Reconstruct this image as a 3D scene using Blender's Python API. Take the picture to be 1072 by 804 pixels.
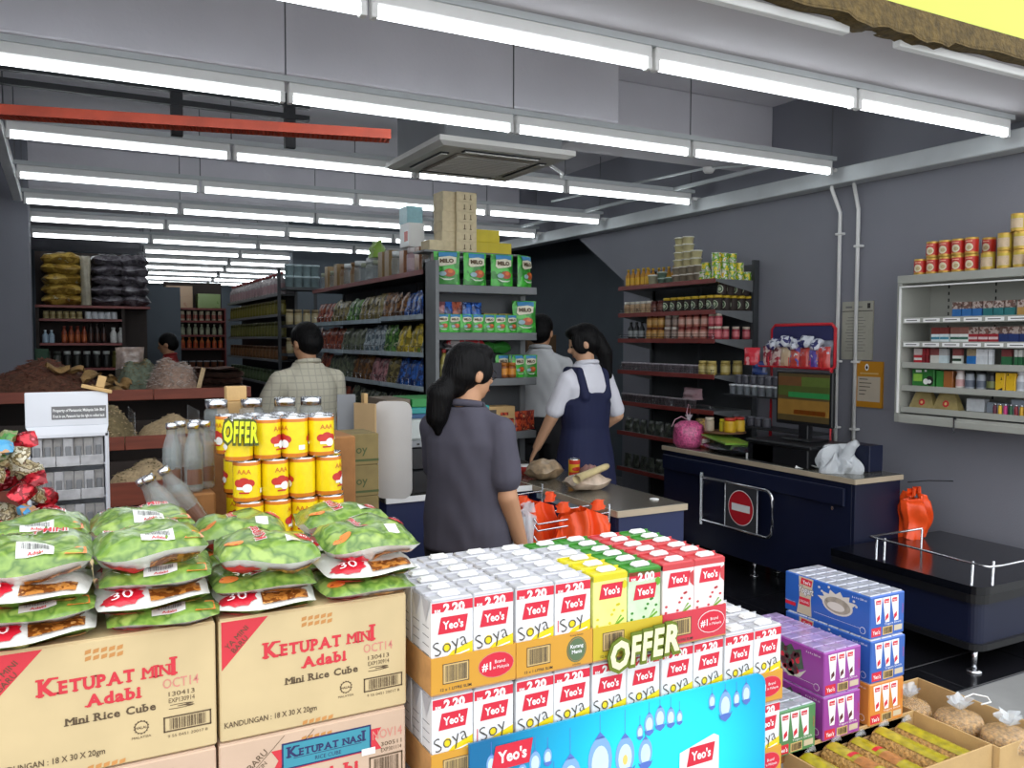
import bpy, math, random
import numpy as np
from mathutils import Matrix, Vector
random.seed(7)
for o in list(bpy.data.objects): bpy.data.objects.remove(o)
S = bpy.context.scene
class Later:
    """objects are linked to the scene in one go at the end of the script"""
    def __init__(s): s.objects = s; s.pending = []
    def link(s, o): s.pending.append(o)
    def flush(s):
        for o in s.pending: S.collection.objects.link(o)
C = Later()
PI = math.pi

# ------------------------------------------------------------------ camera
CAM_F, CAM_YAW, CAM_PITCH, CAM_ROLL, CAM_H = 883.6, 0.49015, -0.05262, 0.00222, 1.6
def set_camera():
    cy, sy, cp, sp = math.cos(CAM_YAW), math.sin(CAM_YAW), math.cos(CAM_PITCH), math.sin(CAM_PITCH)
    f = Vector((sy*cp, cy*cp, sp)); r = Vector((cy, -sy, 0)); u = r.cross(f)
    cr, sr = math.cos(CAM_ROLL), math.sin(CAM_ROLL)
    r, u = r*cr + u*sr, u*cr - r*sr
    cd = bpy.data.cameras.new('camera'); co = bpy.data.objects.new('camera', cd); C.objects.link(co)
    m = Matrix((r, u, -f)).transposed().to_4x4(); m.translation = (0, 0, CAM_H)
    co.matrix_world = m
    cd.sensor_width = 36; cd.lens = CAM_F/1072*36; cd.clip_start = .05
    S.camera = co
set_camera()

# ------------------------------------------------------------------ daylight and exposure
SKY = 2.3          # overcast sky in front of the shop
TUBE = 7.5        # fluorescent tubes
w = bpy.data.worlds.new('overcast_sky'); S.world = w; w.use_nodes = True
bg = w.node_tree.nodes['Background']
bg.inputs['Color'].default_value = (.93, .96, 1, 1); bg.inputs['Strength'].default_value = SKY
S.view_settings.view_transform = 'Standard'; S.view_settings.look = 'None'
S.view_settings.exposure = 0.0; S.view_settings.gamma = 1
S.view_settings.use_curve_mapping = False

# ------------------------------------------------------------------ materials
def lin(c):
    if isinstance(c, str):
        c = [int(c[i:i+2], 16)/255 for i in (0, 2, 4)]
    return [x/12.92 if x <= .04045 else ((x+.055)/1.055)**2.4 for x in c]
def mat(name, col, rough=.5, metal=0, var=.1, scale=6, bump=0, bscale=60, emit=0, alpha=1, trans=0, coat=0, stretch=None, spec=None):
    m = bpy.data.materials.new(name); m.use_nodes = True
    nt = m.node_tree; b = nt.nodes['Principled BSDF']; L = nt.links
    c = lin(col)
    tc = nt.nodes.new('ShaderNodeTexCoord')
    src = tc.outputs['Object']
    if stretch:
        mp = nt.nodes.new('ShaderNodeMapping'); mp.inputs['Scale'].default_value = stretch
        L.new(src, mp.inputs[0]); src = mp.outputs[0]
    if var:
        n = nt.nodes.new('ShaderNodeTexNoise'); n.inputs['Scale'].default_value = scale; n.inputs['Detail'].default_value = 3
        L.new(src, n.inputs['Vector'])
        r = nt.nodes.new('ShaderNodeValToRGB')
        r.color_ramp.elements[0].position = .3; r.color_ramp.elements[1].position = .7
        r.color_ramp.elements[0].color = [max(0, x*(1-var)) for x in c]+[1]
        r.color_ramp.elements[1].color = [min(1, x*(1+var)) for x in c]+[1]
        L.new(n.outputs['Fac'], r.inputs[0]); L.new(r.outputs[0], b.inputs['Base Color'])
    else:
        b.inputs['Base Color'].default_value = c+[1]
    b.inputs['Roughness'].default_value = rough; b.inputs['Metallic'].default_value = metal
    if spec is not None: b.inputs['Specular IOR Level'].default_value = spec
    if coat: b.inputs['Coat Weight'].default_value = coat; b.inputs['Coat Roughness'].default_value = .12
    if bump:
        n2 = nt.nodes.new('ShaderNodeTexNoise'); n2.inputs['Scale'].default_value = bscale; n2.inputs['Detail'].default_value = 4
        L.new(src, n2.inputs['Vector'])
        bp = nt.nodes.new('ShaderNodeBump'); bp.inputs['Strength'].default_value = bump; bp.inputs['Distance'].default_value = .01
        L.new(n2.outputs['Fac'], bp.inputs['Height']); L.new(bp.outputs[0], b.inputs['Normal'])
    if emit:
        b.inputs['Emission Color'].default_value = c+[1]; b.inputs['Emission Strength'].default_value = emit
    if alpha < 1: b.inputs['Alpha'].default_value = alpha
    if trans: b.inputs['Transmission Weight'].default_value = trans; b.inputs['IOR'].default_value = 1.2
    return m
def blotch(name, cols, scale=25, rough=.35, coat=.4, bump=0, stretch=None, metal=0, bscale=40, rnd=True, interp='CONSTANT'):
    """printed foil: patches of several ink colours, shifted from object to object"""
    m = bpy.data.materials.new(name); m.use_nodes = True
    nt = m.node_tree; b = nt.nodes['Principled BSDF']; L = nt.links
    tc = nt.nodes.new('ShaderNodeTexCoord'); src = tc.outputs['Object']
    if rnd:
        oi = nt.nodes.new('ShaderNodeObjectInfo')
        ad = nt.nodes.new('ShaderNodeVectorMath'); ad.operation = 'ADD'
        sc = nt.nodes.new('ShaderNodeVectorMath'); sc.operation = 'SCALE'; sc.inputs[0].default_value = (3, 5, 7)
        L.new(oi.outputs['Random'], sc.inputs['Scale']); L.new(src, ad.inputs[0]); L.new(sc.outputs[0], ad.inputs[1]); src = ad.outputs[0]
    mp = nt.nodes.new('ShaderNodeMapping'); mp.inputs['Scale'].default_value = stretch or (1, 1, 1)
    L.new(src, mp.inputs[0])
    n = nt.nodes.new('ShaderNodeTexNoise'); n.inputs['Scale'].default_value = scale; n.inputs['Detail'].default_value = 2.5
    L.new(mp.outputs[0], n.inputs['Vector'])
    r = nt.nodes.new('ShaderNodeValToRGB'); r.color_ramp.interpolation = interp
    e = r.color_ramp.elements
    k = len(cols)
    while len(e) < k: e.new(.5)
    for i, c in enumerate(cols):
        e[i].position = 0 if i == 0 else .34 + .32*(i-1)/max(1, k-2)
        e[i].color = lin(c)+[1]
    L.new(n.outputs['Fac'], r.inputs[0]); L.new(r.outputs[0], b.inputs['Base Color'])
    b.inputs['Roughness'].default_value = rough; b.inputs['Metallic'].default_value = metal
    b.inputs['Coat Weight'].default_value = coat; b.inputs['Coat Roughness'].default_value = .15
    if bump:
        n2 = nt.nodes.new('ShaderNodeTexNoise'); n2.inputs['Scale'].default_value = bscale
        L.new(src, n2.inputs['Vector'])
        bp = nt.nodes.new('ShaderNodeBump'); bp.inputs['Strength'].default_value = bump; bp.inputs['Distance'].default_value = .01
        L.new(n2.outputs['Fac'], bp.inputs['Height']); L.new(bp.outputs[0], b.inputs['Normal'])
    return m
M = {}
def m_(name, col=None, **k):
    if name not in M: M[name] = mat(name, col, **k)
    return M[name]
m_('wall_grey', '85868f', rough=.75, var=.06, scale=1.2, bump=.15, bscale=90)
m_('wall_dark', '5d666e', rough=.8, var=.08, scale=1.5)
m_('ceiling_grey', 'd6d3d9', rough=.8, var=.07, scale=1.5, bump=.1, bscale=40)
m_('soffit_grey', 'bdb9bd', rough=.8, var=.05, scale=2)
m_('trim_white', 'c9ced0', rough=.55, var=.05)
m_('white_paint', 'eeeeec', rough=.4, var=.03)
m_('yellow_sign', 'ccd650', rough=.5, var=.03, scale=1)
m_('rotten_wood', '5b4a26', rough=.9, var=.4, scale=30, bump=.8)
m_('tile_black', '17171b', rough=.22, var=.2, scale=3, spec=.5)
m_('grout', '77777a', rough=.9)
m_('concrete', '8b8b89', rough=.85, var=.12, scale=4, bump=.2)
m_('steel_grey', '85878a', rough=.45, metal=.2, var=.05)
m_('shelf_grey', '6d7072', rough=.5, var=.06)
m_('shelf_dark', '3c3f42', rough=.55, var=.1)
m_('cabinet_grey', 'a3a49c', rough=.5, var=.05, scale=3)
m_('price_strip', 'b9cad2', rough=.25, coat=.6, var=.15, scale=9)
m_('red_strip', '7d332e', rough=.45, var=.12, scale=9)
m_('chrome', 'd8dade', rough=.2, metal=1, var=0)
m_('black_plastic', '121316', rough=.4, var=.1)
m_('black_steel', '2a2c30', rough=.5, var=.1)
m_('navy', '0d1530', rough=.45, var=.1, scale=3)
m_('navy2', '1c2750', rough=.5, var=.08, scale=3)
m_('counter_steel', '8d8a80', rough=.25, metal=.75, var=.08, stretch=(1, 30, 1))
m_('counter_trim', 'b5a58d', rough=.5, var=.1)
m_('glossy_black', '0c0e14', rough=.18, var=.1, coat=.4)
m_('red', 'c4202c', rough=.4, var=.05)
m_('white', 'f2f2f0', rough=.45, var=.02)
m_('print_white', 'f4f4f2', rough=.5, var=0)
m_('print_black', '24201d', rough=.6, var=0)
m_('print_grey', '6f6f70', rough=.6, var=0)
m_('kraft', 'c2a06c', rough=.8, var=.08, scale=12, bump=.1, bscale=150)
m_('kraft_brown', '8f6237', rough=.85, var=.18, scale=14, bump=.15, bscale=80)
m_('orange_bag', 'f2521a', rough=.4, var=.1, scale=9, bump=.35, bscale=16)
m_('clear_bag', 'dfe4e8', rough=.25, var=.1, alpha=.55, bump=.6, bscale=40, coat=.3)
m_('clear_film', 'e8ecee', rough=.12, var=0, alpha=.22, coat=.6)
m_('skin', 'b98a68', rough=.55, var=.06)
m_('skin2', 'c79a7a', rough=.55, var=.06)
m_('hair', '080708', rough=.5, spec=.15, var=.3, scale=40, stretch=(1, 1, .1), bump=.6, bscale=120)
m_('wood_red', '7a3a27', rough=.6, var=.18, scale=5, stretch=(1, 1, 9))
m_('wood_dark', '2c211c', rough=.7, var=.2)
tubem = mat('tube_glow', 'f4fbff', emit=TUBE, var=0); M['tube_glow'] = tubem

# ------------------------------------------------------------------ mesh builder
def plane_map(o, u=(1, 0, 0), v=(0, 0, 1), n=(0, -1, 0), eps=.0004):
    o, u, v, n = Vector(o), Vector(u), Vector(v), Vector(n)
    return lambda a, b, l=1: o + u*a + v*b + n*(eps*l)
def cyl_map(r, z0=0, a0=-PI/2, eps=.0005):
    return lambda a, b, l=1: Vector(((r+eps*l)*math.cos(a0+a/r), (r+eps*l)*math.sin(a0+a/r), z0+b))
def evaluated(o):
    S.collection.objects.link(o)
    dg = bpy.context.evaluated_depsgraph_get(); dg.update()
    me = bpy.data.meshes.new_from_object(o.evaluated_get(dg))
    return me
_TX = {}
def tgeo(s, bold=0.0, shear=0.0, space=1.0):
    k = (s, bold, shear, space)
    if k in _TX: return _TX[k]
    cu = bpy.data.curves.new('t', 'FONT'); cu.body = s; cu.size = 1; cu.offset = bold; cu.shear = shear
    cu.resolution_u = 2; cu.space_character = space; cu.fill_mode = 'FRONT'
    o = bpy.data.objects.new('t', cu); me = evaluated(o)
    v = [(p.co.x, p.co.y) for p in me.vertices]; f = [tuple(p.vertices) for p in me.polygons]
    bpy.data.objects.remove(o); bpy.data.curves.remove(cu); bpy.data.meshes.remove(me)
    if not v: v = [(0, 0), (.3, 0), (.3, .001)]; f = [(0, 1, 2)]
    x0 = min(p[0] for p in v); x1 = max(p[0] for p in v)
    _TX[k] = (v, f, x0, x1); return _TX[k]
SERIF = {'K': 'bl br tl tr', 'E': 'bl tl', 'T': 'bc', 'U': 'tl tr', 'P': 'bl tl', 'A': 'bl br', 'M': 'bl br', 'I': 'bc tc', 'N': 'bl tl tr',
         'd': 'br', 'a': 'br', 'b': 'xl', 'i': 'bc', 'R': 'bl br tl', 'n': 'bl br', 'u': 'br', 'S': '', 'C': '', 'c': '', 'e': ''}
class MB:
    def __init__(s): s.v = []; s.f = []; s.fm = []; s.mats = []; s.sm = []
    def mi(s, m):
        if isinstance(m, str): m = M[m]
        if m not in s.mats: s.mats.append(m)
        return s.mats.index(m)
    def poly(s, vs, fs, m, smooth=False, out=None):
        b = len(s.v); k = s.mi(m)
        vs = [Vector(p) for p in vs]
        for f in fs:
            if out is not None:
                c = sum((vs[i] for i in f), Vector())/len(f)
                n = (vs[f[1]]-vs[f[0]]).cross(vs[f[2]]-vs[f[0]])
                if n.dot(c-Vector(out)) < 0: f = tuple(reversed(f))
            s.f.append(tuple(b+i for i in f)); s.fm.append(k); s.sm.append(smooth)
        s.v += [tuple(p) for p in vs]; return s
    def box(s, x0, x1, y0, y1, z0, z1, m, bev=0):
        c = Vector(((x0+x1)/2, (y0+y1)/2, (z0+z1)/2)); h = Vector((abs(x1-x0)/2, abs(y1-y0)/2, abs(z1-z0)/2))
        if not bev:
            vs = [c+Vector((h.x*i, h.y*j, h.z*k)) for i in (-1, 1) for j in (-1, 1) for k in (-1, 1)]
            fs = [(0, 1, 3, 2), (4, 6, 7, 5), (0, 4, 5, 1), (2, 3, 7, 6), (0, 2, 6, 4), (1, 5, 7, 3)]
            return s.poly(vs, fs, m, out=c)
        bev = min(bev, .45*min(h)*2)
        vs = []; idx = {}
        for i in (0, 1):
            for j in (0, 1):
                for k in (0, 1):
                    sg = Vector((2*i-1, 2*j-1, 2*k-1))
                    for a in range(3):
                        d = Vector([(h[q] if q == a else h[q]-bev)*sg[q] for q in range(3)])
                        idx[(i, j, k, a)] = len(vs); vs.append(c+d)
        fs = []
        B = (0, 1)
        for a in range(3):
            p, q = [x for x in range(3) if x != a]
            for sgn in B:
                f = []
                for (pp, qq) in ((0, 0), (1, 0), (1, 1), (0, 1)):
                    t = [0, 0, 0]; t[a] = sgn; t[p] = pp; t[q] = qq
                    f.append(idx[(*t, a)])
                fs.append(tuple(f))
            for pp in B:
                for qq in B:
                    t0 = [0, 0, 0]; t0[a] = 0; t0[p] = pp; t0[q] = qq; t1 = list(t0); t1[a] = 1
                    fs.append((idx[(*t0, p)], idx[(*t1, p)], idx[(*t1, q)], idx[(*t0, q)]))
        for i in B:
            for j in B:
                for k in B: fs.append((idx[(i, j, k, 0)], idx[(i, j, k, 1)], idx[(i, j, k, 2)]))
        return s.poly(vs, fs, m, out=c)
    def lathe(s, prof, n=16, at=(0, 0, 0), mats=None, m=None, smooth=True, axis='z'):
        at = Vector(at); vs = []
        for r, z in prof:
            for i in range(n):
                a = 2*PI*i/n; p = Vector((r*math.cos(a), r*math.sin(a), z))
                if axis == 'x': p = Vector((p.z, p.x, p.y))
                elif axis == 'y': p = Vector((p.y, p.z, p.x))
                vs.append(at+p)
        for k in range(len(prof)-1):
            fs = [(k*n+i, k*n+(i+1) % n, (k+1)*n+(i+1) % n, (k+1)*n+i) for i in range(n)]
            b = len(s.v); mi = s.mi(mats[k] if mats else m)
            for f in fs: s.f.append(tuple(b+i for i in f)); s.fm.append(mi); s.sm.append(smooth)
        for k, rev in ((0, True), (len(prof)-1, False)):
            if prof[k][0] > 1e-6:
                f = [len(s.v)+k*n+i for i in range(n)]
                s.f.append(tuple(reversed(f)) if rev else tuple(f)); s.fm.append(s.mi((mats[0] if rev else mats[-1]) if mats else m)); s.sm.append(False)
        s.v += [tuple(p) for p in vs]; return s
    def cyl(s, at, r, h, m, n=14, axis='z', r2=None):
        return s.lathe([(r, 0), (r if r2 is None else r2, h)], n, at, m=m, axis=axis)
    def tube(s, pts, r, m, n=8, cap=True):
        pts = [Vector(p) for p in pts]; vs = []; up = Vector((0, 0, 1)); rr = r if isinstance(r, (list, tuple)) else [r]*len(pts)
        for i, p in enumerate(pts):
            d = (pts[min(i+1, len(pts)-1)]-pts[max(i-1, 0)]).normalized()
            u = d.cross(up)
            if u.length < 1e-3: u = d.cross(Vector((1, 0, 0)))
            u.normalize(); v = u.cross(d).normalized()
            for k in range(n):
                a = 2*PI*k/n; vs.append(p+(u*math.cos(a)+v*math.sin(a))*rr[i])
        fs = [(i*n+k, i*n+(k+1) % n, (i+1)*n+(k+1) % n, (i+1)*n+k) for i in range(len(pts)-1) for k in range(n)]
        if cap: fs += [tuple(range(n)), tuple((len(pts)-1)*n+k for k in range(n))]
        return s.poly(vs, fs, m, smooth=True)
    def grid(s, fn, nu, nv, m, smooth=True, closed=False):
        vs = [fn(i/nu, j/nv) for i in range(nu+1) for j in range(nv+1)]
        fs = [(i*(nv+1)+j, (i+1)*(nv+1)+j, (i+1)*(nv+1)+j+1, i*(nv+1)+j+1) for i in range(nu) for j in range(nv)]
        return s.poly(vs, fs, m, smooth)
    # ---- flat print on a mapped surface
    def rect(s, f, a0, b0, a1, b1, m, l=1, nu=1, nv=1):
        return s.grid(lambda i, j: f(a0+(a1-a0)*i, b0+(b1-b0)*j, l), nu, nv, m, smooth=False)
    def shape(s, f, pts, m, l=1):
        return s.poly([f(a, b, l) for a, b in pts], [tuple(range(len(pts)))], m)
    def fan(s, f, pts, m, l=1):
        n = len(pts); ca = sum(p[0] for p in pts)/n; cb = sum(p[1] for p in pts)/n
        vs = [f(ca, cb, l)]+[f(ca+(a-ca)*.55, cb+(b-cb)*.55, l) for a, b in pts]+[f(a, b, l) for a, b in pts]
        fs = [(0, 1+i, 1+(i+1) % n) for i in range(n)]+[(1+i, 1+n+i, 1+n+(i+1) % n, 1+(i+1) % n) for i in range(n)]
        return s.poly(vs, fs, m)
    def ell(s, f, a, b, ra, rb, m, l=1, n=18):
        return s.fan(f, [(a+ra*math.cos(2*PI*i/n), b+rb*math.sin(2*PI*i/n)) for i in range(n)], m, l)
    def star(s, f, a, b, ra, rb, m, l=1, n=14, k=.85):
        return s.fan(f, [(a+ra*(1 if i % 2 else k)*math.cos(PI*i/n), b+rb*(1 if i % 2 else k)*math.sin(PI*i/n)) for i in range(2*n)], m, l)
    def frame(s, f, a0, b0, a1, b1, t, m, l=1):
        s.rect(f, a0, b0, a1, b0+t, m, l); s.rect(f, a0, b1-t, a1, b1, m, l); s.rect(f, a0, b0, a0+t, b1, m, l); return s.rect(f, a1-t, b0, a1, b1, m, l)
    def text(s, f, t, a, b, size, m, l=2, bold=0, shear=0, align='c', width=None, rot=0, space=1):
        v, fc, x0, x1 = tgeo(t, bold, shear, space); sx = size
        if width: sx = width/(x1-x0)
        off = -(x0+x1)/2*sx if align == 'c' else (-x0*sx if align == 'l' else -x1*sx)
        cr, sr = math.cos(rot), math.sin(rot)
        pts = []
        for x, y in v:
            px, py = x*sx+off, y*size
            pts.append(f(a+px*cr-py*sr, b+px*sr+py*cr, l))
        return s.poly(pts, fc, m)
    def serif(s, f, t, a, b, size, m, l=2, bold=.035, caps=None, gap=.12, width=None):
        """slab-serif lettering; caps: list of per-letter scale"""
        pos = []; x = 0
        for i, ch in enumerate(t):
            k = caps[i] if caps else 1
            if ch == ' ': x += .35*size*k; continue
            v, fc, x0, x1 = tgeo(ch, bold if ch not in 'MN' else 0); w = (x1-x0)*size*k
            pos.append((ch, x, w, k)); x += w+gap*size*k
        x -= gap*size; kx = width/x if width else 1; o = a-x*kx/2
        for ch, px, w, k in pos:
            v, fc, x0, x1 = tgeo(ch, bold if ch not in 'MN' else 0); z = size*k
            for dx in ((0,) if ch not in 'MN' else (0, .03, .06)): s.poly([f(o+(px+(p[0]-x0)*z+dx*z)*kx, b+p[1]*z, l+dx*5) for p in v], fc, m)
            top = max(p[1] for p in v)*z
            for q in SERIF.get(ch, '').split():
                cx = o+(px+{'l': .08*z, 'r': w-.08*z, 'c': w/2}[q[1]])*kx
                cb = b if q[0] == 'b' else b+top-.09*z
                s.rect(f, cx-.17*z*kx, cb, cx+.17*z*kx, cb+.09*z, m, l+1)
        return x
    def barcode(s, f, a0, b0, a1, b1, m='print_black', l=2, seed=1):
        R = random.Random(seed); x = a0; W = a1-a0
        while x < a1:
            wd = W*R.choice((.012, .012, .025, .035)); s.rect(f, x, b0, min(a1, x+wd), b1, m, l); x += wd+W*R.choice((.012, .02, .03))
        return s
    def mesh(s, name='mesh'):
        me = bpy.data.meshes.new(name); me.from_pydata(s.v, [], s.f)
        for m in s.mats: me.materials.append(m)
        me.polygons.foreach_set('material_index', s.fm); me.polygons.foreach_set('use_smooth', s.sm)
        me.update(); return me
    def build(s, name, parent=None, loc=(0, 0, 0), rot=(0, 0, 0)):
        return link(name, s.mesh(name), parent, loc, rot)
def link(name, data, parent=None, loc=(0, 0, 0), rot=(0, 0, 0)):
    o = bpy.data.objects.new(name, data); C.objects.link(o)
    if isinstance(rot, (int, float)): rot = (0, 0, rot)
    o.location = loc; o.rotation_euler = rot
    if parent is not None: o.parent = parent
    return o
def tag(o, label, cat, group=None):
    o['label'] = label; o['category'] = cat
    if group: o['group'] = group
    return o
def thing(name, label, cat, loc=(0, 0, 0), rot=0, group=None):
    return tag(link(name, None, None, loc, rot), label, cat, group)
def struct(name, mb, parent=None, loc=(0, 0, 0), label=None):
    o = mb.build(name, parent, loc)
    if parent is None: o['kind'] = 'structure'
    if label: o['label'] = label
    return o
def dup(root, loc, rot=0, label=None, group=None, cat=None, parent=None):
    r = root.copy(); C.objects.link(r); r.parent = parent; r.location = loc
    if rot is not None: r.rotation_euler = rot if not isinstance(rot, (int, float)) else (0, 0, rot)
    if label: r['label'] = label
    if group: r['group'] = group
    for ch in root.children:
        c = ch.copy(); C.objects.link(c); c.parent = r
        for g in ch.children:
            d = g.copy(); C.objects.link(d); d.parent = c
    return r
class Proto:
    """the first placement moves the original, the next ones copy it with its parts"""
    def __init__(s, root): s.root = root; s.used = False
    def put(s, loc, rot=0, label=None, cat=None, group=None):
        if not s.used:
            s.used = True; o = s.root; o.location = loc; o.rotation_euler = rot if not isinstance(rot, (int, float)) else (0, 0, rot)
            if label: o['label'] = label
            if group: o['group'] = group
        else: o = dup(s.root, loc, rot, label, group)
        if cat: o['category'] = cat
        return o
ORD = 'first second third fourth fifth sixth seventh eighth ninth tenth eleventh twelfth thirteenth fourteenth fifteenth sixteenth seventeenth eighteenth nineteenth twentieth'.split()
ORD += ['twenty-'+x for x in ORD[:9]] + ['thirtieth'] + ['thirty-'+x for x in ORD[:9]]
def put(name, me, loc, rot, label, cat, group=None):
    if isinstance(me, Proto): return me.put(loc, rot, label, cat, group)
    return tag(link(name, me, None, loc, rot), label, cat, group)
def jit(a): return random.uniform(-a, a)

# ------------------------------------------------------------------ the room
def room():
    # outside pavement and inside floor
    b = MB().box(-14, 16, -14, 2.36, -.15, -.004, 'concrete'); struct('floor_pavement', b, label='light grey concrete pavement outside the shop')
    b = MB().box(-1.4, 8.4, 2.36, 20, -.15, -.006, 'grout')
    fl = struct('floor', b, label='floor of large glossy black tiles with thin pale joints')
    tile = MB().box(-.298, .298, -.298, .298, -.02, 0, 'tile_black', bev=.002).mesh('tile')
    for i in range(-8, 7):
        for j in range(0, 20):
            x, y = 3.644-.3+.6*i, 2.66+.3+.6*j
            if x > 4.9 or y > 14.5: continue
            link('tile', tile, fl, (x, y, 0))
    half = MB().box(-.298, .298, -.14, .14, -.02, 0, 'tile_black', bev=.002).mesh('tile_cut')
    for i in range(-8, 3): link('tile', half, fl, (3.644-.3+.6*i, 2.51, 0))
    # right wall with the slanted stair opening
    def prism(b, pts, x0, x1, m):
        n = len(pts); vs = [(x0, y, z) for y, z in pts]+[(x1, y, z) for y, z in pts]
        fs = [tuple(range(n)), tuple(range(n, 2*n))]+[(i, (i+1) % n, n+(i+1) % n, n+i) for i in range(n)]
        c = Vector(((x0+x1)/2, sum(p[0] for p in pts)/n, sum(p[1] for p in pts)/n))
        b.poly(vs, fs, m, out=c)
    b = MB(); prism(b, [(2.36, 0), (6.85, 0), (6.85, 2.18), (7.75, 2.72), (7.75, 3.6), (2.36, 3.6)], 4.9, 5.1, 'wall_grey')
    prism(b, [(7.75, 2.72), (20, 2.72), (20, 3.6), (7.75, 3.6)], 4.9, 5.1, 'wall_grey')
    struct('wall_right', b, label='plain mid grey side wall with a slanted stair opening')
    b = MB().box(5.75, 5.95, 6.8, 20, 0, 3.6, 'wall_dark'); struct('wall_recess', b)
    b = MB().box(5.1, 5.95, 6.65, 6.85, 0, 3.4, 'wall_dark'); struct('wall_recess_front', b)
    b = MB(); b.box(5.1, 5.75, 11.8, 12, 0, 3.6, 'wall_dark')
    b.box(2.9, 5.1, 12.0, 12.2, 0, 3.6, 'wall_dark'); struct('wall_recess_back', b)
    # flight of stairs seen from below
    b = MB()
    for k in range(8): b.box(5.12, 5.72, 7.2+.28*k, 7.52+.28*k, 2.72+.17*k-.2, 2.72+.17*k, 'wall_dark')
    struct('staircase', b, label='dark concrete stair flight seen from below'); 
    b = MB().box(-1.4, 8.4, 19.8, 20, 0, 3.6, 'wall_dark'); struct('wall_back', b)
    b = MB().box(-1.4, -1.2, 2.36, 20, 0, 3.6, 'wall_grey'); struct('wall_left', b)
    b = MB().box(-1.2, -.233, 8.8, 9.25, 0, 3.4, 'wall_grey', bev=.01); struct('wall_pillar', b, label='grey plastered pillar by the far shelves')
    b = MB().box(.62, 1.28, 10.9, 11.0, 0, 2.22, 'wall_dark'); struct('door_1', b, label='dark doorway panel beside the red shelves')
    # ceiling
    b = MB().box(-1.4, 8.4, 2.42, 20, 3.4, 3.6, 'ceiling_grey'); ce = struct('ceiling', b)
    b = MB().box(-1.2, 3.1, 4.4, 4.75, 2.95, 3.4, 'ceiling_grey', bev=.008); struct('beam', b, ce)
    b = MB().box(3.1, 4.9, 4.9, 5.2, 2.95, 3.4, 'ceiling_grey', bev=.008); struct('beam', b, ce)
    b = MB().box(-1.2, 4.9, 9.0, 9.3, 3.0, 3.4, 'ceiling_grey', bev=.008); struct('beam', b, ce)
    b = MB().box(-1.4, 5.1, 2.42, 3.05, 2.86, 3.4, 'soffit_grey'); struct('ceiling_soffit', b, label='pale grey soffit above the shop entrance')
    # ledge on the right wall
    b = MB().box(4.76, 4.9, 2.4, 12, 2.68, 2.79, 'trim_white', bev=.006); struct('trim_1', b, label='long pale ledge running along the right wall')
    # fascia
    b = MB().box(-6, 8, 2.36, 2.42, 2.96, 4.4, 'yellow_sign'); struct('trim_fascia', b, label='bright yellow fascia above the entrance')
    b = MB(); R = random.Random(3)
    def edge(i, j):
        x = -6+14*i; dz = .005*math.sin(x*7)+.004*math.sin(x*19+1)
        if 2.75 < x < 3.35: dz -= .022+.006*math.sin(x*40)
        return Vector((x, 2.34+.012*j, 2.965-.10*(1-j)+dz*(1-j)))
    b.grid(lambda i, j: edge(i, j), 300, 2, 'rotten_wood')
    b.grid(lambda i, j: edge(i, 0)+Vector((0, .1*j, .01)), 300, 1, 'rotten_wood')
    struct('trim_rotten_board', b, label='brown rotten plywood edge under the yellow fascia')
    b = MB(); b.box(-6, 2.82, 2.41, 2.45, 2.83, 2.865, 'white_paint', bev=.004); b.box(3.12, 5.1, 2.41, 2.45, 2.83, 2.865, 'white_paint', bev=.004)
    struct('trim_3', b, label='white aluminium edging along the entrance soffit')
    # baseboard
    b = MB().box(4.885, 4.9, 2.4, 6.8, 0, .09, 'black_steel'); struct('baseboard_right', b)
room()

class Proto_lazy:
    def __init__(s, fn): s.fn = fn; s.p = None
    def get(s):
        if s.p is None: s.p = s.fn()
        return s.p
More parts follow.
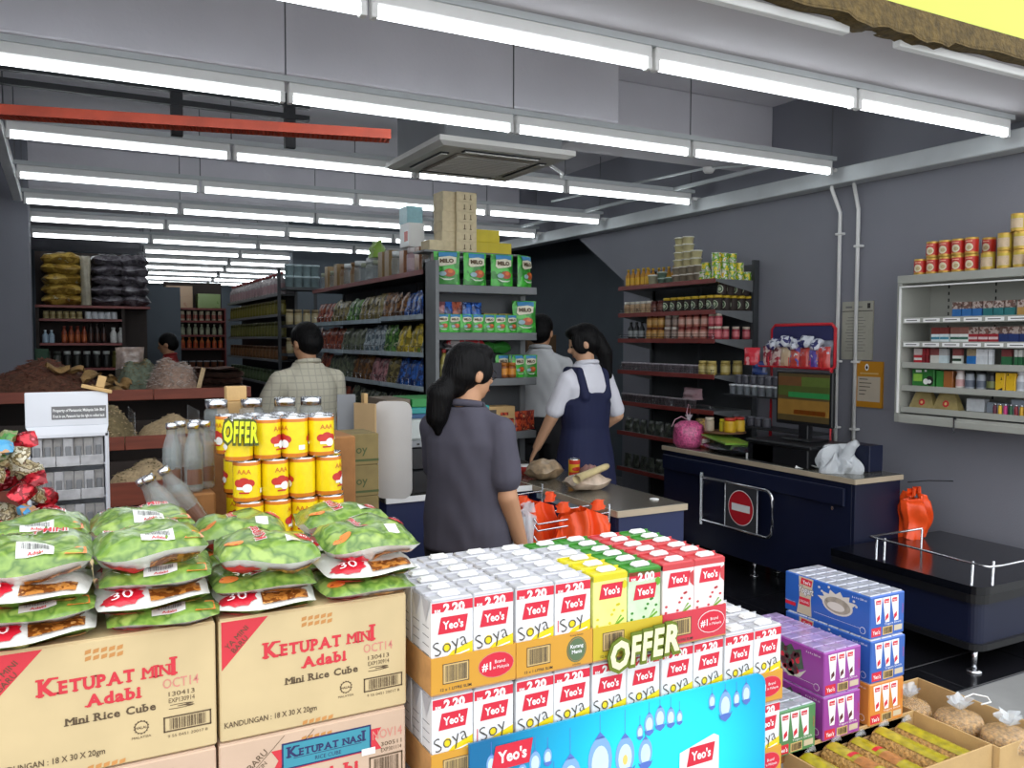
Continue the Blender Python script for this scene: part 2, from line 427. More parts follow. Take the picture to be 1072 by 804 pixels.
# ------------------------------------------------------------------ ceiling fittings
def tube_light():
    t = thing('fluorescent_light', 'l', 'ceiling light')
    MB().box(-.61, .61, -.022, .028, .024, .078, 'white_paint', bev=.006).build('batten', t)
    b = MB(); b.lathe([(.0001, -.587), (.0175, -.587), (.0175, .587), (.0001, .587)], 12, m='tube_glow', axis='x'); b.build('tube', t)
    for s in (-1, 1):
        b = MB(); b.box(s*.6-.012, s*.6+.012, -.02, .02, -.021, .03, 'white_paint', bev=.003); b.build('lamp_holder', t)
    return Proto(t)
def lights():
    P = tube_light(); Z = 2.752
    rows = [(2.92, -1.50, 5), (4.15, -1.50, 5), (5.62, -.26, 4), (6.98, -.26, 4), (8.25, -.26, 4), (9.46, -.257, 4), (10.9, -.28, 4),
            (12.2, .98, 3), (13.5, 1.05, 3), (14.8, 1.2, 3), (16.1, 1.3, 3), (17.4, 1.4, 3), (18.7, 1.5, 3)]
    for r, (y, x0, n) in enumerate(rows):
        for i in range(n):
            P.put((x0+1.24*(i+.5), y, Z), 0, f'glowing white tube light, {ORD[i]} from left in {ORD[r]} row from entrance', 'ceiling light', 'rows of fluorescent tube lights')
        t = thing('light_track', f'white mounting rail above the {ORD[r]} row of tubes', 'rail', (0, y, Z+.079), 0, 'light mounting rails')
        MB().box(x0-.02, x0+1.24*n+.03, -.02, .02, 0, .028, 'trim_white').build('rail', t)
        if r:
            for i in range(n+1): MB().tube([(x0+1.24*i, 0, .025), (x0+1.24*i, 0, .56)], .004, 'steel_grey', n=5).build('hanger_rod', t)
    # white trunking with clips in front of the first row
    t = thing('cable_trunking', 'white cable trunking with clips along the entrance soffit', 'trunking', (0, 2.99, 2.84))
    MB().box(-1.4, 4.72, -.035, .035, -.012, .02, 'soffit_grey', bev=.004).build('channel', t)
    for k in range(9):
        MB().box(-1+.62*k, -.86+.62*k, -.037, -.02, -.02, -.011, 'white_paint').build('clip', t)
    # trunking along the row ends
    b = MB().box(-.34, -.27, 4.3, 8.6, 2.80, 2.87, 'white_paint', bev=.005); tag(b.build('cable_trunking'), 'white trunking joining the left ends of the light rows', 'trunking')
    b = MB().box(4.50, 4.53, 4.2, 9.6, 2.83, 2.86, 'trim_white', bev=.004); tag(b.build('cable_conduit'), 'thin pale conduit joining right ends of the light rows', 'conduit')
    for k, y in enumerate((5.62, 6.98, 8.25)):
        b = MB().box(4.72, 5.0-.1, y-.012, y+.012, 2.775, 2.80, 'white_paint'); tag(b.build('wall_bracket'), f'short white bracket fixing the {ORD[k+2]} light row to the ledge', 'bracket')
    # red perforated cable tray
    t = thing('cable_tray', 'orange red perforated cable tray hanging below the ceiling', 'cable tray', (.05, 4.80, 2.68), -.233)
    b = MB(); b.box(-1.2, 1.6, .05, .056, 0, .05, m_('tray_red', 'c1482c', rough=.5, var=.15, scale=8)); b.box(-1.2, 1.6, -.056, -.05, 0, .05, 'tray_red'); b.build('side_rail', t)
    b = MB()
    for k in range(110): b.box(-1.2+k*.0255, -1.2+k*.0255+.015, -.05, .05, 0, .004, 'tray_red')
    b.build('rungs', t)
    for z in (2.93, 2.86):
        b = MB().box(-1.2, 1.3, 4.93, 4.97, z, z+.03, 'black_steel'); tag(b.build('ceiling_bar'), 'black steel bar, '+('upper' if z > 2.9 else 'lower')+' one above the red cable tray', 'bar')
    for x in (.55, 1.16):
        b = MB().box(x, x+.06, 4.94, 4.98, 2.7, 3.4, 'black_steel'); tag(b.build('ceiling_hanger'), 'black steel hanger post, '+('left' if x < 1 else 'right')+' of two behind the red tray', 'hanger')
    # air conditioner cassette
    t = thing('ceiling_air_conditioner', 'white ceiling cassette air conditioner with square grille', 'air conditioner', (2.4, 4.98, 2.745))
    m_('ac_white', 'cfccc8', rough=.45, var=.03); m_('ac_grille', '8f877c', rough=.6, var=.08)
    b = MB(); s = .46
    b.poly([(-s, -s, 0), (s, -s, 0), (s, s, 0), (-s, s, 0), (-.42, -.42, -.02), (.42, -.42, -.02), (.42, .42, -.02), (-.42, .42, -.02),
            (-s, -s, .03), (s, -s, .03), (s, s, .03), (-s, s, .03)],
           [(0, 1, 5, 4), (1, 2, 6, 5), (2, 3, 7, 6), (3, 0, 4, 7), (4, 5, 6, 7), (0, 1, 9, 8), (1, 2, 10, 9), (2, 3, 11, 10), (3, 0, 8, 11), (8, 9, 10, 11)], 'ac_white', out=(0, 0, .0))
    b.build('panel', t)
    MB().box(-.4, .4, -.4, .4, .03, .34, 'steel_grey', bev=.01).build('housing', t)
    g = MB().box(-.27, .27, -.27, .27, -.032, -.02, 'ac_grille', bev=.006).build('grille', t)
    for k in range(12): MB().box(-.25, .25, -.245+k*.043, -.225+k*.043, -.036, -.031, 'ac_white').build('slat', g)
    for a in range(4):
        b = MB().box(-.26, .26, .31, .37, -.026, -.0195, 'black_steel', bev=.003).build('air_outlet', t, rot=a*PI/2)
        MB().box(-.25, .25, .32, .36, -.034, -.027, 'ac_white', bev=.003).build('louvre', t, rot=a*PI/2)
    b = MB().tube([(.42, .3, .1), (.7, .35, .14), (.95, .5, .1), (1.0, .6, .1)], .012, 'white_paint', n=8); b.build('drain_pipe', t)
    # wall conduits
    for k, (y, pts) in enumerate(((4.22, [(4.74, 4.15, 2.77), (4.8, 4.22, 2.80), (4.8, 4.23, 2.66), (4.872, 4.215, 2.5), (4.872, 4.215, .8)]), (4.06, [(4.83, 4.075, 2.7), (4.872, 4.06, 2.5), (4.872, 4.06, .8)]))):
        t = thing('wall_conduit', 'white vertical conduit pipe, '+('left' if k == 0 else 'right')+' of the pair on grey wall', 'pipe', (0, 0, 0), group='white wall conduits')
        MB().tube(pts, .0135, 'white_paint', n=10).build('pipe', t)
        for z in (2.35-.1*k, 1.45, .98):
            MB().box(4.856, 4.9, y-.032, y+.025, z-.008, z+.008, 'white_paint', bev=.003).build('saddle_clip', t)
    # smoke detector-like knobs on the ceiling and pipe
    b = MB(); b.lathe([(.03, 0), (.045, .02), (.045, .045)], 14, (0, 0, 0), m='white_paint'); tag(b.build('conduit_box', loc=(4.35, 5.0, 2.86)), 'small round white junction box on the ceiling conduit', 'junction box')
    b = MB().tube([(4.35, 4.95, 2.9), (4.1, 6.9, 2.9)], .01, 'trim_white', n=6); b.tube([(4.35, 5.05, 2.9), (4.76, 4.5, 2.9)], .01, 'trim_white', n=6); tag(b.build('ceiling_conduit'), 'thin pale conduit running to the round junction box', 'conduit')
lights()

# ------------------------------------------------------------------ generic goods (single small meshes)
_pm = {}
def pcol(c, **k):
    key = 'ink_'+c+str(sorted(k.items()))
    if key not in _pm: _pm[key] = mat(key[:40], c, **({'rough': .4, 'var': .08, 'scale': 40} | k))
    return _pm[key]
def mm(c):
    return c if not isinstance(c, str) else (M.get(c) or pcol(c))
def bottle(h, r, body, cap, label=None, neck=.4, n=12):
    b = MB(); body = mm(body); cap = mm(cap); label = (mm(label)) if label else body
    b.lathe([(r*.85, 0), (r, .03*h), (r, .12*h), (r, .5*h), (r, .6*h), (r*neck, .8*h), (r*neck, .88*h), (r*neck*1.15, .88*h), (r*neck*1.15, h)], n, mats=[body, body, label, body, body, body, cap, cap])
    return b.mesh('bottle')
def jar(h, r, body, cap, label=None, n=12):
    b = MB(); body = mm(body); cap = mm(cap); label = (mm(label)) if label else body
    b.lathe([(r*.9, 0), (r, .05*h), (r, .2*h), (r, .62*h), (r, .72*h), (r*.82, .8*h), (r*.9, .8*h), (r*.9, h)], n, mats=[body, body, label, body, body, cap, cap])
    return b.mesh('jar')
def can(h, r, body, rim='chrome', band=None, n=16):
    b = MB(); body = mm(body); rim = mm(rim); band = (mm(band)) if band else body
    b.lathe([(r*.97, 0), (r, .02*h), (r, .14*h), (r, .86*h), (r, .97*h), (r*.97, h), (r*.9, h), (r*.9, h*.97), (.001, h*.97)], n, mats=[rim, band, body, band, rim, rim, rim, rim])
    return b.mesh('can')
def cup(h, r, body, lid, n=14):
    b = MB(); body = mm(body); lid = mm(lid)
    b.lathe([(r*.8, 0), (r*.96, .84*h), (r*1.05, .84*h), (r*1.05, .95*h), (r*.97, h)], n, mats=[body, lid, lid, lid]); return b.mesh('tub')
def carton(w, d, h, m, m2=None, bev=.002):
    b = MB().box(-w/2, w/2, -d/2, d/2, 0, h, m, bev=bev)
    return b.mesh('carton')
def pouch(w, h, t, m, seed=0, top='flat', n=8):
    """upright soft pouch: width w along x, height h, thickness t"""
    R = random.Random(seed); ph = [R.uniform(0, 6) for _ in range(4)]
    b = MB()
    def P(sgn):
        def f(i, j):
            u = 2*i-1
            prof = (1-abs(u)**2.6)**.6 * (1-max(0, (j-.2)/.8)**2.2)**.7 if j < 1 else 0
            z = h*j; x = u*w/2*(1-.06*math.sin(PI*j))
            wob = .08*t*math.sin(9*u+ph[0]+5*j)+.06*t*math.sin(13*j+ph[1])
            return Vector((x, sgn*(t/2*prof+wob*prof)+.01*t*math.sin(4*u+ph[2])*j*4, z))
        return f
    b.grid(P(-1), n, n, m); b.grid(P(1), n, n, m)
    b.poly([P(-1)(i/n, 0) for i in range(n+1)]+[P(1)(i/n, 0) for i in range(n, -1, -1)], [tuple(range(2*n+2))], m)
    return b
def pillow(w, d, t, m, seed=0, nu=12, nv=9, m2=None, crink=.1):
    """lying soft bag, base at z = 0; returns builder and top-surface map"""
    R = random.Random(seed); ph = [R.uniform(0, 6) for _ in range(6)]
    def hgt(u, v):
        e = max(0, 1-abs(u)**3.2)**.55*max(0, 1-abs(v)**3)**.55
        return e*(1+crink*math.sin(5*u+ph[0]+3*v)+crink*.7*math.sin(7*v+ph[1]-4*u)+crink*.5*math.sin(15*u+ph[2])*abs(v))
    def pos(u, v, sg, off=0):
        pin = 1-.07*abs(u*v)
        x = u*w/2*(1-.05*(1-abs(u))*0)*(1-.05*(1-v*v)*abs(u)**4*0)*pin; y = v*d/2*(1-.06*u*u)*pin
        z = t/2+sg*(t/2*hgt(u, v))+off*sg + .1*t*math.sin(3*u+ph[3])*abs(v)**3+.1*t*math.sin(4*v+ph[4])*abs(u)**3
        return Vector((x, y, z))
    b = MB()
    b.grid(lambda i, j: pos(2*i-1, 2*j-1, 1), nu, nv, m); b.grid(lambda i, j: pos(2*i-1, 1-2*j, -1), nu, nv, m2 or m)
    top = lambda a, bb, l=1: pos(max(-1, min(1, 2*a/w)), max(-1, min(1, 2*bb/d)), 1, .0008*l)
    bot = lambda a, bb, l=1: pos(max(-1, min(1, 2*a/w)), max(-1, min(1, 2*bb/d)), -1, .0008*l)
    return b, top, bot

# ------------------------------------------------------------------ street-side display: rice cube cartons and bags
def rice_cartons():
    m_('carton_buff', 'd0b98c', rough=.8, var=.05, scale=10); m_('carton_pink', 'cdb097', rough=.8, var=.05, scale=10)
    m_('ink_red', 'd2343f', rough=.6, var=.03); m_('ink_pinkred', 'd4877a', rough=.7, var=.1); m_('ink_brown', '5c4a34', rough=.7, var=0)
    m_('ink_teal', '3f93a6', rough=.6, var=.03); m_('ink_navy', '2b2c5e', rough=.6, var=0); m_('tape_amber', 'c98d4e', rough=.4, var=.1)
    W, D, H = .35, .28, .222
    def body(t, m):
        b = MB().box(-W/2, W/2, -D/2, D/2, 0, H-.002, m, bev=.003); o = b.build('carton_body', t)
        b = MB().box(-W/2+.002, W/2-.002, -D/2+.002, D/2-.002, H-.002, H, m); b.build('top_flap', t)
        return o
    f = plane_map((0, -D/2, 0))
    def tape(b, v0, v1):
        for i in range(5):
            for j in range(max(1, int((v1-v0)/.011))):
                a = -.03+.012*i; bb = v0+.011*j
                b.shape(f, [(a, bb), (a+.009, bb+.002), (a+.010, bb+.009), (a+.001, bb+.007)], 'tape_amber', 1)
    def code(b, a, v, lines):
        for i, l in enumerate(lines): b.text(f, l, a, v-.0115*i, .0115, 'ink_brown', width=.042, l=2)
    def ketupat(label, loc, date):
        t = thing('carton', label, 'carton', loc, 0, 'printed food cartons at the entrance')
        body(t, 'carton_buff')
        b = MB()
        b.shape(f, [(-W/2+.004, .217), (-W/2+.085, .217), (-W/2+.004, .13)], 'ink_red', 1)
        b.text(f, 'YA MINI', -.142, .183, .014, 'ink_brown', rot=.75, l=3); b.text(f, 'BARU', -.137, .170, .014, 'ink_brown', rot=.75, l=3)
        b.serif(f, 'KETUPAT MINI', .006, .140, .029, 'ink_red', caps=[1.35]+[1]*10+[1.45], bold=.045, gap=.09, width=.208)
        b.serif(f, 'Adabi', .012, .110, .0275, 'ink_red', bold=.045, gap=.08, width=.082)
        b.serif(f, 'Mini Rice Cube', .008, .084, .0185, 'ink_brown', bold=.03, gap=.08, width=.137)
        b.text(f, 'KANDUNGAN : 18 X 30 X 20gm', -.168, .0255, .0145, 'ink_brown', align='l', width=.165, bold=.012)
        b.frame(f, .088, .040, .166, .067, .0025, 'ink_brown', 2); b.barcode(f, .098, .044, .157, .063, 'ink_brown', seed=4)
        b.text(f, '9 55 0451 20017 8', .127, .030, .007, 'ink_brown', width=.065)
        b.star(f, .053, .058, .0125, .0125, 'ink_brown', 2); b.ell(f, .053, .058, .0095, .0095, 'carton_buff', 3); b.text(f, 'HALAL', .053, .0555, .0065, 'ink_brown', l=4, bold=.02)
        b.text(f, 'MALAYSIA', .053, .039, .006, 'ink_brown', width=.03)
        b.text(f, date, .117, .117, .024, 'ink_pinkred', width=.058, bold=.005); code(b, .118, .102, ['130413', 'EXP130914', '3'])
        tape(b, .186, .218); tape(b, .002, .014)
        b.build('printed_front', t)
        # side print
        return t
    ketupat('buff rice cube carton with red lettering beside the soy milk trays', (.408, 1.53+D/2, .884), 'OCT14')
    ketupat('buff rice cube carton with red lettering at the photo\'s left edge', (.052, 1.53+D/2, .884), 'OCT14')
    def nasi(label, loc, full=True):
        t = thing('carton', label, 'carton', loc, 0, 'printed food cartons at the entrance'); body(t, 'carton_pink')
        b = MB()
        b.shape(f, [(-.085, .19), (.125, .19), (.112, .17), (.125, .148), (-.085, .148), (-.072, .17)], 'ink_red', 1)
        b.rect(f, -.066, .150, .104, .2, 'ink_navy', 2); b.rect(f, -.063, .153, .101, .197, 'ink_teal', 3)
        b.serif(f, 'KETUPAT NASI', .018, .172, .0185, 'ink_navy', l=4, caps=[1.5]+[1]*10+[1.5], gap=.07)
        b.rect(f, -.045, .1685, .085, .1695, 'ink_navy', 4); b.text(f, 'RICE CUBE', .02, .157, .0105, 'ink_navy', l=4)
        b.serif(f, 'Adabi', .03, .112, .034, 'ink_red', bold=.05, gap=.07)
        b.text(f, 'PEK BARU', -.118, .165, .017, 'ink_brown', rot=.72); b.text(f, 'MESIN', -.103, .160, .011, 'ink_brown', rot=.72)
        for o in (0, .055): b.shape(f, [(-.16+o, .12), (-.1585+o, .12), (-.06+o, .215), (-.0615+o, .215)], 'ink_brown', 2)
        b.text(f, 'NOV14', .137, .168, .026, 'ink_pinkred', width=.06); code(b, .145, .152, ['300511', 'EXP301114'])
        b.rect(f, .085, .142, .112, .155, 'print_white', 4)
        b.frame(f, .1, .09, .168, .135, .003, 'ink_brown', 2); b.barcode(f, .11, .095, .16, .13, 'ink_brown', seed=7)
        tape(b, .175, .215); b.build('printed_front', t)
    nasi('pinkish carton with teal banner below the right rice cube carton', (.405, 1.528+D/2, .66))
    nasi('pinkish carton with teal banner below the left rice cube carton', (.05, 1.528+D/2, .66))
    for i, x in enumerate((.052, .408)):
        t = thing('carton', 'plain buff carton behind the '+('left' if i == 0 else 'right')+' rice cube carton, under green bags', 'carton', (x, 1.535+D*1.5, .884), 0)
        body(t, 'carton_buff')
        t = thing('carton', 'pinkish carton in the lower back row at the '+('left' if i == 0 else 'right'), 'carton', (x, 1.535+D*1.5, .66), 0); body(t, 'carton_pink')
    table('low wooden display table under the rice cube cartons', -.16, .60, 1.54, 2.10, .66)
def table(label, x0, x1, y0, y1, h):
    t = thing('display_table', label, 'table', ((x0+x1)/2, (y0+y1)/2, 0))
    w, d = (x1-x0)/2, (y1-y0)/2
    MB().box(-w, w, -d, d, h-.03, h, 'kraft_brown', bev=.003).build('table_top', t)
    for i in (-1, 1):
        for j in (-1, 1): MB().box(i*(w-.03)-.02, i*(w-.03)+.02, j*(d-.03)-.02, j*(d-.03)+.02, 0, h-.03, 'kraft_brown').build('leg', t)
    return t
rice_cartons()

def rice_bags():
    g1 = blotch('bag_green', ['6f9638', '5f862e', '86a648', '4f742a', '9ab458'], scale=24, interp='LINEAR', rough=.28, coat=.7, bump=.5, bscale=30)
    wht = m_('bag_white', 'e6e6e0', rough=.3, var=.08, coat=.6, bump=.5, bscale=30)
    fo = blotch('bag_food', ['9c5a1e', 'c2813a', '7a4216', 'd9a25c'], scale=60, rough=.3)
    org = blotch('bag_orange', ['e2622a', 'f08a3c', 'c63c1c'], scale=70, rough=.3)
    M['fo'] = fo; M['org'] = org; m_('bag_red', 'cf2336', rough=.3, var=.1, coat=.5); m_('bag_label', 'e9e9e6', rough=.4, var=.03)
    W, D = .19, .185
    def proto(seed, t, rot90, flip=False):
        r = thing('rice_bag', 'l', 'bag')
        b, top, bot = pillow(W, D, t, wht if flip else g1, seed, m2=g1 if flip else wht, crink=.16)
        b.build('film', r)
        b = MB()
        for mp in ((top, bot) if flip else (bot,)):
            b.star(mp, -.052, -.067, .038, .022, 'bag_red', 1, n=9); b.text(mp, '30', -.052, -.077, .026, 'print_white', l=7, bold=.0, width=.036)
            b.rect(mp, -.008, -.086, .078, -.052, fo, 1, 7, 4)
        R = random.Random(seed)
        if flip: pass
        elif rot90:   # lettering runs front to back
            b.text(top, 'Ketupat', -.01, 0, .026, 'bag_label', l=2, rot=PI/2+.1, bold=.07); b.text(top, 'Ketupat', -.01, 0, .026, 'bag_red', l=3, rot=PI/2+.1, bold=.02)
            b.star(top, .068, .0, .018, .022, 'bag_red', 1); b.text(top, '30', .068, -.006, .017, 'print_white', l=3)
            b.rect(top, .03, -.06, .056, -.03, wht, 1, 3, 3); b.ell(top, -.066, -.055, .018, .014, org, 1); b.rect(top, -.01, .05, .03, .075, 'bag_label', 1, 3, 2)
        else:
            b.text(top, 'KETUPAT MINI', -.01, .035, .022, 'bag_label', l=2, bold=.06, width=.13); b.text(top, 'KETUPAT MINI', -.01, .035, .022, 'bag_red', l=3, bold=.015, width=.126)
            b.rect(top, -.02, -.075, .035, -.042, 'bag_label', 1, 4, 3); b.barcode(top, -.012, -.062, .028, -.048, 'print_grey', 3, seed=seed)
            b.text(top, 'Adabi', .008, -.0735, .010, 'bag_red', l=3, bold=.02)
            b.shape(top, [(.05, -.08), (.088, -.078), (.084, -.04), (.07, -.045)], org, 1)
        b.build('printed_film', r); return Proto(r)
    class LZ(dict):
        def __missing__(q, sk): q[sk] = proto(sk[0]*3+sk[1], .036 if sk[1] < 2 else .064, sk[1] % 2 == 1); return q[sk]
    P = LZ()
    PF = [Proto_lazy(lambda s=s: proto(20+s, .036, False, True)) for s in (0, 1)]
    cols = ['leftmost', 'second', 'third', 'rightmost']
    for r, y in enumerate((1.612, 1.805)):
        for c, x in enumerate((-.045, .14, .322, .512)):
            z = 1.1055
            lay = 4 if c < 2 else 3
            for l in range(lay):
                topm = l == lay-1
                k = (2 if c < 2 else 3) if topm else (0 if c < 2 else 1)
                h = .064 if k >= 2 else .036
                lb = f'green bag of rice cubes, {ORD[l]} layer up, {cols[c]} stack of the {"front" if r == 0 else "back"} row'
                flipped = not topm and (l+c) % 2 == 0
                (PF[r].get() if flipped else P[((l+c+r) % 2, k)]).put((x+jit(.012)+(.02 if topm and c == 3 else 0), y+jit(.01)+.006*l, z), (jit(.05), jit(.05), jit(.12)), lb, 'bag', 'green bags of rice cubes')
                z += h*.86
rice_bags()

# ------------------------------------------------------------------ drink packs in trays
TX0, TY0, TZ1, TW, LV = .612, 1.476, .912, .186, .19
def drinks():
    PW, PD, PH = .0885, .0515, .184
    m_('pack_white', 'e9e9ea', rough=.35, var=.03, coat=.3); m_('pack_silver', 'c9c9cf', rough=.3, var=.08, metal=.25, scale=30); m_('pack_yellow', 'd9cc28', rough=.35, var=.08); m_('pack_yellowpale', 'eef08c', rough=.35, var=.1, scale=25)
    m_('pack_green', '3f8a30', rough=.35, var=.1); m_('pack_greenpale', 'cfe6c0', rough=.35, var=.15, scale=30); m_('pack_red', 'c9474b', rough=.35, var=.08); m_('pack_rose', 'efe2e0', rough=.35, var=.04)
    m_('ink_band', 'd6293f', rough=.4, var=.02); m_('ink_char', '4a443c', rough=.5, var=0); m_('ink_yellow', 'ecd21f', rough=.4, var=.03); m_('cap_white', 'f3f3f3', rough=.35, var=0)
    m_('ink_leaf', '6faa2c', rough=.4, var=.15)
    f = plane_map((0, -PD/2, 0))
    KIND = {'soya': ('pack_white', 'pack_silver', 'soya milk'), 'soy': ('pack_white', 'pack_silver', 'soy milk'), 'yellow': ('pack_yellowpale', 'pack_yellow', 'yellow drink'),
            'green': ('pack_greenpale', 'pack_green', 'green drink'), 'red': ('pack_rose', 'pack_red', 'red lychee drink')}
    def logo(b, fm, a, v, s=1.0, l=2):
        b.shape(fm, [(a-.031*s, v), (a+.027*s, v), (a+.033*s, v+.033*s), (a-.024*s, v+.033*s)], 'ink_band', l)
        b.text(fm, "Yeo's", a+.001*s, v+.009*s, .022*s, 'print_white', l=l+1, bold=.03, width=.044*s)
    drinks.logo = logo
    def mk(kind, printed):
        side, topm, nm = KIND[kind]
        r = thing('drink_pack', 'l', 'drink pack')
        b = MB().box(-PW/2, PW/2, -PD/2, PD/2, 0, PH-.004, side, bev=.0015)
        b.box(-PW/2+.001, PW/2-.001, -PD/2+.001, PD/2-.001, PH-.006, PH-.001, topm, bev=.002)
        b.box(-PW/2, PW/2, -PD/2-.0004, PD/2+.0004, PH-.016 if kind not in ('soya', 'soy') else PH-.006, PH-.004, topm)
        # folded ears and fin seam
        b.poly([(-PW/2-.0015, -PD/2+.004, PH-.006), (-PW/2-.0015, PD/2-.004, PH-.006), (-PW/2-.0015, 0, PH-.05), (-PW/2, 0, PH-.004)], [(0, 1, 2), (0, 3, 1)], topm)
        b.box(-PW/2, PW/2, .008, .0105, PH-.001, PH+.003, topm)
        b.build('carton', r)
        c = MB(); c.box(-.021, .021, -.019, .004, PH-.001, PH+.006, 'cap_white', bev=.003); c.box(-.017, .017, -.0165, .0015, PH+.006, PH+.0085, 'cap_white', bev=.002); c.build('cap', r)
        b = MB()
        for q in range(4): b.rect(plane_map((-PW/2-.0002, 0, 0), (0, -1, 0), (0, 0, 1), (-1, 0, 0)), -.018, .07+.018*q, .014, .0715+.018*q, 'print_grey', 1)
        if printed:
            if kind in ('soya', 'soy', 'green'):
                b.rect(f, -PW/2+.001, PH-.027, PW/2-.001, PH-.008, 'ink_band', 1)
                b.text(f, 'RM', -.032, PH-.027, .009, 'print_white', l=3, bold=.03)
                b.text(f, '2.20' if kind != 'green' else '2.00', .003, PH-.0285, .0245, 'print_white', l=3, bold=.05, width=.046)
            v0 = PH-.07 if kind != 'red' and kind != 'yellow' else PH-.056
            logo(b, f, .0, v0)
            if kind in ('soya', 'soy'):
                b.shape(f, [(-.02, .035), (PW/2-.001, .07), (PW/2-.001, .092), (.0, .078), (-.02, .06)], 'ink_yellow', 1)
                w = 'Soya' if kind == 'soya' else 'Soy'
                b.text(f, w, -.002 if kind == 'soya' else -.0, .079, .041, 'ink_char', l=3, rot=.24, width=.071 if kind == 'soya' else .058, bold=-.012)
                b.ell(f, -.012 if kind == 'soya' else -.002, .0875, .0085, .0085, 'ink_yellow', 2)
                b.shape(f, [(.004, .0665), (.036, .0735), (.036, .0765), (.004, .0695)], 'print_white', 3)
                if kind == 'soy': b.rect(f, -.038, .075, -.036, .1, 'ink_band', 2)
            else:
                R = random.Random(5)
                for q in range(9): b.ell(f, R.uniform(-.036, .036), R.uniform(.06, .115), .004, .003, {'yellow': 'pack_yellow', 'green': 'pack_green', 'red': 'pack_red'}[kind], 1, 8)
                b.shape(f, [(.008, .062), (.036, .078), (.034, .082), (.006, .067)], 'ink_leaf', 2); b.shape(f, [(.012, .07), (.03, .086), (.026, .088)], 'ink_leaf', 2)
                if kind != 'red': b.star(f, .036, PH-.03 if kind == 'yellow' else PH-.035, .008, .01, 'pack_yellow' if kind == 'yellow' else 'ink_leaf', 2, n=6)
                else: b.shape(f, [(.03, PH-.03), (.043, PH-.022), (.043, PH-.06), (.032, PH-.05)], 'pack_red', 2)
        b.build('printed_panel', r)
        return Proto(r)
    P = {}
    def pack(kind, printed, loc, lb):
        k = (kind, printed)
        if k not in P: P[k] = mk(*k)
        return P[k].put(loc, jit(.02), lb, 'drink pack', 'one litre drink packs in trays')
    m_('tray_orange', 'd49a32', rough=.6, var=.05); m_('tray_yellow', 'cfb52c', rough=.6, var=.05); m_('tray_scarlet', 'cf3a48', rough=.6, var=.05); m_('tray_kraft', 'b98850', rough=.8, var=.12, scale=40)
    m_('ink_seal', '5d7352', rough=.5, var=0)
    D6 = 6*.0525+.004
    def tray(n, z, front, label, deco):
        t = thing('carton_tray', label, 'tray', (TX0+TW*(n+.5), TY0, z), 0, 'cardboard drink trays')
        h = .074; w = TW/2-.001
        MB().box(-w, w, 0, D6, 0, .003, 'tray_kraft').build('base', t)
        b = MB().box(-w, w, 0, .002, .003, h, front); fo = b.build('front_wall', t)
        MB().box(-w, w, D6-.002, D6, .003, h, 'tray_kraft').build('back_wall', t)
        for s in (-1, 1): MB().box(s*w-.001, s*w+.001, .002, D6-.002, .003, h, 'tray_kraft' if n < 4 else front).build('side_wall', t)
        fm = plane_map((0, 0, 0)); b = MB()
        b.rect(fm, -.068, .02, -.012, .06, m_('ink_buff', 'd9b878', rough=.6), 1); b.frame(fm, -.068, .02, -.012, .06, .0015, 'ink_char', 2); b.barcode(fm, -.063, .024, -.017, .056, 'ink_char', seed=n+3)
        b.text(fm, '12 x 1 LITRE SLIM', -.04, .007, .008, 'ink_char', width=.066, bold=.01)
        if deco == 'one':
            b.ell(fm, .048, .039, .040, .026, 'ink_pinkred' if front != 'tray_scarlet' else 'print_white', 1); b.ell(fm, .048, .039, .0385, .0245, 'ink_band', 2)
            b.text(fm, '#1', .026, .031, .022, 'print_white', l=3, bold=.02); b.text(fm, 'Brand', .056, .042, .010, 'print_white', l=3); b.text(fm, 'in Malaysia', .059, .031, .009, 'print_white', l=3, width=.036)
        elif deco == 'seal':
            b.ell(fm, .052, .037, .0245, .0275, 'ink_seal', 1); b.ell(fm, .052, .037, .022, .025, 'tray_kraft', 2); b.ell(fm, .052, .037, .021, .024, 'ink_seal', 3)
            b.text(fm, 'Kurang', .052, .041, .011, 'print_white', l=4, bold=.02); b.text(fm, 'Manis', .052, .029, .011, 'print_white', l=4, bold=.02)
            b.text(fm, 'Kurang Pemanis', .052, .0665, .005, 'ink_char', l=2); b.text(fm, 'Lebih Baik', .052, .004, .005, 'ink_char', l=2)
        b.build('printed_front', t)
        if n == 4:
            fs = plane_map((w+.001, D6/2, 0), (0, 1, 0), (0, 0, 1), (1, 0, 0)); b = MB()
            b.ell(fs, -.06, .037, .025, .027, 'print_white', 1); b.ell(fs, -.06, .037, .022, .024, 'ink_seal', 2); b.text(fs, 'Kurang', -.06, .038, .010, 'print_white', l=4)
            b.build('printed_side', t)
    names = ['leftmost column', 'second column', 'third column', 'fourth column', 'rightmost column']
    fr1 = [('tray_orange', 'one'), ('tray_orange', 'seal'), ('tray_yellow', ''), ('tray_scarlet', 'one')]
    cn = {'tray_orange': 'orange', 'tray_yellow': 'yellow', 'tray_scarlet': 'red'}
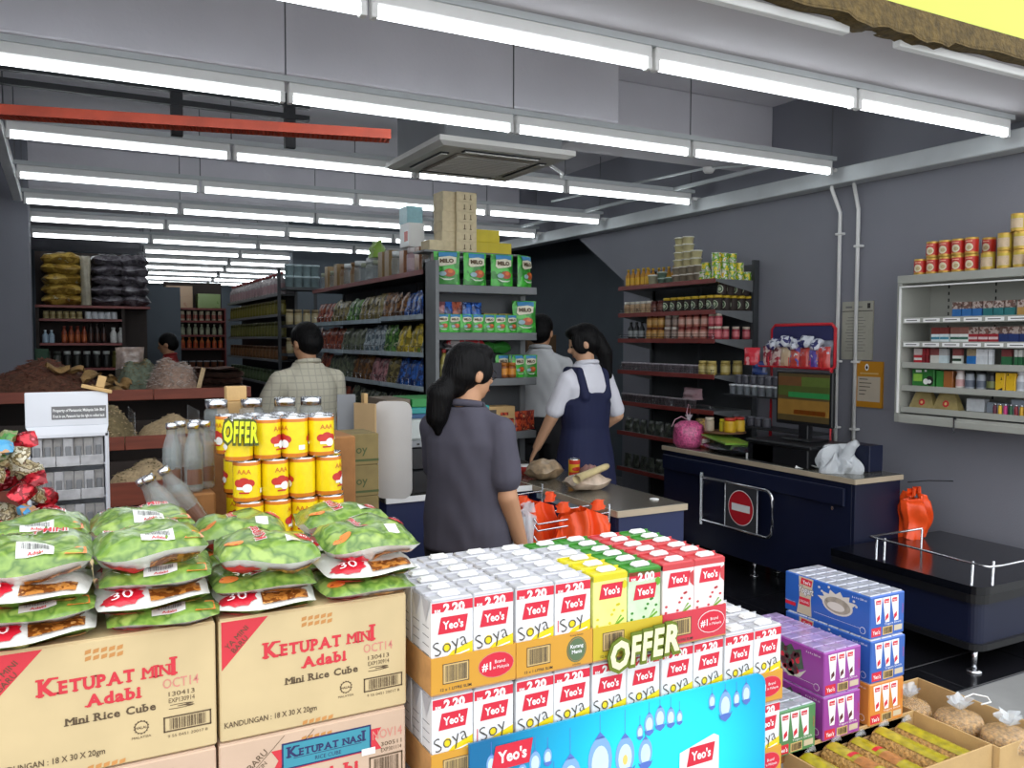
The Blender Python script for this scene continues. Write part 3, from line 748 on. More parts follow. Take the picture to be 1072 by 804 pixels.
    for lev in (1, 2, 3):
        z = TZ1-LV*(lev-1)
        for n in range(4 if lev == 1 else 5):
            front, deco = fr1[n] if lev == 1 else ('tray_orange', 'one' if n % 2 == 0 else 'seal')
            lvn = {1: 'top', 2: 'middle', 3: 'bottom'}[lev]
            tray(n, z, front, f'{cn[front]} cardboard drink tray, {lvn} level, {names[n]}', deco)
            for c in (0, 1):
                for r in range(6):
                    if lev == 3 and not (n == 0 and (c == 0 or r == 0)) and r not in (0, 5): continue
                    if lev == 2 and n in (1, 2, 3) and r in (1, 2, 3, 4): continue
                    k = 'soya'
                    if lev == 1:
                        if n == 1 and c == 1: k = 'soy'
                        if n == 2: k = ('yellow' if r < 3 else 'soya' if r < 5 else 'green') if c == 0 else 'green'
                        if n == 3: k = 'red' if c == 0 or r < 4 else 'green'
                    elif n == 0 and c == 1: k = 'soy'
                    nm = KIND[k][2]; side = 'left' if c == 0 else 'right'
                    lb = f'{"white " if k in ("soya", "soy") else ""}{nm} pack, {ORD[r]} from front, {side} side of {lvn} tray, {names[n]}'
                    pack(k, r == 0, (TX0+TW*(n+.5)+(c-.5)*.0905, TY0+.004+.0525*(r+.5)+(jit(.003) if r else 0), z+.004), lb)
    table('low display table carrying the stacked drink trays', TX0-.01, TX0+TW*5+.01, TY0+.01, TY0+D6+.06, TZ1-2*LV)
drinks()

def offer(name, label, loc, rot, size, inner, outer, tilt, xs=1):
    """cut-out OFFER sign: letters with a darker border"""
    t = thing(name, label, 'sign', loc, rot)
    f = plane_map((0, 0, 0)); b = MB(); b2 = MB(); x = 0
    for i, ch in enumerate('OFFER'):
        v, fc, x0, x1 = tgeo(ch, .07); w = (x1-x0)*size*.9*xs
        s = 1.06-.0*i; z = tilt*x
        b.text(f, ch, x+w/2, z, size*s*1.25, outer, l=1, bold=.12, width=w*1.28, shear=.12); b.text(f, ch, x+w/2, z+.03*size, size*s*1.2, inner, l=4, bold=.045, width=w*1.0, shear=.12)
        x += w*1.04
    for q, nm, ex in ((b, 'letter_border', .003), (b2, 'x', 0)):
        if not q.v: continue
        # give the sign board thickness
        n = len(q.v); q.v += [(p[0], p[1]+ex, p[2]) for p in q.v]; q.f += [tuple(n+i for i in reversed(f_)) for f_ in q.f]; q.fm += q.fm[:]; q.sm += q.sm[:]
        q.build('cut_out_letters', t)
    return t
def poster():
    # printed board: cyan glow in the middle of a deep blue print
    m = bpy.data.materials.new('poster_print'); m.use_nodes = True; nt = m.node_tree; bs = nt.nodes['Principled BSDF']; bs.inputs['Roughness'].default_value = .35
    tc = nt.nodes.new('ShaderNodeTexCoord'); mp = nt.nodes.new('ShaderNodeMapping'); mp.inputs['Location'].default_value = (-.2, 0, -1.05); mp.inputs['Scale'].default_value = (2.1, 0, 2.4)
    gr = nt.nodes.new('ShaderNodeTexGradient'); gr.gradient_type = 'SPHERICAL'; rp = nt.nodes.new('ShaderNodeValToRGB')
    L = nt.links; L.new(tc.outputs['Object'], mp.inputs[0]); L.new(mp.outputs[0], gr.inputs[0]); L.new(gr.outputs[0], rp.inputs[0]); L.new(rp.outputs[0], bs.inputs['Base Color'])
    e = rp.color_ramp.elements; e[0].position = 0; e[0].color = lin('136c9c')+[1]; e[1].position = .8; e[1].color = lin('2af0f4')+[1]
    q = e.new(.4); q.color = lin('16b4e0')+[1]
    W, H = .785, .60
    t = thing('poster_board', 'blue printed poster board with hanging lanterns leaning on the trays', 'poster', (1.082, 1.462, .205), (-.012, 0, 0))
    # board outline with rounded top right corner
    r = .03; pts = [(-W/2, 0), (W/2, 0)]+[(W/2-r+r*math.cos(a), H-r+r*math.sin(a)) for a in [PI/2*i/6 for i in range(7)]]+[(-W/2, H)]
    b = MB(); n = len(pts); b.poly([(x, -.003, z-.0) for x, z in pts]+[(x, .003, z) for x, z in pts], [tuple(range(n)), tuple(range(n, 2*n))]+[(i, (i+1) % n, n+(i+1) % n, n+i) for i in range(n)], m, out=(0, 0, H/2))
    o = b.build('board', t)
    f = plane_map((0, -.003, 0)); b = MB()
    lan = m_('lantern_white', 'cfe9fb', rough=.4, var=.05, scale=30); lb = m_('lantern_blue', '5a78c8', rough=.4, var=.1); lc = m_('lantern_sky', '84aee0', rough=.4, var=.05); ly = m_('lantern_yellow', 'f0d070', rough=.4)
    def lantern(a, v, s, y=False):
        s *= .82
        b.rect(f, a-.0006, v+.5*s, a+.0006, min(v+.5*s+.6*s, H-.004), lb, 1)
        b.shape(f, [(a-.12*s, v+.42*s), (a, v+.55*s), (a+.12*s, v+.42*s)], lb, 2)
        b.ell(f, a, v, .27*s, .46*s, lc, 2); b.ell(f, a, v-.04*s, .19*s, .33*s, lan, 3); b.ell(f, a, v-.08*s, .07*s, .12*s, ly if y else lan, 4)
        b.shape(f, [(a-.31*s, v-.24*s), (a-.22*s, v-.32*s), (a-.1*s, v-.28*s), (a+.1*s, v-.28*s), (a+.22*s, v-.32*s), (a+.31*s, v-.24*s), (a+.2*s, v-.44*s), (a, v-.56*s), (a-.2*s, v-.44*s)], lb, 5)
    for a, v, s, y in ((-.16, .475, .12, True), (-.085, .495, .14, False), (-.02, .49, .115, True), (.035, .485, .085, False), (-.245, .53, .06, False), (-.275, .515, .05, False), (-.215, .535, .045, False),
                       (.045, .548, .06, False), (.075, .555, .065, False), (.105, .55, .055, False), (.13, .545, .04, False), (.02, .535, .04, False), (.225, .562, .045, False), (.265, .545, .085, False), (.30, .553, .045, False), (.33, .56, .06, False),
                       (-.20, .44, .09, False), (-.345, .55, .05, False), (-.33, .47, .08, False)):
        lantern(a, v, s, y)
    drinks.logo(b, f, -.30, .535, 1.5, 6); drinks.logo(b, f, .19, .425, 1.3, 8)
    b.shape(f, [(.125, .2), (.245, .2), (.245, .478), (.23, .486), (.13, .462)], 'print_white', 6)
    b.build('printed_artwork', t)
    offer('offer_sign', 'cream OFFER cut-out sign with olive border on the drink trays', (1.02, 1.463, .893), 0, .064, m_('offer_cream', 'f3f2c0', rough=.4, var=.03), m_('offer_olive', '6d7d22', rough=.4, var=.1), .10)
poster()

# ------------------------------------------------------------------ yoghurt drink cases and noodle cartons at the right
def cases():
    for k, c in (('case_blue', '2f62b8'), ('case_purple', '9a3f9e'), ('case_orange', 'd98a3c'), ('case_green', '4f8a58')): m_(k, c, rough=.3, var=.05, coat=.5)
    m_('case_film', 'b9bcc8', rough=.2, var=.25, scale=22, coat=.8, metal=.15); m_('case_film_p', 'a68fbe', rough=.2, var=.25, scale=22, coat=.8); m_('case_cream', 'cdbfa4', rough=.4, var=.03); m_('splash', 'a59c8c', rough=.35, var=.2, scale=40); m_('splash_l', 'd8d2c6', rough=.35, var=.05)
    m_('berry', '5b2a35', rough=.4, var=.4, scale=70); m_('berry_leaf', '4a5a4c', rough=.4, var=.3, scale=50)
    W, D, H = .160, .352, .134
    def case(colm, film, label, loc, kind, rz=0):
        t = thing('drink_case', label, 'drink case', loc, rz, 'shrink-wrapped yoghurt drink cases')
        MB().box(0, W, 0, D, 0, H, colm, bev=.003).build('case_body', t)
        # shrink-wrapped pack tops
        for i in range(3):
            for j in range(8):
                MB().box(.003+i*(W-.006)/3, .003+(i+1)*(W-.006)/3-.003, .004+j*(D-.008)/8, .004+(j+1)*(D-.008)/8-.004, H-.002, H+.0035, film, bev=.003).build('pack_top', t)
        fe = plane_map((0, 0, 0)); b = MB()          # end panel with three packs
        light = 'print_white'
        for i in range(3):
            a = .036+.038*i
            b.shape(fe, [(a-.019, .126), (a+.017, .126), (a+.011+.004*i, .045), (a-.008+.004*i, .045)], light, 1)
            b.rect(fe, a-.012, .107, a+.011, .12, 'ink_band', 2); b.text(fe, "Yeo's", a, .110, .008, 'print_white', l=3, bold=.02, width=.018)
            b.shape(fe, [(a-.006+.002*i, .05), (a+.008+.002*i, .06), (a+.006+.002*i, .075), (a-.006+.002*i, .065)], 'ink_band' if kind != 'berry' else 'berry', 2)
        b.rect(fe, .006, .006, .05, .034, 'ink_band', 1); b.text(fe, "Yeo's", .028, .013, .018, 'print_white', l=3, bold=.02, width=.034)
        b.rect(fe, .058, .006, .105, .032, 'ink_buff', 1); b.barcode(fe, .062, .009, .101, .029, seed=3)
        b.text(fe, 'Yogurt Drink', .105, .037, .009, 'print_white', l=2, width=.08); b.rect(fe, .112, .012, .15, .03, 'case_cream', 1); b.text(fe, 'YOGURT', .153, .08, .008, 'ink_band', l=3, rot=PI/2)
        b.build('printed_end', t)
        fs = plane_map((0, D, 0), (0, -1, 0), (0, 0, 1), (-1, 0, 0)); b = MB()      # long side panel
        b.shape(fs, [(.062, .132), (.125, .132), (.115, .06), (.12, .004), (.055, .004), (.066, .06)], 'case_cream', 1)
        b.shape(fs, [(.073, .128), (.121, .126), (.116, .104), (.07, .106)], 'ink_band', 2); b.text(fs, "Yeo's", .096, .110, .016, 'print_white', l=3, bold=.03, width=.034)
        b.text(fs, 'Yogurt', .095, .078, .032, 'print_grey', l=4, bold=.07, width=.067, shear=.1); b.text(fs, 'Yogurt', .095, .078, .032, 'print_white', l=6, bold=.01, width=.064, shear=.1)
        b.rect(fs, .066, .036, .112, .062, 'ink_band', 2); b.text(fs, 'ORIGINAL' if kind != 'berry' else 'BERRY', .089, .044, .012, 'print_white', l=4, width=.04)
        b.rect(fs, .004, .022, .05, .034, 'ink_band', 2); b.rect(fs, 0.002, .036, .05, .0368, 'print_white', 2); b.rect(fs, .13, .026, .33, .0268, 'print_white', 2)
        b.text(fs, '6 x 4 x 200 ml', .31, .116, .009, 'print_white', width=.055)
        if kind == 'splash':
            R = random.Random(2); pts = []
            for i in range(26):
                a = 2*PI*i/26; k = 1.28 if i % 2 == 0 and 0 < a < PI*1.05 else .93
                pts.append((.225+.066*k*math.cos(a), .075+.036*k*math.sin(a)))
            b.shape(fs, pts, 'splash_l', 2); b.ell(fs, .225, .073, .053, .026, 'splash', 3); b.ell(fs, .22, .068, .035, .014, 'splash_l', 4)
            for a, v in ((.15, .115), (.162, .105), (.19, .125), (.3, .09), (.29, .105)): b.ell(fs, a, v, .005, .004, 'splash_l', 3, 8)
            b.shape(fs, [(.165, .10), (.195, .07), (.2, .062), (.185, .075)], 'splash_l', 3)
        else:
            b.shape(fs, [(.17, .1), (.185, .12), (.2, .108), (.222, .124), (.236, .108), (.262, .118), (.268, .088), (.275, .06), (.25, .05), (.235, .025), (.21, .03), (.19, .05), (.165, .07)], 'berry_leaf', 2)
            R = random.Random(4)
            for q in range(26): b.ell(fs, .22+R.uniform(-.036, .036), .074+R.uniform(-.035, .032), .0085, .0085, 'berry' if q % 3 else 'ink_band', 3+q % 3, 9)
            b.shape(fs, [(.15, .065), (.175, .04), (.215, .02), (.26, .03), (.285, .06), (.26, .045), (.21, .035), (.175, .055)], 'splash_l', 2)
        b.ell(fs, .325, .022, .011, .011, 'print_white', 2); b.ell(fs, .325, .022, .0095, .0095, colm, 3)
        b.build('printed_side', t)
    case('case_blue', 'case_film', 'blue yoghurt drink case on top of the right stack', (2.205, 1.757, .666), 'splash')
    case('case_blue', 'case_film', 'blue yoghurt drink case, second from top of the right stack', (2.197, 1.745, .530), 'splash')
    case('case_orange', 'case_film', 'orange yoghurt drink case at the bottom of the right stack', (2.195, 1.745, .394), 'splash')
    case('case_purple', 'case_film_p', 'purple berry yoghurt case on top of the middle stack', (1.992, 1.745, .530), 'berry')
    case('case_purple', 'case_film_p', 'purple berry yoghurt case below the top purple one', (1.990, 1.742, .394), 'berry')
    case('case_green', 'case_film', 'green yoghurt drink case low behind the poster board', (1.79, 1.735, .394), 'splash')
    table('low display table under the yoghurt drink cases', 1.78, 2.38, 1.75, 2.12, .392)

    # noodle cartons
    m_('noodle', 'b98f52', rough=.55, var=.5, scale=95, bump=1, bscale=110); m_('noodle_label', 'a89a18', rough=.35, var=.3, scale=40, coat=.4)
    m_('noodle_brown', 'a9703a', rough=.4, var=.25, scale=60); m_('ink_purple', '3e3a86', rough=.6, var=0)
    def open_carton(label, x0, x1, y0, y1, z0, z1, marks=False):
        t = thing('open_carton', label, 'carton', ((x0+x1)/2, (y0+y1)/2, z0)); w, d, h = (x1-x0)/2, (y1-y0)/2, z1-z0; e = .005
        MB().box(-w, w, -d, d, 0, .006, 'kraft').build('base', t)
        for nm, bx in (('front_wall', (-w, w, -d, -d+e)), ('back_wall', (-w, w, d-e, d)), ('side_wall', (-w, -w+e, -d+e, d-e)), ('side_wall', (w-e, w, -d+e, d-e))):
            MB().box(*bx, .006, h, 'kraft', bev=.001).build(nm, t)
        if marks:
            f = plane_map((0, -d, 0)); b = MB()
            for k in range(4):
                a = .0+.03*k; b.frame(f, a, h-.055, a+.028, h-.02, .002, 'ink_purple', 1)
            b.shape(f, [(.005, h-.05), (.023, h-.05), (.019, h-.042), (.019, h-.03), (.009, h-.03), (.009, h-.042)], 'ink_purple', 2)
            b.shape(f, [(.033, h-.037), (.044, h-.024), (.055, h-.037)], 'ink_purple', 2); b.rect(f, .043, h-.05, .045, h-.035, 'ink_purple', 2)
            b.shape(f, [(.064, h-.05), (.084, h-.05), (.08, h-.03), (.068, h-.03)], 'ink_purple', 2); b.rect(f, .097, h-.05, .1, h-.025, 'ink_purple', 2); b.rect(f, .108, h-.05, .111, h-.025, 'ink_purple', 2)
            b.build('handling_marks', t)
        return t
    open_carton('open cardboard carton holding rolls of dried noodles', 1.84, 2.42, 1.49, 1.755, .18, .40)
    open_carton('open cardboard carton with purple handling marks behind noodle rolls', 2.425, 2.68, 1.47, 1.93, .18, .395, True)
    open_carton('carton supporting the noodle roll carton from below', 1.84, 2.42, 1.505, 1.75, -.004, .178)
    open_carton('carton supporting the bagged noodle carton from below', 2.43, 2.68, 1.475, 1.93, -.004, .178)
    def roll(band2):
        r = thing('noodle_roll', 'l', 'noodles')
        b = MB(); R = random.Random(3)
        b.lathe([(.001, .016), (.038, .016), (.046, .022)]+[(.0445+(.0025 if k % 2 else 0), .026+k*.0105) for k in range(22)]+[(.046, .256), (.038, .261), (.001, .261)], 22, m='noodle', axis='y'); b.build('noodle_cakes', r)
        b = MB()
        def wrap(a0, a1, y0, y1, m, rr):
            b.grid(lambda i, j: Vector((rr*math.cos(a0+(a1-a0)*i), y0+(y1-y0)*j, rr*math.sin(a0+(a1-a0)*i))), 10, 1, m)
        wrap(.6, 2.2, .026, .25, 'noodle_label', .0478)
        if band2: wrap(.6, 2.2, .09, .15, 'noodle_brown', .0483); wrap(.8, 2.0, .165, .18, 'red', .0485)
        b.build('paper_label', r)
        b = MB(); b.tube([(0, .25, .03), (.01, .256, .05), (.03, .25, .058)], [.012, .006, .012], 'clear_film', n=7); b.build('wrapper_twist', r)
        return Proto(r)
    A, B = roll(False), roll(True)
    for i in range(5):
        lb = f'noodle roll with yellow paper label, {ORD[i]} from the left in open carton'
        (B if i in (1, 2) else A).put((1.915+.107*i, 1.485, .335+(.008 if i % 2 else 0)), (0.0, 0, 0), lb, 'noodles', 'noodle rolls in the open carton')
    for i in range(5):
        A.put((1.91+.107*i, 1.487, .236), (0, 0, 0), f'noodle roll in the lower layer, {ORD[i]} from the left', 'noodles', 'noodle rolls in the open carton')
    def cake():
        r = thing('noodle_bag', 'l', 'noodles')
        b = MB(); b.lathe([(.001, 0), (.055, 0), (.073, .012), (.075, .03), (.066, .05), (.03, .056), (.001, .054)], 22, m='noodle'); b.build('noodle_cake', r)
        b = MB(); b.lathe([(.06, -.001), (.076, .012), (.078, .032), (.067, .053), (.03, .062), (.012, .07), (.009, .078)], 22, m=m_('film_thin', 'e8ecee', rough=.1, var=0, alpha=.09, coat=.8))
        b.build('clear_wrapper', r)
        b = MB()
        for ph in (0, 1.3):
            b.grid(lambda i, j: Vector(((.008+.026*j+.009*j*math.sin(14*PI*i+ph))*math.cos(2*PI*i), (.008+.026*j+.009*j*math.cos(10*PI*i+ph))*math.sin(2*PI*i), .072+(.034-.008*ph)*j+.007*j*math.sin(8*PI*i+ph))), 42, 4, 'clear_bag')
        b.build('tied_top', r); return Proto(r)
    K = cake()
    for i, (x, y, z) in enumerate(((2.50, 1.835, .325), (2.545, 1.68, .335), (2.56, 1.53, .34))):
        K.put((x, y, z), .5*i, ['round noodle cake in a tied clear bag by the orange case', 'round noodle cake in a tied clear bag, middle one', 'round noodle cake in a tied clear bag nearest the carton marks'][i], 'noodles', 'bagged noodle cakes')
        K.put((x, y, z-.085), .3*i, f'round noodle cake in the lower layer, {ORD[i]} from the back', 'noodles', 'bagged noodle cakes')
    b = MB().tube([(2.60, 1.70, .425), (2.63, 1.69, .435), (2.66, 1.66, .43), (2.655, 1.645, .42), (2.62, 1.655, .415)], .0025, 'white', n=6); tag(b.build('wire_loop'), 'thin white loop of wire above the noodle bags', 'wire')
cases()

# ------------------------------------------------------------------ cashier counters
def counter(label, x0, x1, y0, y1, h, panel, extra=None):
    t = thing('checkout_counter', label, 'counter', ((x0+x1)/2, (y0+y1)/2, 0)); w, d = (x1-x0)/2, (y1-y0)/2
    MB().box(-w, w, -d, d, h-.03, h, 'counter_steel', bev=.004).build('worktop', t)
    b = MB(); b.box(-w-.004, w+.004, -d-.006, -d, h-.032, h-.002, 'counter_trim'); b.box(-w-.006, -w, -d, d, h-.032, h-.002, 'counter_trim'); b.build('edge_trim', t)
    MB().box(-w+.01, w-.01, -d+.005, -d+.03, .12, h-.033, panel, bev=.002).build('end_panel', t)
    MB().box(-w+.01, -w+.035, -d+.03, d-.01, .12, h-.033, panel, bev=.002).build('side_panel', t)
    MB().box(w-.035, w-.01, -d+.03, d-.01, .12, h-.033, panel, bev=.002).build('side_panel', t)
    MB().box(-w+.04, w-.04, d-.035, d-.012, .12, h-.033, panel).build('back_panel', t)
    MB().box(-w+.04, w-.04, -d+.035, d-.04, .12, .14, panel).build('bottom_shelf', t)
    for i in (-1, 1):
        for j in (-1, 0, 1):
            b = MB(); b.cyl((i*(w-.1), j*(d-.25), .012), .012, .11, 'chrome', n=10); b.lathe([(.03, 0), (.03, .006), (.013, .016)], 14, (i*(w-.1), j*(d-.25), 0), m='chrome'); b.build('levelling_foot', t)
    return t
def counters():
    c1 = counter('checkout counter with steel worktop and orange bags hanging at its side', 2.28, 2.69, 3.22, 4.95, .8, 'navy2')
    b = MB().box(-.205, -.195, -.6, -.1, .735, .765, 'price_strip'); b.build('side_strip', c1)
    b = MB(); b.lathe([(.022, 0), (.024, .004), (.02, .006)], 14, (.12, -.72, .8), m='white'); b.build('round_sticker', c1)
    c2 = counter('dark navy checkout counter with no-entry gate beside the aisle', 4.02, 4.43, 3.33, 5.10, .8, 'navy')
    MB().box(-.222, -.20, -.82, .86, .63, .735, 'navy', bev=.003).build('apron_panel', c2)
    MB().box(-.225, -.22, -.75, -.735, .6, .62, 'chrome').build('panel_latch', c2)
    # cross part of the first counter behind the shopper
    t = thing('till_cabinet', 'navy till cabinet with steel top behind the shopper in grey', 'cabinet', (1.85, 4.27, 0))
    MB().box(-.43, .42, -.25, .25, .77, .8, 'counter_steel', bev=.003).build('worktop', t); MB().box(-.42, .41, -.24, .24, .1, .768, 'navy2', bev=.004).build('body', t)
    MB().box(-.425, .42, -.256, -.25, .77, .8, 'white').build('edge_trim', t); MB().box(-.4, .4, -.22, .22, 0, .1, 'black_steel').build('plinth', t)
    # gate
    g = thing('swing_gate', 'chrome tube swing gate with round no-entry sign', 'gate', (3.955, 0, 0))
    r = .011; y0, y1, z0, z1 = 4.57, 3.90, .335, .64
    pts = [(0, y0, z0), (0, y1+.06, z0)]+[(0, y1+.06-.06*math.sin(a), z0+.06-.06*math.cos(a)) for a in (.4, .8, 1.2, 1.57)]+[(0, y1+.06-.06*math.cos(a), z1-.06+.06*math.sin(a)) for a in (0, .4, .8, 1.2, 1.57)]+[(0, y0, z1)]
    MB().tube(pts, r, 'chrome', n=8).build('tube_frame', g); MB().tube([(0, y0, z0-.03), (0, y0, z1+.03)], .014, 'chrome', n=8).build('hinge_post', g)
    for y in (4.33, 4.03): MB().tube([(0, y, z0), (0, y, z1)], .006, 'chrome', n=6).build('cross_bar', g)
    for z in (.37, .6): MB().box(0, .055, y0-.015, y0+.015, z-.012, z+.012, 'chrome').build('hinge_bracket', g)
    s = MB().box(-.003, .003, 4.035, 4.325, .345, .63, m_('sign_grey', '3a3b3f', rough=.5), bev=.001).build('sign_plate', g)
    f = plane_map((-.003, 4.18, .487), (0, -1, 0), (0, 0, 1), (-1, 0, 0)); b = MB(); b.ell(f, 0, 0, .118, .118, 'white', 1, 32); b.ell(f, 0, 0, .113, .113, 'red', 2, 32); b.rect(f, -.085, -.024, .085, .024, 'white', 3); b.build('no_entry_disc', s)
    # packing bench
    t = thing('packing_bench', 'low black packing bench with chrome rail by the entrance', 'bench', (3.80, 2.42, 0))
    def slab(z0, z1, m, x1=.95, y1=.88, r=.07, ins=0):
        pts = [(ins, y1), (ins, ins+r)]+[(ins+r-r*math.cos(a), ins+r-r*math.sin(a)) for a in (.3, .6, .9, 1.2, 1.57)]+[(x1, ins), (x1, y1)]
        n = len(pts); b = MB(); b.poly([(x, y, z0) for x, y in pts]+[(x, y, z1) for x, y in pts], [tuple(range(n)), tuple(range(n, 2*n))]+[(i, (i+1) % n, n+(i+1) % n, n+i) for i in range(n)], m, out=(x1/2, y1/2, (z0+z1)/2)); return b
    slab(.39, .43, 'glossy_black').build('bench_top', t); slab(.345, .39, 'black_plastic', ins=.006).build('bumper', t)
    slab(.14, .345, 'navy', ins=.03, r=.05).build('apron', t); slab(.115, .145, 'black_plastic', ins=.01).build('lower_bumper', t)
    for x, y in ((.06, .06), (.88, .06), (.06, .8), (.88, .8)):
        b = MB(); b.cyl((x, y, .012), .013, .11, 'chrome', n=10); b.lathe([(.035, 0), (.035, .006), (.014, .016)], 14, (x, y, 0), m='chrome'); b.build('levelling_foot', t)
    b = MB().tube([(.42, .62, .55), (.0, .62, .55), (-.0, .60, .55), (-.03, -.02, .55), (-.02, -.05, .55), (.05, -.06, .55), (.9, -.06, .55)], .006, 'chrome', n=7); b.build('rail', t)
    for x, y in ((.025, .60), (.05, .57), (.02, .06), (.11, .015), (.42, .62)): MB().tube([(x, y, .43), (x-.01, y-.01, .55)], .006, 'chrome', n=7).build('rail_post', t)
counters()

# ------------------------------------------------------------------ right wall shelf unit
def wall_unit():
    X0, X1, Y0, Y1 = 4.45, 4.88, 5.02, 6.30
    Z = [2.07, 1.83, 1.605, 1.325, 1.045, .775, .45]
    t = thing('wall_shelf_unit', 'dark grey wall shelf unit with red shelf edges on right wall', 'shelf unit', (X1, Y0, 0)); d = X1-X0; L = Y1-Y0
    MB().box(-.02, 0, 0, L, .05, 2.2, 'shelf_dark').build('back_panel', t)
    for y in (-.02, L/2, L): MB().box(-.05, -.0, y, y+.03, 0, 2.23, 'shelf_dark').build('upright', t)
    MB().box(-.42, -.0, -.01, L, 0, .1, 'shelf_dark').build('plinth', t)
    for k, z in enumerate(Z):
        s = MB().box(-d+.004, -.05, 0, L, z-.02, z, 'shelf_grey', bev=.002).build('shelf', t)
        MB().box(-d-.004, -d+.004, .0, L, z-.03, z+.006, 'red_strip', bev=.001).build('edge_strip', s)
        for y in (-.006, L):
            b = MB(); b.poly([(-d+.01, y, z-.02), (-.02, y, z-.1), (-.02, y, z), (-d+.01, y, z), (-d+.01, y+.006, z-.02), (-.02, y+.006, z-.1), (-.02, y+.006, z), (-d+.01, y+.006, z)],
                             [(0, 1, 2, 3), (4, 5, 6, 7), (0, 1, 5, 4), (0, 3, 7, 4), (3, 2, 6, 7)], 'shelf_grey', out=(-.2, y+.003, z-.03)); b.build('bracket', s)
        if 0 < k < 5:
            b = MB()
            for q in range(6):
                for o in (0, .022): b.tube([(-d+.006, .03+q*.243+o-.01, z), (-d+.006, .03+q*.243+o-.01, z+.045)], .002, 'chrome', n=4)
            b.tube([(-d+.006, 0, z+.042), (-d+.006, L, z+.042)], .0018, 'chrome', n=4); b.tube([(-d+.006, 0, z+.022), (-d+.006, L, z+.022)], .0018, 'chrome', n=4)
            b.build('wire_fence', s)
    sh = ['top', 'second', 'third', 'fourth', 'fifth', 'sixth', 'seventh']
    def row(mesh, nm, cat, desc, k, ys, x, dz=0, group=None, rot=-PI/2, extra=''):
        for i, y in enumerate(ys):
            put(nm, mesh, (x+jit(.004), y+jit(.003), Z[k]+dz+.001), rot+jit(.15), f'{desc}, {ORD[i]} from left{extra}, wall unit {sh[k]} shelf', cat, group or f'{desc}s on the wall unit')
    def ys(a, b, n): return [a+(b-a)*i/max(1, n-1) for i in range(n)]
    amber = bottle(.155, .026, 'b8811c', 'c9a22c', 'd8a820')
    row(amber, 'sauce_bottle', 'bottle', 'amber sauce bottle', 0, ys(6.22, 5.93, 5), 4.50); row(amber, 'sauce_bottle', 'bottle', 'amber sauce bottle', 0, ys(6.2, 5.7, 8), 4.60, extra=' in back row')
    b8 = cup(.085, .045, 'd6d2b0', 'e8e8e0'); row(b8, 'tub', 'tub', 'pale tub', 0, [5.86], 4.5); c7 = cup(.05, .042, '7f9a86', 'b9c8bc'); row(c7, 'tub', 'tub', 'small grey green tub', 0, [5.74, 5.63], 4.5); row(c7, 'tub', 'tub', 'upper grey green tub', 0, [5.74], 4.5, .051)
    tub = cup(.058, .048, 'e6dca8', 'f0eee0'); tub2 = cup(.062, .046, 'a89c86', 'd8d2c6')
    row(tub2, 'tub', 'tub', 'grey brown printed tub', 0, ys(5.54, 5.26, 4), 4.50); row(tub2, 'tub', 'tub', 'grey brown printed tub', 0, ys(5.54, 5.26, 4), 4.50, .064, extra=' on second tier')
    row(tub, 'tub', 'tub', 'cream margarine tub', 0, ys(5.53, 5.32, 3), 4.51, .128, extra=' on third tier'); row(tub, 'tub', 'tub', 'cream margarine tub', 0, ys(5.52, 5.31, 3), 4.51, .188, extra=' on fourth tier'); row(tub, 'tub', 'tub', 'cream margarine tub', 0, ys(5.52, 5.415, 2), 4.51, .248, extra=' on fifth tier'); row(tub, 'tub', 'tub', 'cream margarine tub', 0, ys(5.52, 5.415, 2), 4.51, .308, extra=' on top tier')
    fm = blotch('fruit_tin', ['d8c41e', 'e4d020', '6aa52a', 'd9d6c4', 'd8b41c'], scale=28); M['fruit_tin'] = fm
    ft = can(.068, .036, 'fruit_tin', 'e0ddd0')
    def endrow(mesh, nm, cat, desc, k, xs, y, dz=0, extra=''):
        for i, x in enumerate(xs): put(nm, mesh, (x, y+jit(.004), Z[k]+dz+.001), -PI/2+jit(.4), f'{desc}, {ORD[i]} from front{extra}, near end of wall unit {sh[k]} shelf', cat, f'{desc}s on the wall unit')
    endrow(ft, 'fruit_tin', 'tin', 'yellow green tin', 0, ys(4.50, 4.82, 5), 5.07); endrow(ft, 'fruit_tin', 'tin', 'yellow green tin', 0, ys(4.50, 4.74, 4), 5.07, .0685, ' on second tier'); endrow(ft, 'fruit_tin', 'tin', 'yellow green tin', 0, ys(4.50, 4.66, 3), 5.07, .137, ' on top tier')
    row(ft, 'fruit_tin', 'tin', 'yellow green fruit tin', 0, [5.22, 5.145], 4.50); row(ft, 'fruit_tin', 'tin', 'upper yellow green fruit tin', 0, [5.19], 4.50, .0685)
    # second shelf
    wj = jar(.105, .034, 'b59a78', 'd8d4c8', 'a98a66'); row(wj, 'jar', 'jar', 'tan jar with white lid', 1, ys(6.22, 5.9, 5), 4.50)
    bj = MB(); bj.lathe([(.034, 0), (.037, .006), (.037, .085), (.03, .097), (.034, .097), (.034, .118), (.001, .118)], 14, mats=['wood_dark', 'wood_dark', 'wood_dark', pcol('c8a82c'), pcol('c8a82c'), pcol('c8a82c')])
    cm = cyl_map(.037); bj.ell(cm, 0, .047, .03, .032, pcol('b8c0a8'), 2, 16); bj.ell(cm, 0, .047, .024, .026, pcol('3f5a3a'), 4, 16); bj.ell(cm, 0, .047, .014, .015, pcol('b8c0a8'), 6, 12); bj = bj.mesh('jar')
    dj = jar(.1, .034, '5c2b24', '54201c', '7c4a3c'); row(dj, 'jar', 'jar', 'dark red brown jar', 1, ys(5.83, 5.74, 2), 4.50)
    row(bj, 'spread_jar', 'jar', 'dark jar with round green label', 1, ys(5.66, 5.12, 7), 4.50); row(bj, 'spread_jar', 'jar', 'dark jar with round green label', 1, ys(5.62, 5.16, 6), 4.60, extra=' in back row')
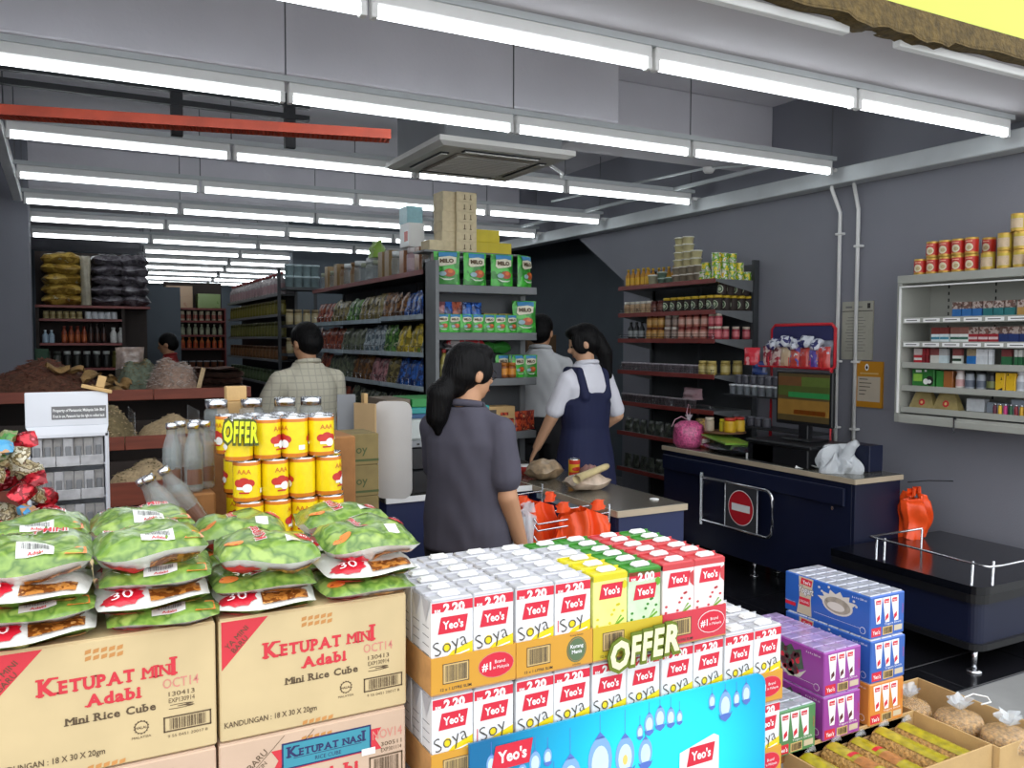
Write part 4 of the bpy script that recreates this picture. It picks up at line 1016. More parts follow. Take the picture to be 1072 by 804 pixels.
    endrow(bj, 'spread_jar', 'jar', 'dark yellow-lidded jar', 1, ys(4.52, 4.84, 5), 5.07); endrow(bj, 'spread_jar', 'jar', 'dark yellow-lidded jar', 1, ys(4.56, 4.80, 4), 5.07, .119, ' on top tier')
    # third shelf
    bl = bottle(.15, .028, '17181b', '1c1c1e', '8f9494'); row(bl, 'sauce_bottle', 'bottle', 'black sauce bottle', 2, ys(6.17, 6.02, 3), 4.50)
    aj = jar(.1, .032, 'b07a34', '6a3a1c', 'c49a58'); pj_ = jar(.1, .032, 'b06a5c', '7a2f2a', 'c9a090'); rj = jar(.1, .032, '9a3540', 'c8b8a8', 'c86a70'); gj = jar(.1, .032, '80685c', 'cfc6bc', 'a08c80')
    for k2, (me, ds, a, bq, n) in enumerate(((aj, 'amber honey jar', 5.9, 5.74, 3), (gj, 'grey brown jar', 5.65, 5.56, 2), (pj_, 'pinkish brown jar', 5.47, 5.2, 4), (rj, 'red jam jar', 5.11, 5.04, 2))):
        row(me, 'jar', 'jar', ds, 2, ys(a, bq, n), 4.50); row(me, 'jar', 'jar', ds, 2, ys(a, bq, n), 4.505, .101, extra=' on upper tier')
    endrow(rj, 'jar', 'jar', 'red jam jar', 2, ys(4.6, 4.82, 3), 5.07)
    # fourth and fifth shelves: rows of small cups
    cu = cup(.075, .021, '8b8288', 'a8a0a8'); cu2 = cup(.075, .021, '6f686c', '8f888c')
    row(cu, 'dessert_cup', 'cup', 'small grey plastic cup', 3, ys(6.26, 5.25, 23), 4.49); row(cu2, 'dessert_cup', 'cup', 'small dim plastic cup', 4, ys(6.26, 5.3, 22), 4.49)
    yj = jar(.11, .04, 'a8924a', 'b8a45c', 'c8b878'); row(yj, 'jar', 'jar', 'olive yellow jar', 3, [5.2, 5.1], 4.5); endrow(yj, 'jar', 'jar', 'olive yellow jar', 3, [4.62, 4.74], 5.08)
    pk = pouch(.1, .12, .05, blotch('dim_packet', ['3a4438', '4a5046', '2c302c', '5a584c'], scale=30), 3).mesh('packet')
    for k in (5, 6):
        row(pk, 'packet', 'packet', 'dark green packet', k, ys(6.24, 5.1, 11), 4.53)
    pc = pouch(.26, .09, .1, blotch('pink_packet', ['8a6a70', '9a7a80', '6a5056'], scale=20), 9).mesh('packet'); row(pc, 'packet', 'packet', 'dusty pink packet', 4, [5.35], 4.52, .075)
wall_unit()

# ------------------------------------------------------------------ cigarette cabinet on the right wall
def cabinet():
    X0, X1, Y0, Y1, Z0, Z1 = 4.60, 4.895, 1.95, 3.53, 1.09, 2.0
    t = thing('wall_cabinet', 'open pale grey metal wall cabinet stocked with small packs', 'cabinet', (X1, Y1, Z0)); D = X1-X0; L = Y1-Y0; H = Z1-Z0
    MB().box(-.02, 0, -L, 0, 0, H, 'cabinet_grey').build('back_panel', t)
    MB().box(-D, -.02, -L, 0, H-.05, H, 'cabinet_grey', bev=.003).build('top_panel', t)
    MB().box(-D, -.02, -L, 0, 0, .055, 'cabinet_grey', bev=.003).build('bottom_panel', t)
    MB().box(-D, -.02, -.035, 0, .055, H-.05, 'cabinet_grey', bev=.003).build('side_panel', t); MB().box(-D, -.02, -L, -L+.035, .055, H-.05, 'cabinet_grey', bev=.003).build('side_panel', t)
    b = MB(); b.box(-D-.012, -D, -.032, -.024, .06, H-.07, 'white_paint'); b.box(-D-.012, -D, -L, -.024, H-.075, H-.067, 'white_paint'); b.build('door_track', t)
    b = MB().box(-D-.012, -D+.002, -L, -.04, .0, .04, 'cabinet_grey', bev=.003); b.build('lower_rail', t)
    b = MB(); b.cyl((-D-.02, -.42, .055), .008, .012, 'black_plastic', axis='x', n=10); b.box(-D-.022, -D-.018, -.425, -.415, -.03, .05, 'chrome'); b.build('lock_and_key', t)
    zs = [1.735, 1.588, 1.46, 1.318, 1.185]
    for i in range(3):
        y = -.16-.3*i; b = MB()
        for q in range(18): b.box(-.022, -.0195, y-.004, y+.004, .12+q*.042, .14+q*.042, 'black_plastic')
        o = b.build('slotted_strip', t)
    names = ['top', 'second', 'third', 'fourth', 'bottom']
    f = plane_map((-D+.008, 0, 0), (0, -1, 0), (0, 0, 1), (-1, 0, 0))
    for k, z in enumerate(zs):
        s = MB().box(-D+.012, -.025, -L+.04, -.04, z-Z0-.012, z-Z0, 'cabinet_grey').build('shelf', t)
        MB().box(-D+.008, -D+.013, -L+.04, -.04, z-Z0-.03, z-Z0+.006, 'cabinet_grey', bev=.001).build('shelf_edge', s)
        if k < 2:
            b = MB()
            for q in range(9): b.rect(f, .05+.13*q, z-Z0-.024, .16+.13*q, z-Z0-.002, 'white', 1); b.rect(f, .065+.13*q, z-Z0-.016, .14+.13*q, z-Z0-.010, 'print_grey', 3)
            b.build('price_labels', s)
    packs = {}
    def cig(top, bot, w=.056, h=.09, stripe=None):
        k = (top, bot, w, h, stripe)
        if k not in packs:
            b = MB().box(-w/2, w/2, -.011, .011, 0, h*.55, pcol(bot)); b.box(-w/2, w/2, -.011, .011, h*.55, h, blotch('pack_warning', [top, '6a5048', 'b8a8a0', top], scale=45) if top == 'warn' else pcol(top)) if top != 'warn' else b.box(-w/2, w/2, -.011, .011, h*.55, h, M.setdefault('warn', blotch('pack_warning', ['8a6058', '6a5048', 'b8a8a0', 'a08078'], scale=45)))
            if stripe: b.rect(plane_map((0, -.011, 0)), -w/2, h*.2, w/2, h*.36, pcol(stripe), 1)
            packs[k] = b.mesh('pack')
        return packs[k]
    def line(k, items, x=4.68):
        """items: (y, mesh, description)"""
        cnt = {}
        for y, me, ds in items:
            i = cnt.get(ds, 0); cnt[ds] = i+1
            put('cigarette_pack', me, (x+jit(.003), y, zs[k]+.001), -PI/2, f'{ds}, {ORD[i]} from left, {names[k]} shelf of wall cabinet', 'pack', 'small packs in the wall cabinet')
    bl, te, bw, rd, db, gr, wh = cig('warn', '2f6aa8'), cig('warn', '2a6f72'), cig('7a3430', 'd8e4e8', stripe='4a90a8'), cig('warn', 'a02430', stripe='d8c0c0'), cig('warn', '24356a'), cig('7d3a3c', '2f6a44'), cig('e4e6ea', 'd8dce0')
    kr = cig('warn', 'b08a4c')
    line(0, [(3.175-.062*i, bl, 'blue pack') for i in range(3)]+[(2.985-.062*i, te, 'teal pack') for i in range(3)]+[(2.79-.062*i, kr, 'tan pack') for i in range(3)])
    line(1, [(3.31-.06*i, bw, 'white pack with blue stripe') for i in range(2)]+[(3.185-.06*i, cig('8a5a50', 'e4e8e4', stripe='3a6a5a'), 'white pack with green stripe') for i in range(2)]+[(3.07-.06*i, rd, 'red pack') for i in range(3)]+[(2.89-.06*i, db, 'navy pack') for i in range(5)])
    line(2, [(3.425, cig('d0c4c0', 'c2303a', stripe='e8e8e4'), 'red and white pack'), (3.385, cig('a03038', '8a2830', .018), 'thin red pack'), (3.36, cig('a03038', '8a2830', .018), 'thin red pack'), (3.31, cig('8a4a48', 'd4d4cc'), 'cream pack'), (3.255, cig('b8b8b8', 'd0e0e4'), 'pale blue pack'), (3.165, cig('8a4a48', 'e0e4dc', stripe='20402c'), 'white pack with dark emblem'),
             (3.075, cig('9a8a6c', '2470b8'), 'bright blue pack'), (3.03, wh, 'white pack'), (2.99, cig('e4e6ea', 'd8dce0', .022), 'thin white pack'), (2.96, cig('e4e6ea', 'd8dce0', .022), 'thin white pack'), (2.87, gr, 'green pack'), (2.815, cig('d8d8d4', '2f6a44', .02), 'thin green pack'), (2.79, cig('d8d8d4', '2f6a44', .02), 'thin green pack'), (2.73, db, 'navy pack'), (2.66, db, 'navy pack')])
    # toiletries on the fourth shelf
    gbx = MB().box(-.075, .075, -.03, .03, 0, .105, pcol('2f7a34'), bev=.002); f2 = plane_map((0, -.03, 0)); gbx.rect(f2, -.065, .03, -.005, .075, pcol('8fc44a'), 1); gbx.ell(f2, .02, .03, .018, .018, 'white', 2); gbx.ell(f2, .045, .035, .026, .03, 'print_black', 1); gbx.ell(f2, .045, .03, .014, .012, 'white', 3); gbx.rect(f2, -.05, .085, -.01, .1, 'white', 1); gbx.rect(f2, .01, .09, .025, .102, 'white', 2)
    tag(gbx.build('soap_box', loc=(4.70, 3.385, zs[3]+.001), rot=-PI/2), 'green printed box at left end of the cabinet\'s fourth shelf', 'box')
    tag(link('soap_box', carton(.05, .05, .1, pcol('3a8a3c')), None, (4.70, 3.275, zs[3]+.001), -PI/2), 'plain green box beside the larger green printed box', 'box')
    tag(link('snack_box', carton(.06, .05, .1, blotch('brown_box', ['7a4a2c', 'a0602c', '5a3220'], scale=25)), None, (4.69, 3.215, zs[3]+.001), -PI/2), 'brown and orange box on the cabinet\'s fourth shelf', 'box')
    wb = bottle(.105, .026, 'd8d0cc', 'c8b8b4', 'c89a98', neck=.75); gb = bottle(.1, .028, '9aa0a8', '1c1c20', '5a6270', neck=.8); bb = bottle(.1, .028, '1c1e22', '1a1a1c', '6a7040', neck=.8); yb = carton(.055, .04, .1, blotch('yellow_box', ['d8a81c', 'e0b424', '2a2418'], scale=30)); wl = bottle(.11, .026, 'd4d6da', 'e0e0e2', 'a8acb4', neck=.7)
    for i, (y, me, ds) in enumerate(((3.145, wb, 'white and pink lotion bottle'), (3.085, gb, 'silver bottle with black base, left one'), (3.015, gb, 'silver bottle with black base, right one'), (2.955, bb, 'black bottle with olive label'), (2.895, yb, 'yellow carton with black base, left one'), (2.835, yb, 'yellow carton with black base, right one'), (2.785, wl, 'white lotion bottle, first of the row'), (2.725, wl, 'white lotion bottle, second of the row'), (2.665, wl, 'white lotion bottle, third of the row'))):
        put('toiletry', me, (4.68, y, zs[3]+.001), -PI/2, ds+', cabinet fourth shelf', 'bottle' if 'bottle' in ds else 'box')
    # bottom shelf: trapezoid bags, papers, bright lighters
    bagm = m_('seed_bag', '9a8a58', rough=.35, var=.2, scale=25, coat=.5)
    for i, y in enumerate((3.385, 3.225)):
        b = MB(); w0, w1, h = .085, .045, .11
        b.poly([(-w0, -.03, 0), (w0, -.03, 0), (w1, -.012, h), (-w1, -.012, h), (-w0, .03, 0), (w0, .03, 0), (w1, .012, h), (-w1, .012, h)], [(0, 1, 2, 3), (4, 5, 6, 7), (0, 1, 5, 4), (3, 2, 6, 7), (0, 3, 7, 4), (1, 2, 6, 5)], bagm, out=(0, 0, h/2))
        f3 = lambda a, v, l=1: Vector((a, -.03+.018*v/h-.0006*l, v)); b.star(f3, 0, .035, .022, .022, 'red', 1, n=8); b.ell(f3, 0, .035, .009, .009, 'ink_buff', 3)
        tag(b.build('tea_bag_pack', loc=(4.69, y, zs[4]+.001), rot=-PI/2), f'olive trapezoid pack with red star, {"left" if i == 0 else "right"} one in the wall cabinet', 'pack')
    for i, (y, w, h, c) in enumerate(((3.06, .11, .075, 'c8ccd0'), (2.93, .12, .06, '8f98a4'), (2.78, .14, .085, '9aa4b0'))):
        tag(link('small_box', carton(w, .05, h, pcol(c)), None, (4.72, y, zs[4]+.001), -PI/2), f'pale small box, {ORD[i]} from left on the cabinet\'s bottom shelf', 'box', 'pale boxes in the cabinet')
    for i, c in enumerate(('5a2030', 'd8b030', 'c03a7a', '2a5a3a', '7a1c28', 'c89a2c', 'c03a6a', '2c4a8a')):
        tag(link('lighter', bottle(.06, .011, c, 'chrome', neck=.8, n=8), None, (4.63, 2.90-.03*i, zs[4]+.001)), f'small bright lighter, {ORD[i]} from left on the cabinet\'s bottom shelf', 'lighter', 'lighters in the cabinet')
    # tins on top of the cabinet
    def tin(col, face, dots, h, r):
        rt = thing('milk_tin', 'l', 'tin'); rim = pcol('c8a24c', metal=.5)
        b = MB(); b.lathe([(r*.97, 0), (r, .004), (r, .014), (r, h-.012), (r, h-.004), (r*.97, h), (r*.9, h), (r*.9, h-.004), (.001, h-.004)], 20, mats=[rim, rim, pcol(col), rim, rim, rim, rim, rim]); b.build('tin_body', rt)
        cm = cyl_map(r); b = MB()
        if dots:
            b.ell(cm, 0, h*.42, r*.62, h*.24, pcol('d8cfae'), 2, 18); b.ell(cm, r*.1, h*.40, r*.35, h*.12, pcol('b8a478'), 4, 12); b.rect(cm, -r*.5, h*.74, r*.5, h*.8, pcol('e8a890'), 3, 6, 1); b.rect(cm, -r*.8, h*.13, r*.8, h*.18, pcol('d88a3c'), 2, 8, 1)
        else:
            b.rect(cm, -r*1.0, h*.2, r*1.0, h*.72, pcol('c8b090'), 2, 10, 1); b.shape(cm, [(-r*.7, h*.3), (-r*.6, h*.28), (r*.7, h*.62), (r*.6, h*.65)], pcol('9a6a58'), 4); b.shape(cm, [(r*.7, h*.3), (r*.6, h*.28), (-r*.7, h*.62), (-r*.6, h*.65)], pcol('9a6a58'), 4)
        b.build('paper_label', rt); return Proto(rt)
    R, Y = tin('c22c22', 'd', True, .098, .037), tin('c0a83a', 'd', False, .1, .037)
    zt = Z1+.001
    for i in range(5): R.put((4.68, 3.43-.083*i, zt), -PI/2+.15, f'red milk tin in lower row, {ORD[i]} from left on wall cabinet', 'tin', 'red milk tins on the cabinet')
    for i in range(4): R.put((4.68, 3.35-.083*i, zt+.0985), -PI/2+.15, f'red milk tin in upper row, {ORD[i]} from left on wall cabinet', 'tin', 'red milk tins on the cabinet')
    R.put((4.78, 3.06, zt), -PI/2, 'red milk tin behind the row, lower one, on wall cabinet', 'tin', 'red milk tins on the cabinet'); R.put((4.78, 3.06, zt+.0985), -PI/2, 'red milk tin behind the row, upper one, on wall cabinet', 'tin', 'red milk tins on the cabinet')
    k = 0
    for (y, x, l) in ((3.0, 4.68, 0), (2.905, 4.68, 0), (2.905, 4.68, 1), (2.955, 4.775, 1), (2.955, 4.775, 0), (2.87, 4.775, 0), (2.87, 4.775, 1), (2.84, 4.69, 2), (2.88, 4.78, 2), (2.82, 4.69, 0), (2.82, 4.69, 1)):
        Y.put((x, y, zt+.1005*l), -PI/2+.2, f'olive yellow tin, {ORD[k]} of the pile at cabinet\'s right end', 'tin', 'olive yellow tins on the cabinet'); k += 1
    tag(link('snack_box', carton(.12, .06, .09, blotch('pink_box', ['b86a6a', '8a7a7a', 'c8a8a0', '6a8a8a'], scale=40)), None, (4.66, 2.70, zt), -PI/2), 'pinkish speckled box beside the tins on the cabinet', 'box')
cabinet()

# ------------------------------------------------------------------ gondolas
BAGM = {}
def bagmat(key, cols, **k):
    if key not in BAGM: BAGM[key] = blotch('foil_'+key, cols, **({'scale': 22, 'bump': .3} | k))
    return BAGM[key]
PCOL = {'blue': ['1f4a9a', '2a62b8', '16306a', '6a8ac0'], 'nuts': ['6a6038', '8a7c48', '4c4426', 'a89c70'], 'brown': ['6a4426', '845a30', '4a2e1a', 'a08050'], 'redbrown': ['8a3a28', 'a85238', '6a2a1e', 'b88a68'],
        'yellow': ['c0a828', 'd0b83c', '8a7a20', '6a8a3c'], 'white': ['8a969c', 'a8b4ba', '60707a', '7a9ab0'], 'green': ['4a7a34', '6a9a44', '305a24', 'a8b088'], 'pink': ['a86a70', 'c08a8c', '7a4a50', 'b8a8a0'], 'greygreen': ['5a6250', '6e765e', '444c3e', '8a8c78'], 'dark': ['2e2c28', '3c3832', '242220', '55503f'],
        'olive': ['5a5424', '6c6630', '44401c', '7a7840'], 'clear': ['a8acac', 'c8cccc', '8a8c88', '70726e']}
def gondola():
    X0, XS, X1, Y0, Y1 = 2.15, 2.47, 2.83, 5.17, 8.1
    Z = [2.057, 1.746, 1.50, 1.268, 1.0, .25]
    t = thing('gondola_shelving', 'long gondola shelf row with bright price strips, stocked with snack packets', 'shelf unit', (XS, Y0, 0)); L = Y1-Y0
    MB().box(-.015, .015, 0, L, .1, 2.04, 'shelf_dark').build('spine_panel', t); MB().box(-.3, .33, 0, L, 0, .12, 'shelf_dark').build('plinth', t)
    for y in (0, L/3, 2*L/3, L-.03): MB().box(-.03, .03, y, y+.03, 0, 2.05, 'shelf_dark').build('upright', t)
    for k, z in enumerate(Z):
        s = MB().box(X0-XS, -.016 if k else .34, 0, L, z-.018, z, 'shelf_dark', bev=.002).build('shelf', t)
        for q in range(3):
            a, b_ = q*L/3+.004, (q+1)*L/3-.004; dz = (.012 if q == 0 and k == 1 else 0)
            MB().box(X0-XS-.008, X0-XS, a, b_, z-.022+dz, z+.012+dz, 'price_strip' if k else 'red_strip', bev=.001).build('price_strip', s)
        if k:
            b = MB()
            for q in range(24): b.tube([(X0-XS+.004, .06+q*L/24.5, z), (X0-XS+.004, .06+q*L/24.5, z+.055)], .0022, 'chrome', n=4)
            b.tube([(X0-XS+.004, 0, z+.053), (X0-XS+.004, L, z+.053)], .002, 'chrome', n=4); b.build('wire_fence', s)
        if k: MB().box(.016, X1-XS, 0, L, z-.018, z, 'shelf_dark').build('shelf', t)
    rows = {1: [('blue', 5), ('brown', 4), ('nuts', 5), ('green', 3), ('nuts', 4), ('redbrown', 4)], 2: [('white', 2), ('yellow', 4), ('green', 2), ('white', 4), ('greygreen', 5), ('redbrown', 6)],
            3: [('blue', 6), ('nuts', 2), ('pink', 3), ('brown', 4), ('greygreen', 6), ('redbrown', 3)], 4: [('dark', 8), ('greygreen', 6), ('redbrown', 8)]}
    names = {1: 'second', 2: 'third', 3: 'fourth', 4: 'fifth'}
    protos = {}
    for k, seq in rows.items():
        n = sum(q for _, q in seq); i = 0
        for key, q in seq:
            for _ in range(q):
                y = Y0+.06+(L-.14)*i/(n-1); s = random.randrange(3)
                if (key, s) not in protos: protos[(key, s)] = pouch(.125, .185+.012*s, .07, bagmat(key, PCOL[key]), s).mesh('packet')
                put('snack_packet', protos[(key, s)], (X0+.06, y, Z[k]+.002), (-.1+jit(.06), 0, -PI/2+jit(.2)), f'{key if key not in ("nuts",) else "clear nut"} snack packet, {ORD[i]} from entrance, gondola {names[k]} shelf', 'packet', 'snack packets on the gondola'); i += 1
    # top deck goods
    clr = jar(.2, .055, m_('jar_clear', '9aa2a2', rough=.12, var=.25, scale=20, alpha=.38, coat=.6), 'd8dcdc'); M['clr'] = M['jar_clear']
    clr2 = jar(.17, .05, 'jar_clear', '9aa08a'); brn = bottle(.2, .045, '7a5a38', '8a6a48', '8a7458', neck=.7); tan = carton(.1, .08, .22, pcol('8a7048')); cop = carton(.09, .07, .19, blotch('copper_tin', ['8a5a3c', '9a6a48', '6a4028'], scale=15)); pnk = jar(.2, .05, 'a88a90', 'd8d0d0', 'c0a8ac')
    seq = [(pnk, 'pale pink jar'), (clr, 'large clear jar'), (cop, 'copper coloured carton'), (pnk, 'pale pink jar'), (cop, 'copper coloured carton'), (clr, 'large clear jar'), (tan, 'tan carton'), (tan, 'tan carton'), (clr2, 'clear jar with olive lid'), (clr, 'large clear jar'), (clr2, 'clear jar with olive lid'), (clr, 'large clear jar'), (brn, 'dark brown bottle'), (clr, 'large clear jar'), (brn, 'dark brown bottle'), (tan, 'tan carton'), (clr2, 'clear jar with olive lid'), (tan, 'tan carton'), (clr2, 'clear jar with olive lid')]
    cnt = {}
    for i, (me, ds) in enumerate(seq):
        c = cnt.get(ds, 0); cnt[ds] = c+1
        put('container', me, (2.25, 5.27+.152*i, Z[0]+.001), -PI/2, f'{ds}, {ORD[c]} of its kind from entrance, gondola top', 'carton' if 'carton' in ds else 'jar' if 'jar' in ds else 'bottle', 'containers on the gondola top')
    for i, y in enumerate((5.45, 5.75, 6.5, 7.0)):
        put('container', clr2, (2.36, y, Z[0]+.001), 0, f'clear jar in the back row, {ORD[i]} from entrance, gondola top', 'jar', 'containers on the gondola top')
    gb = pouch(.2, .14, .12, blotch('green_clear', ['a8b888', '88b040', 'c0c8b0'], scale=12), 4).mesh('bag'); put('packet', gb, (2.28, 6.60, Z[0]+.2), -PI/2, 'pale green packet lying on top of clear jars', 'packet')
    b = MB().box(-.09, .09, -.06, .06, 0, .17, 'white', bev=.002); b.rect(plane_map((0, -.06, 0)), .0, .04, .07, .11, pcol('d04a30'), 1); tag(b.build('gift_box', loc=(2.26, 5.78, Z[0]+.205), rot=-PI/2), 'white box with orange red square on gondola top', 'box')
    tag(link('storage_box', carton(.16, .12, .12, pcol('8fb8c0')), None, (2.26, 5.80, Z[0]+.377), -PI/2), 'pale teal box stacked above the white box', 'box')
    # end cap
    e = thing('end_cap_shelf', 'grey end cap shelf of the gondola holding green drink powder packs', 'shelf unit', (2.46, 4.95, 0)); EZ = [1.95, 1.645, 1.345, .985, .5]
    for x in (-.37, .33): MB().box(x, x+.04, .16, .2, 0, 2.12 if x < 0 else 2.0, 'shelf_grey').build('upright', e)
    MB().box(-.37, -.345, -.005, .2, .9, 2.1, 'shelf_grey').build('side_post', e)
    MB().box(-.33, .33, .17, .19, .1, 2.0, 'shelf_dark').build('back_panel', e); MB().box(-.36, .37, 0, .2, 0, .1, 'shelf_dark').build('plinth', e)
    for z in EZ: MB().box(-.36, .37, 0, .2, z-.05, z, 'shelf_grey', bev=.003).build('shelf', e)
    tag(MB().box(2.10, 2.83, 4.98, 5.16, 2.135, 2.15, 'shelf_grey').build('top_board'), 'thin grey board across the end cap top', 'board') if False else None
    gm = blotch('malt_green', ['37a030', '44b83a', '2c8a2a', '58c84a'], scale=10, bump=.4)
    def malt(w, h, seed):
        r = thing('drink_powder_pack', 'l', 'packet'); T = .3*w
        b = pouch(w, h, T, gm, seed); b.build('pouch', r)
        def f(a, v, l=1):
            u = max(-.98, min(.98, 2*a/w)); j = max(0, min(.99, v/h)); pr = (1-abs(u)**2.6)**.6*(1-max(0, (j-.2)/.8)**2.2)**.7
            return Vector((a, -(T/2*pr*1.12)-.004-.0012*l, v))
        b = MB()
        b.rect(f, -w*.3, h*.84, w*.38, h*.97, pcol('3f86b8'), 1, 6, 3)
        b.shape(f, [(-w*.34, h*.62), (-w*.25, h*.55), (w*.2, h*.6), (w*.34, h*.64), (w*.36, h*.82), (w*.1, h*.86), (-w*.3, h*.82)], pcol('d8d4bc'), 2)
        b.text(f, 'MILO', 0, h*.66, h*.16, 'ink_brown', l=4, bold=.05, width=w*.52)
        b.ell(f, w*.1, h*.36, w*.22, h*.12, pcol('b0502c'), 2, 14); b.ell(f, -w*.15, h*.33, w*.14, h*.07, pcol('8fb0b8'), 3, 12); b.ell(f, w*.14, h*.4, w*.1, h*.06, pcol('d8702c'), 4, 10)
        b.shape(f, [(-w*.3, h*.24), (-w*.1, h*.14), (w*.15, h*.14), (w*.3, h*.2), (w*.12, h*.18), (-w*.08, h*.18)], pcol('c8d8c0'), 3)
        b.build('printed_panel', r); return Proto(r)
    big, small = malt(.172, .215, 1), malt(.098, .118, 2)
    for i, x in enumerate((2.205, 2.405, 2.605, 2.775)): big.put((x, 5.03, EZ[0]+.001), jit(.1)+(-.5 if i == 0 else .5 if i == 3 else 0), f'large green drink powder pack, {ORD[i]} from left on the end cap\'s top shelf', 'packet', 'large green drink powder packs')
    for i in range(7): small.put((2.165+.083*i, 5.01, EZ[1]+.001), jit(.15), f'small green drink powder pack, {ORD[i]} from left on the end cap\'s second shelf', 'packet', 'small green drink powder packs')
    big.put((2.775, 5.03, EZ[1]+.001), -.2, 'large green drink powder pack at right end of end cap\'s second shelf', 'packet', 'large green drink powder packs')
    for i, (x, key) in enumerate(((2.18, 'pink'), (2.24, 'blue'), (2.30, 'redbrown'), (2.38, 'blue'), (2.45, 'blue'))):
        put('packet', pouch(.08, .2, .05, bagmat(key, PCOL[key]), i).mesh('packet'), (x, 5.095, EZ[1]+.001), jit(.2), f'{key} upright packet, {ORD[i]} from left behind the small green packs', 'packet', 'packets at the back of the end cap')
    for i, x in enumerate((2.55, 2.66)): put('packet', carton(.1, .05, .13, pcol('8a7a30')), (x, 5.11, EZ[1]+.001), 0, f'olive yellow carton, {"left" if i == 0 else "right"} one behind the small green packs', 'box')
    oil = bottle(.19, .026, '8f8440', '8a2a24', 'a8a068', neck=.42)
    for i, (x, y) in enumerate(((2.165, 4.99), (2.225, 4.99), (2.285, 4.99), (2.2, 5.06), (2.26, 5.06))): put('oil_bottle', oil, (x, y, EZ[2]+.001), 0, f'tall oil bottle with red cap, {ORD[i]} of five on the end cap\'s third shelf', 'bottle', 'oil bottles on the end cap')
    for i, (x, z) in enumerate(((2.3, EZ[2]+.2), (2.4, EZ[2]+.2))): put('packet', pillow(.18, .1, .06, blotch('red_foil', ['a02430', 'c03038', 'a8a0a0', '801c28'], scale=12), i)[0].mesh('packet'), (x, 5.08, z), 0, f'red foil packet lying above the oil bottles, {"left" if i == 0 else "right"} one', 'packet')
    tag(link('support_board', MB().box(-.17, .12, -.06, .06, 0, .006, 'shelf_grey').mesh('b'), None, (2.36, 5.08, EZ[2]+.193)), 'thin grey ledge carrying the red foil packets', 'ledge')
    kj = jar(.1, .03, '8a4c1c', 'a8641c', 'd08a30')
    for i, x in enumerate((2.46, 2.60, 2.66)): put('coffee_jar', kj, (x, 4.99, EZ[2]+.001), 0, f'brown and orange coffee jar, {ORD[i]} from left on the end cap', 'jar', 'coffee jars on the end cap')
    put('coffee_box', carton(.08, .06, .1, pcol('23202c')), (2.53, 4.99, EZ[2]+.001), 0, 'dark box between the coffee jars on the end cap', 'box')
    small2 = malt(.11, .15, 5)
    for i, (x, y) in enumerate(((2.715, 5.0), (2.80, 4.99), (2.74, 5.09), (2.64, 5.09))): small2.put((x, y, EZ[2]+.001), jit(.2), f'medium green drink powder pack, {ORD[i]} of four on the end cap\'s third shelf', 'packet', 'medium green drink powder packs')
    for i, x in enumerate((2.5, 2.62)): put('packet', pillow(.16, .1, .08, blotch('deep_green', ['1e5a20', '2a6c28', '164018'], scale=8), i)[0].mesh('packet'), (x, 5.10, EZ[2]+.16), 0, f'dark green packet lying high on the end cap, {"left" if i == 0 else "right"} one', 'packet')
    b = MB(); b.box(-.11, .11, -.07, .07, 0, .17, 'kraft', bev=.002); f = plane_map((0, -.07, 0)); fd = blotch('noodle_art', ['a8281c', 'c8502c', '7a1c18', 'd8a070'], scale=30)
    b.rect(f, -.10, .015, -.02, .1, fd, 1); b.rect(f, 0, .02, .1, .09, fd, 1); b.rect(f, -.09, .11, -.03, .15, 'ink_char', 1); b.rect(f, .0, .11, .06, .13, fd, 1)
    tag(b.build('noodle_carton', loc=(2.56, 5.03, EZ[3]+.001)), 'cardboard carton with red noodle pictures, low on the end cap', 'carton')
    for i in range(4): put('packet', pouch(.09, .13, .04, fd, i).mesh('packet'), (2.71+.04*i, 4.99+.02*i, EZ[3]+.001), .2, f'red noodle packet, {ORD[i]} right of the noodle carton', 'packet', 'red noodle packets')
    # cartons piled on the end cap and gondola top
    bx = MB().box(-.075, .075, -.05, .05, 0, .066, m_('box_beige', 'cdbd9a', rough=.7, var=.1, scale=30), bev=.001); f = plane_map((0, -.05, 0))
    for a in (-.015, .03): bx.rect(f, a-.003, .018, a+.003, .05, 'ink_brown', 1); bx.rect(f, a-.008, .016, a+.008, .022, 'ink_brown', 1)
    bx = bx.mesh('box')
    put('display_board', MB().box(-.36, .36, -.1, .1, 0, .012, 'shelf_grey').mesh('b'), (2.47, 5.28, 2.176), 0, 'grey board carrying the piled beige boxes', 'board')
    for i in range(6): put('tea_box', bx, (2.425, 5.25, 2.189+.0665*i), jit(.03), f'beige carton with small marks, {ORD[i]} from bottom of the right pile', 'box', 'beige cartons on the gondola')
    for i in range(6): put('tea_box', bx, (2.31, 5.30, 2.189+.0665*i), PI/2+jit(.05), f'beige carton with small marks, {ORD[i]} from bottom of the left pile', 'box', 'beige cartons on the gondola')
    put('tea_box', bx, (2.2, 5.26, 2.189), PI/2, 'beige carton alone at the foot of the piles', 'box', 'beige cartons on the gondola')
    yb = carton(.11, .1, .085, m_('box_yellow', 'c9b51c', rough=.5, var=.1))
    for i, (x, z) in enumerate(((2.57, 0), (2.66, 0), (2.76, 0), (2.58, .086), (2.67, .086))): put('yellow_box', yb, (x, 5.33+.004*i, 2.189+z), 0, f'plain yellow carton, {ORD[i]} of five beside the beige piles', 'box', 'yellow cartons on the gondola')
gondola()

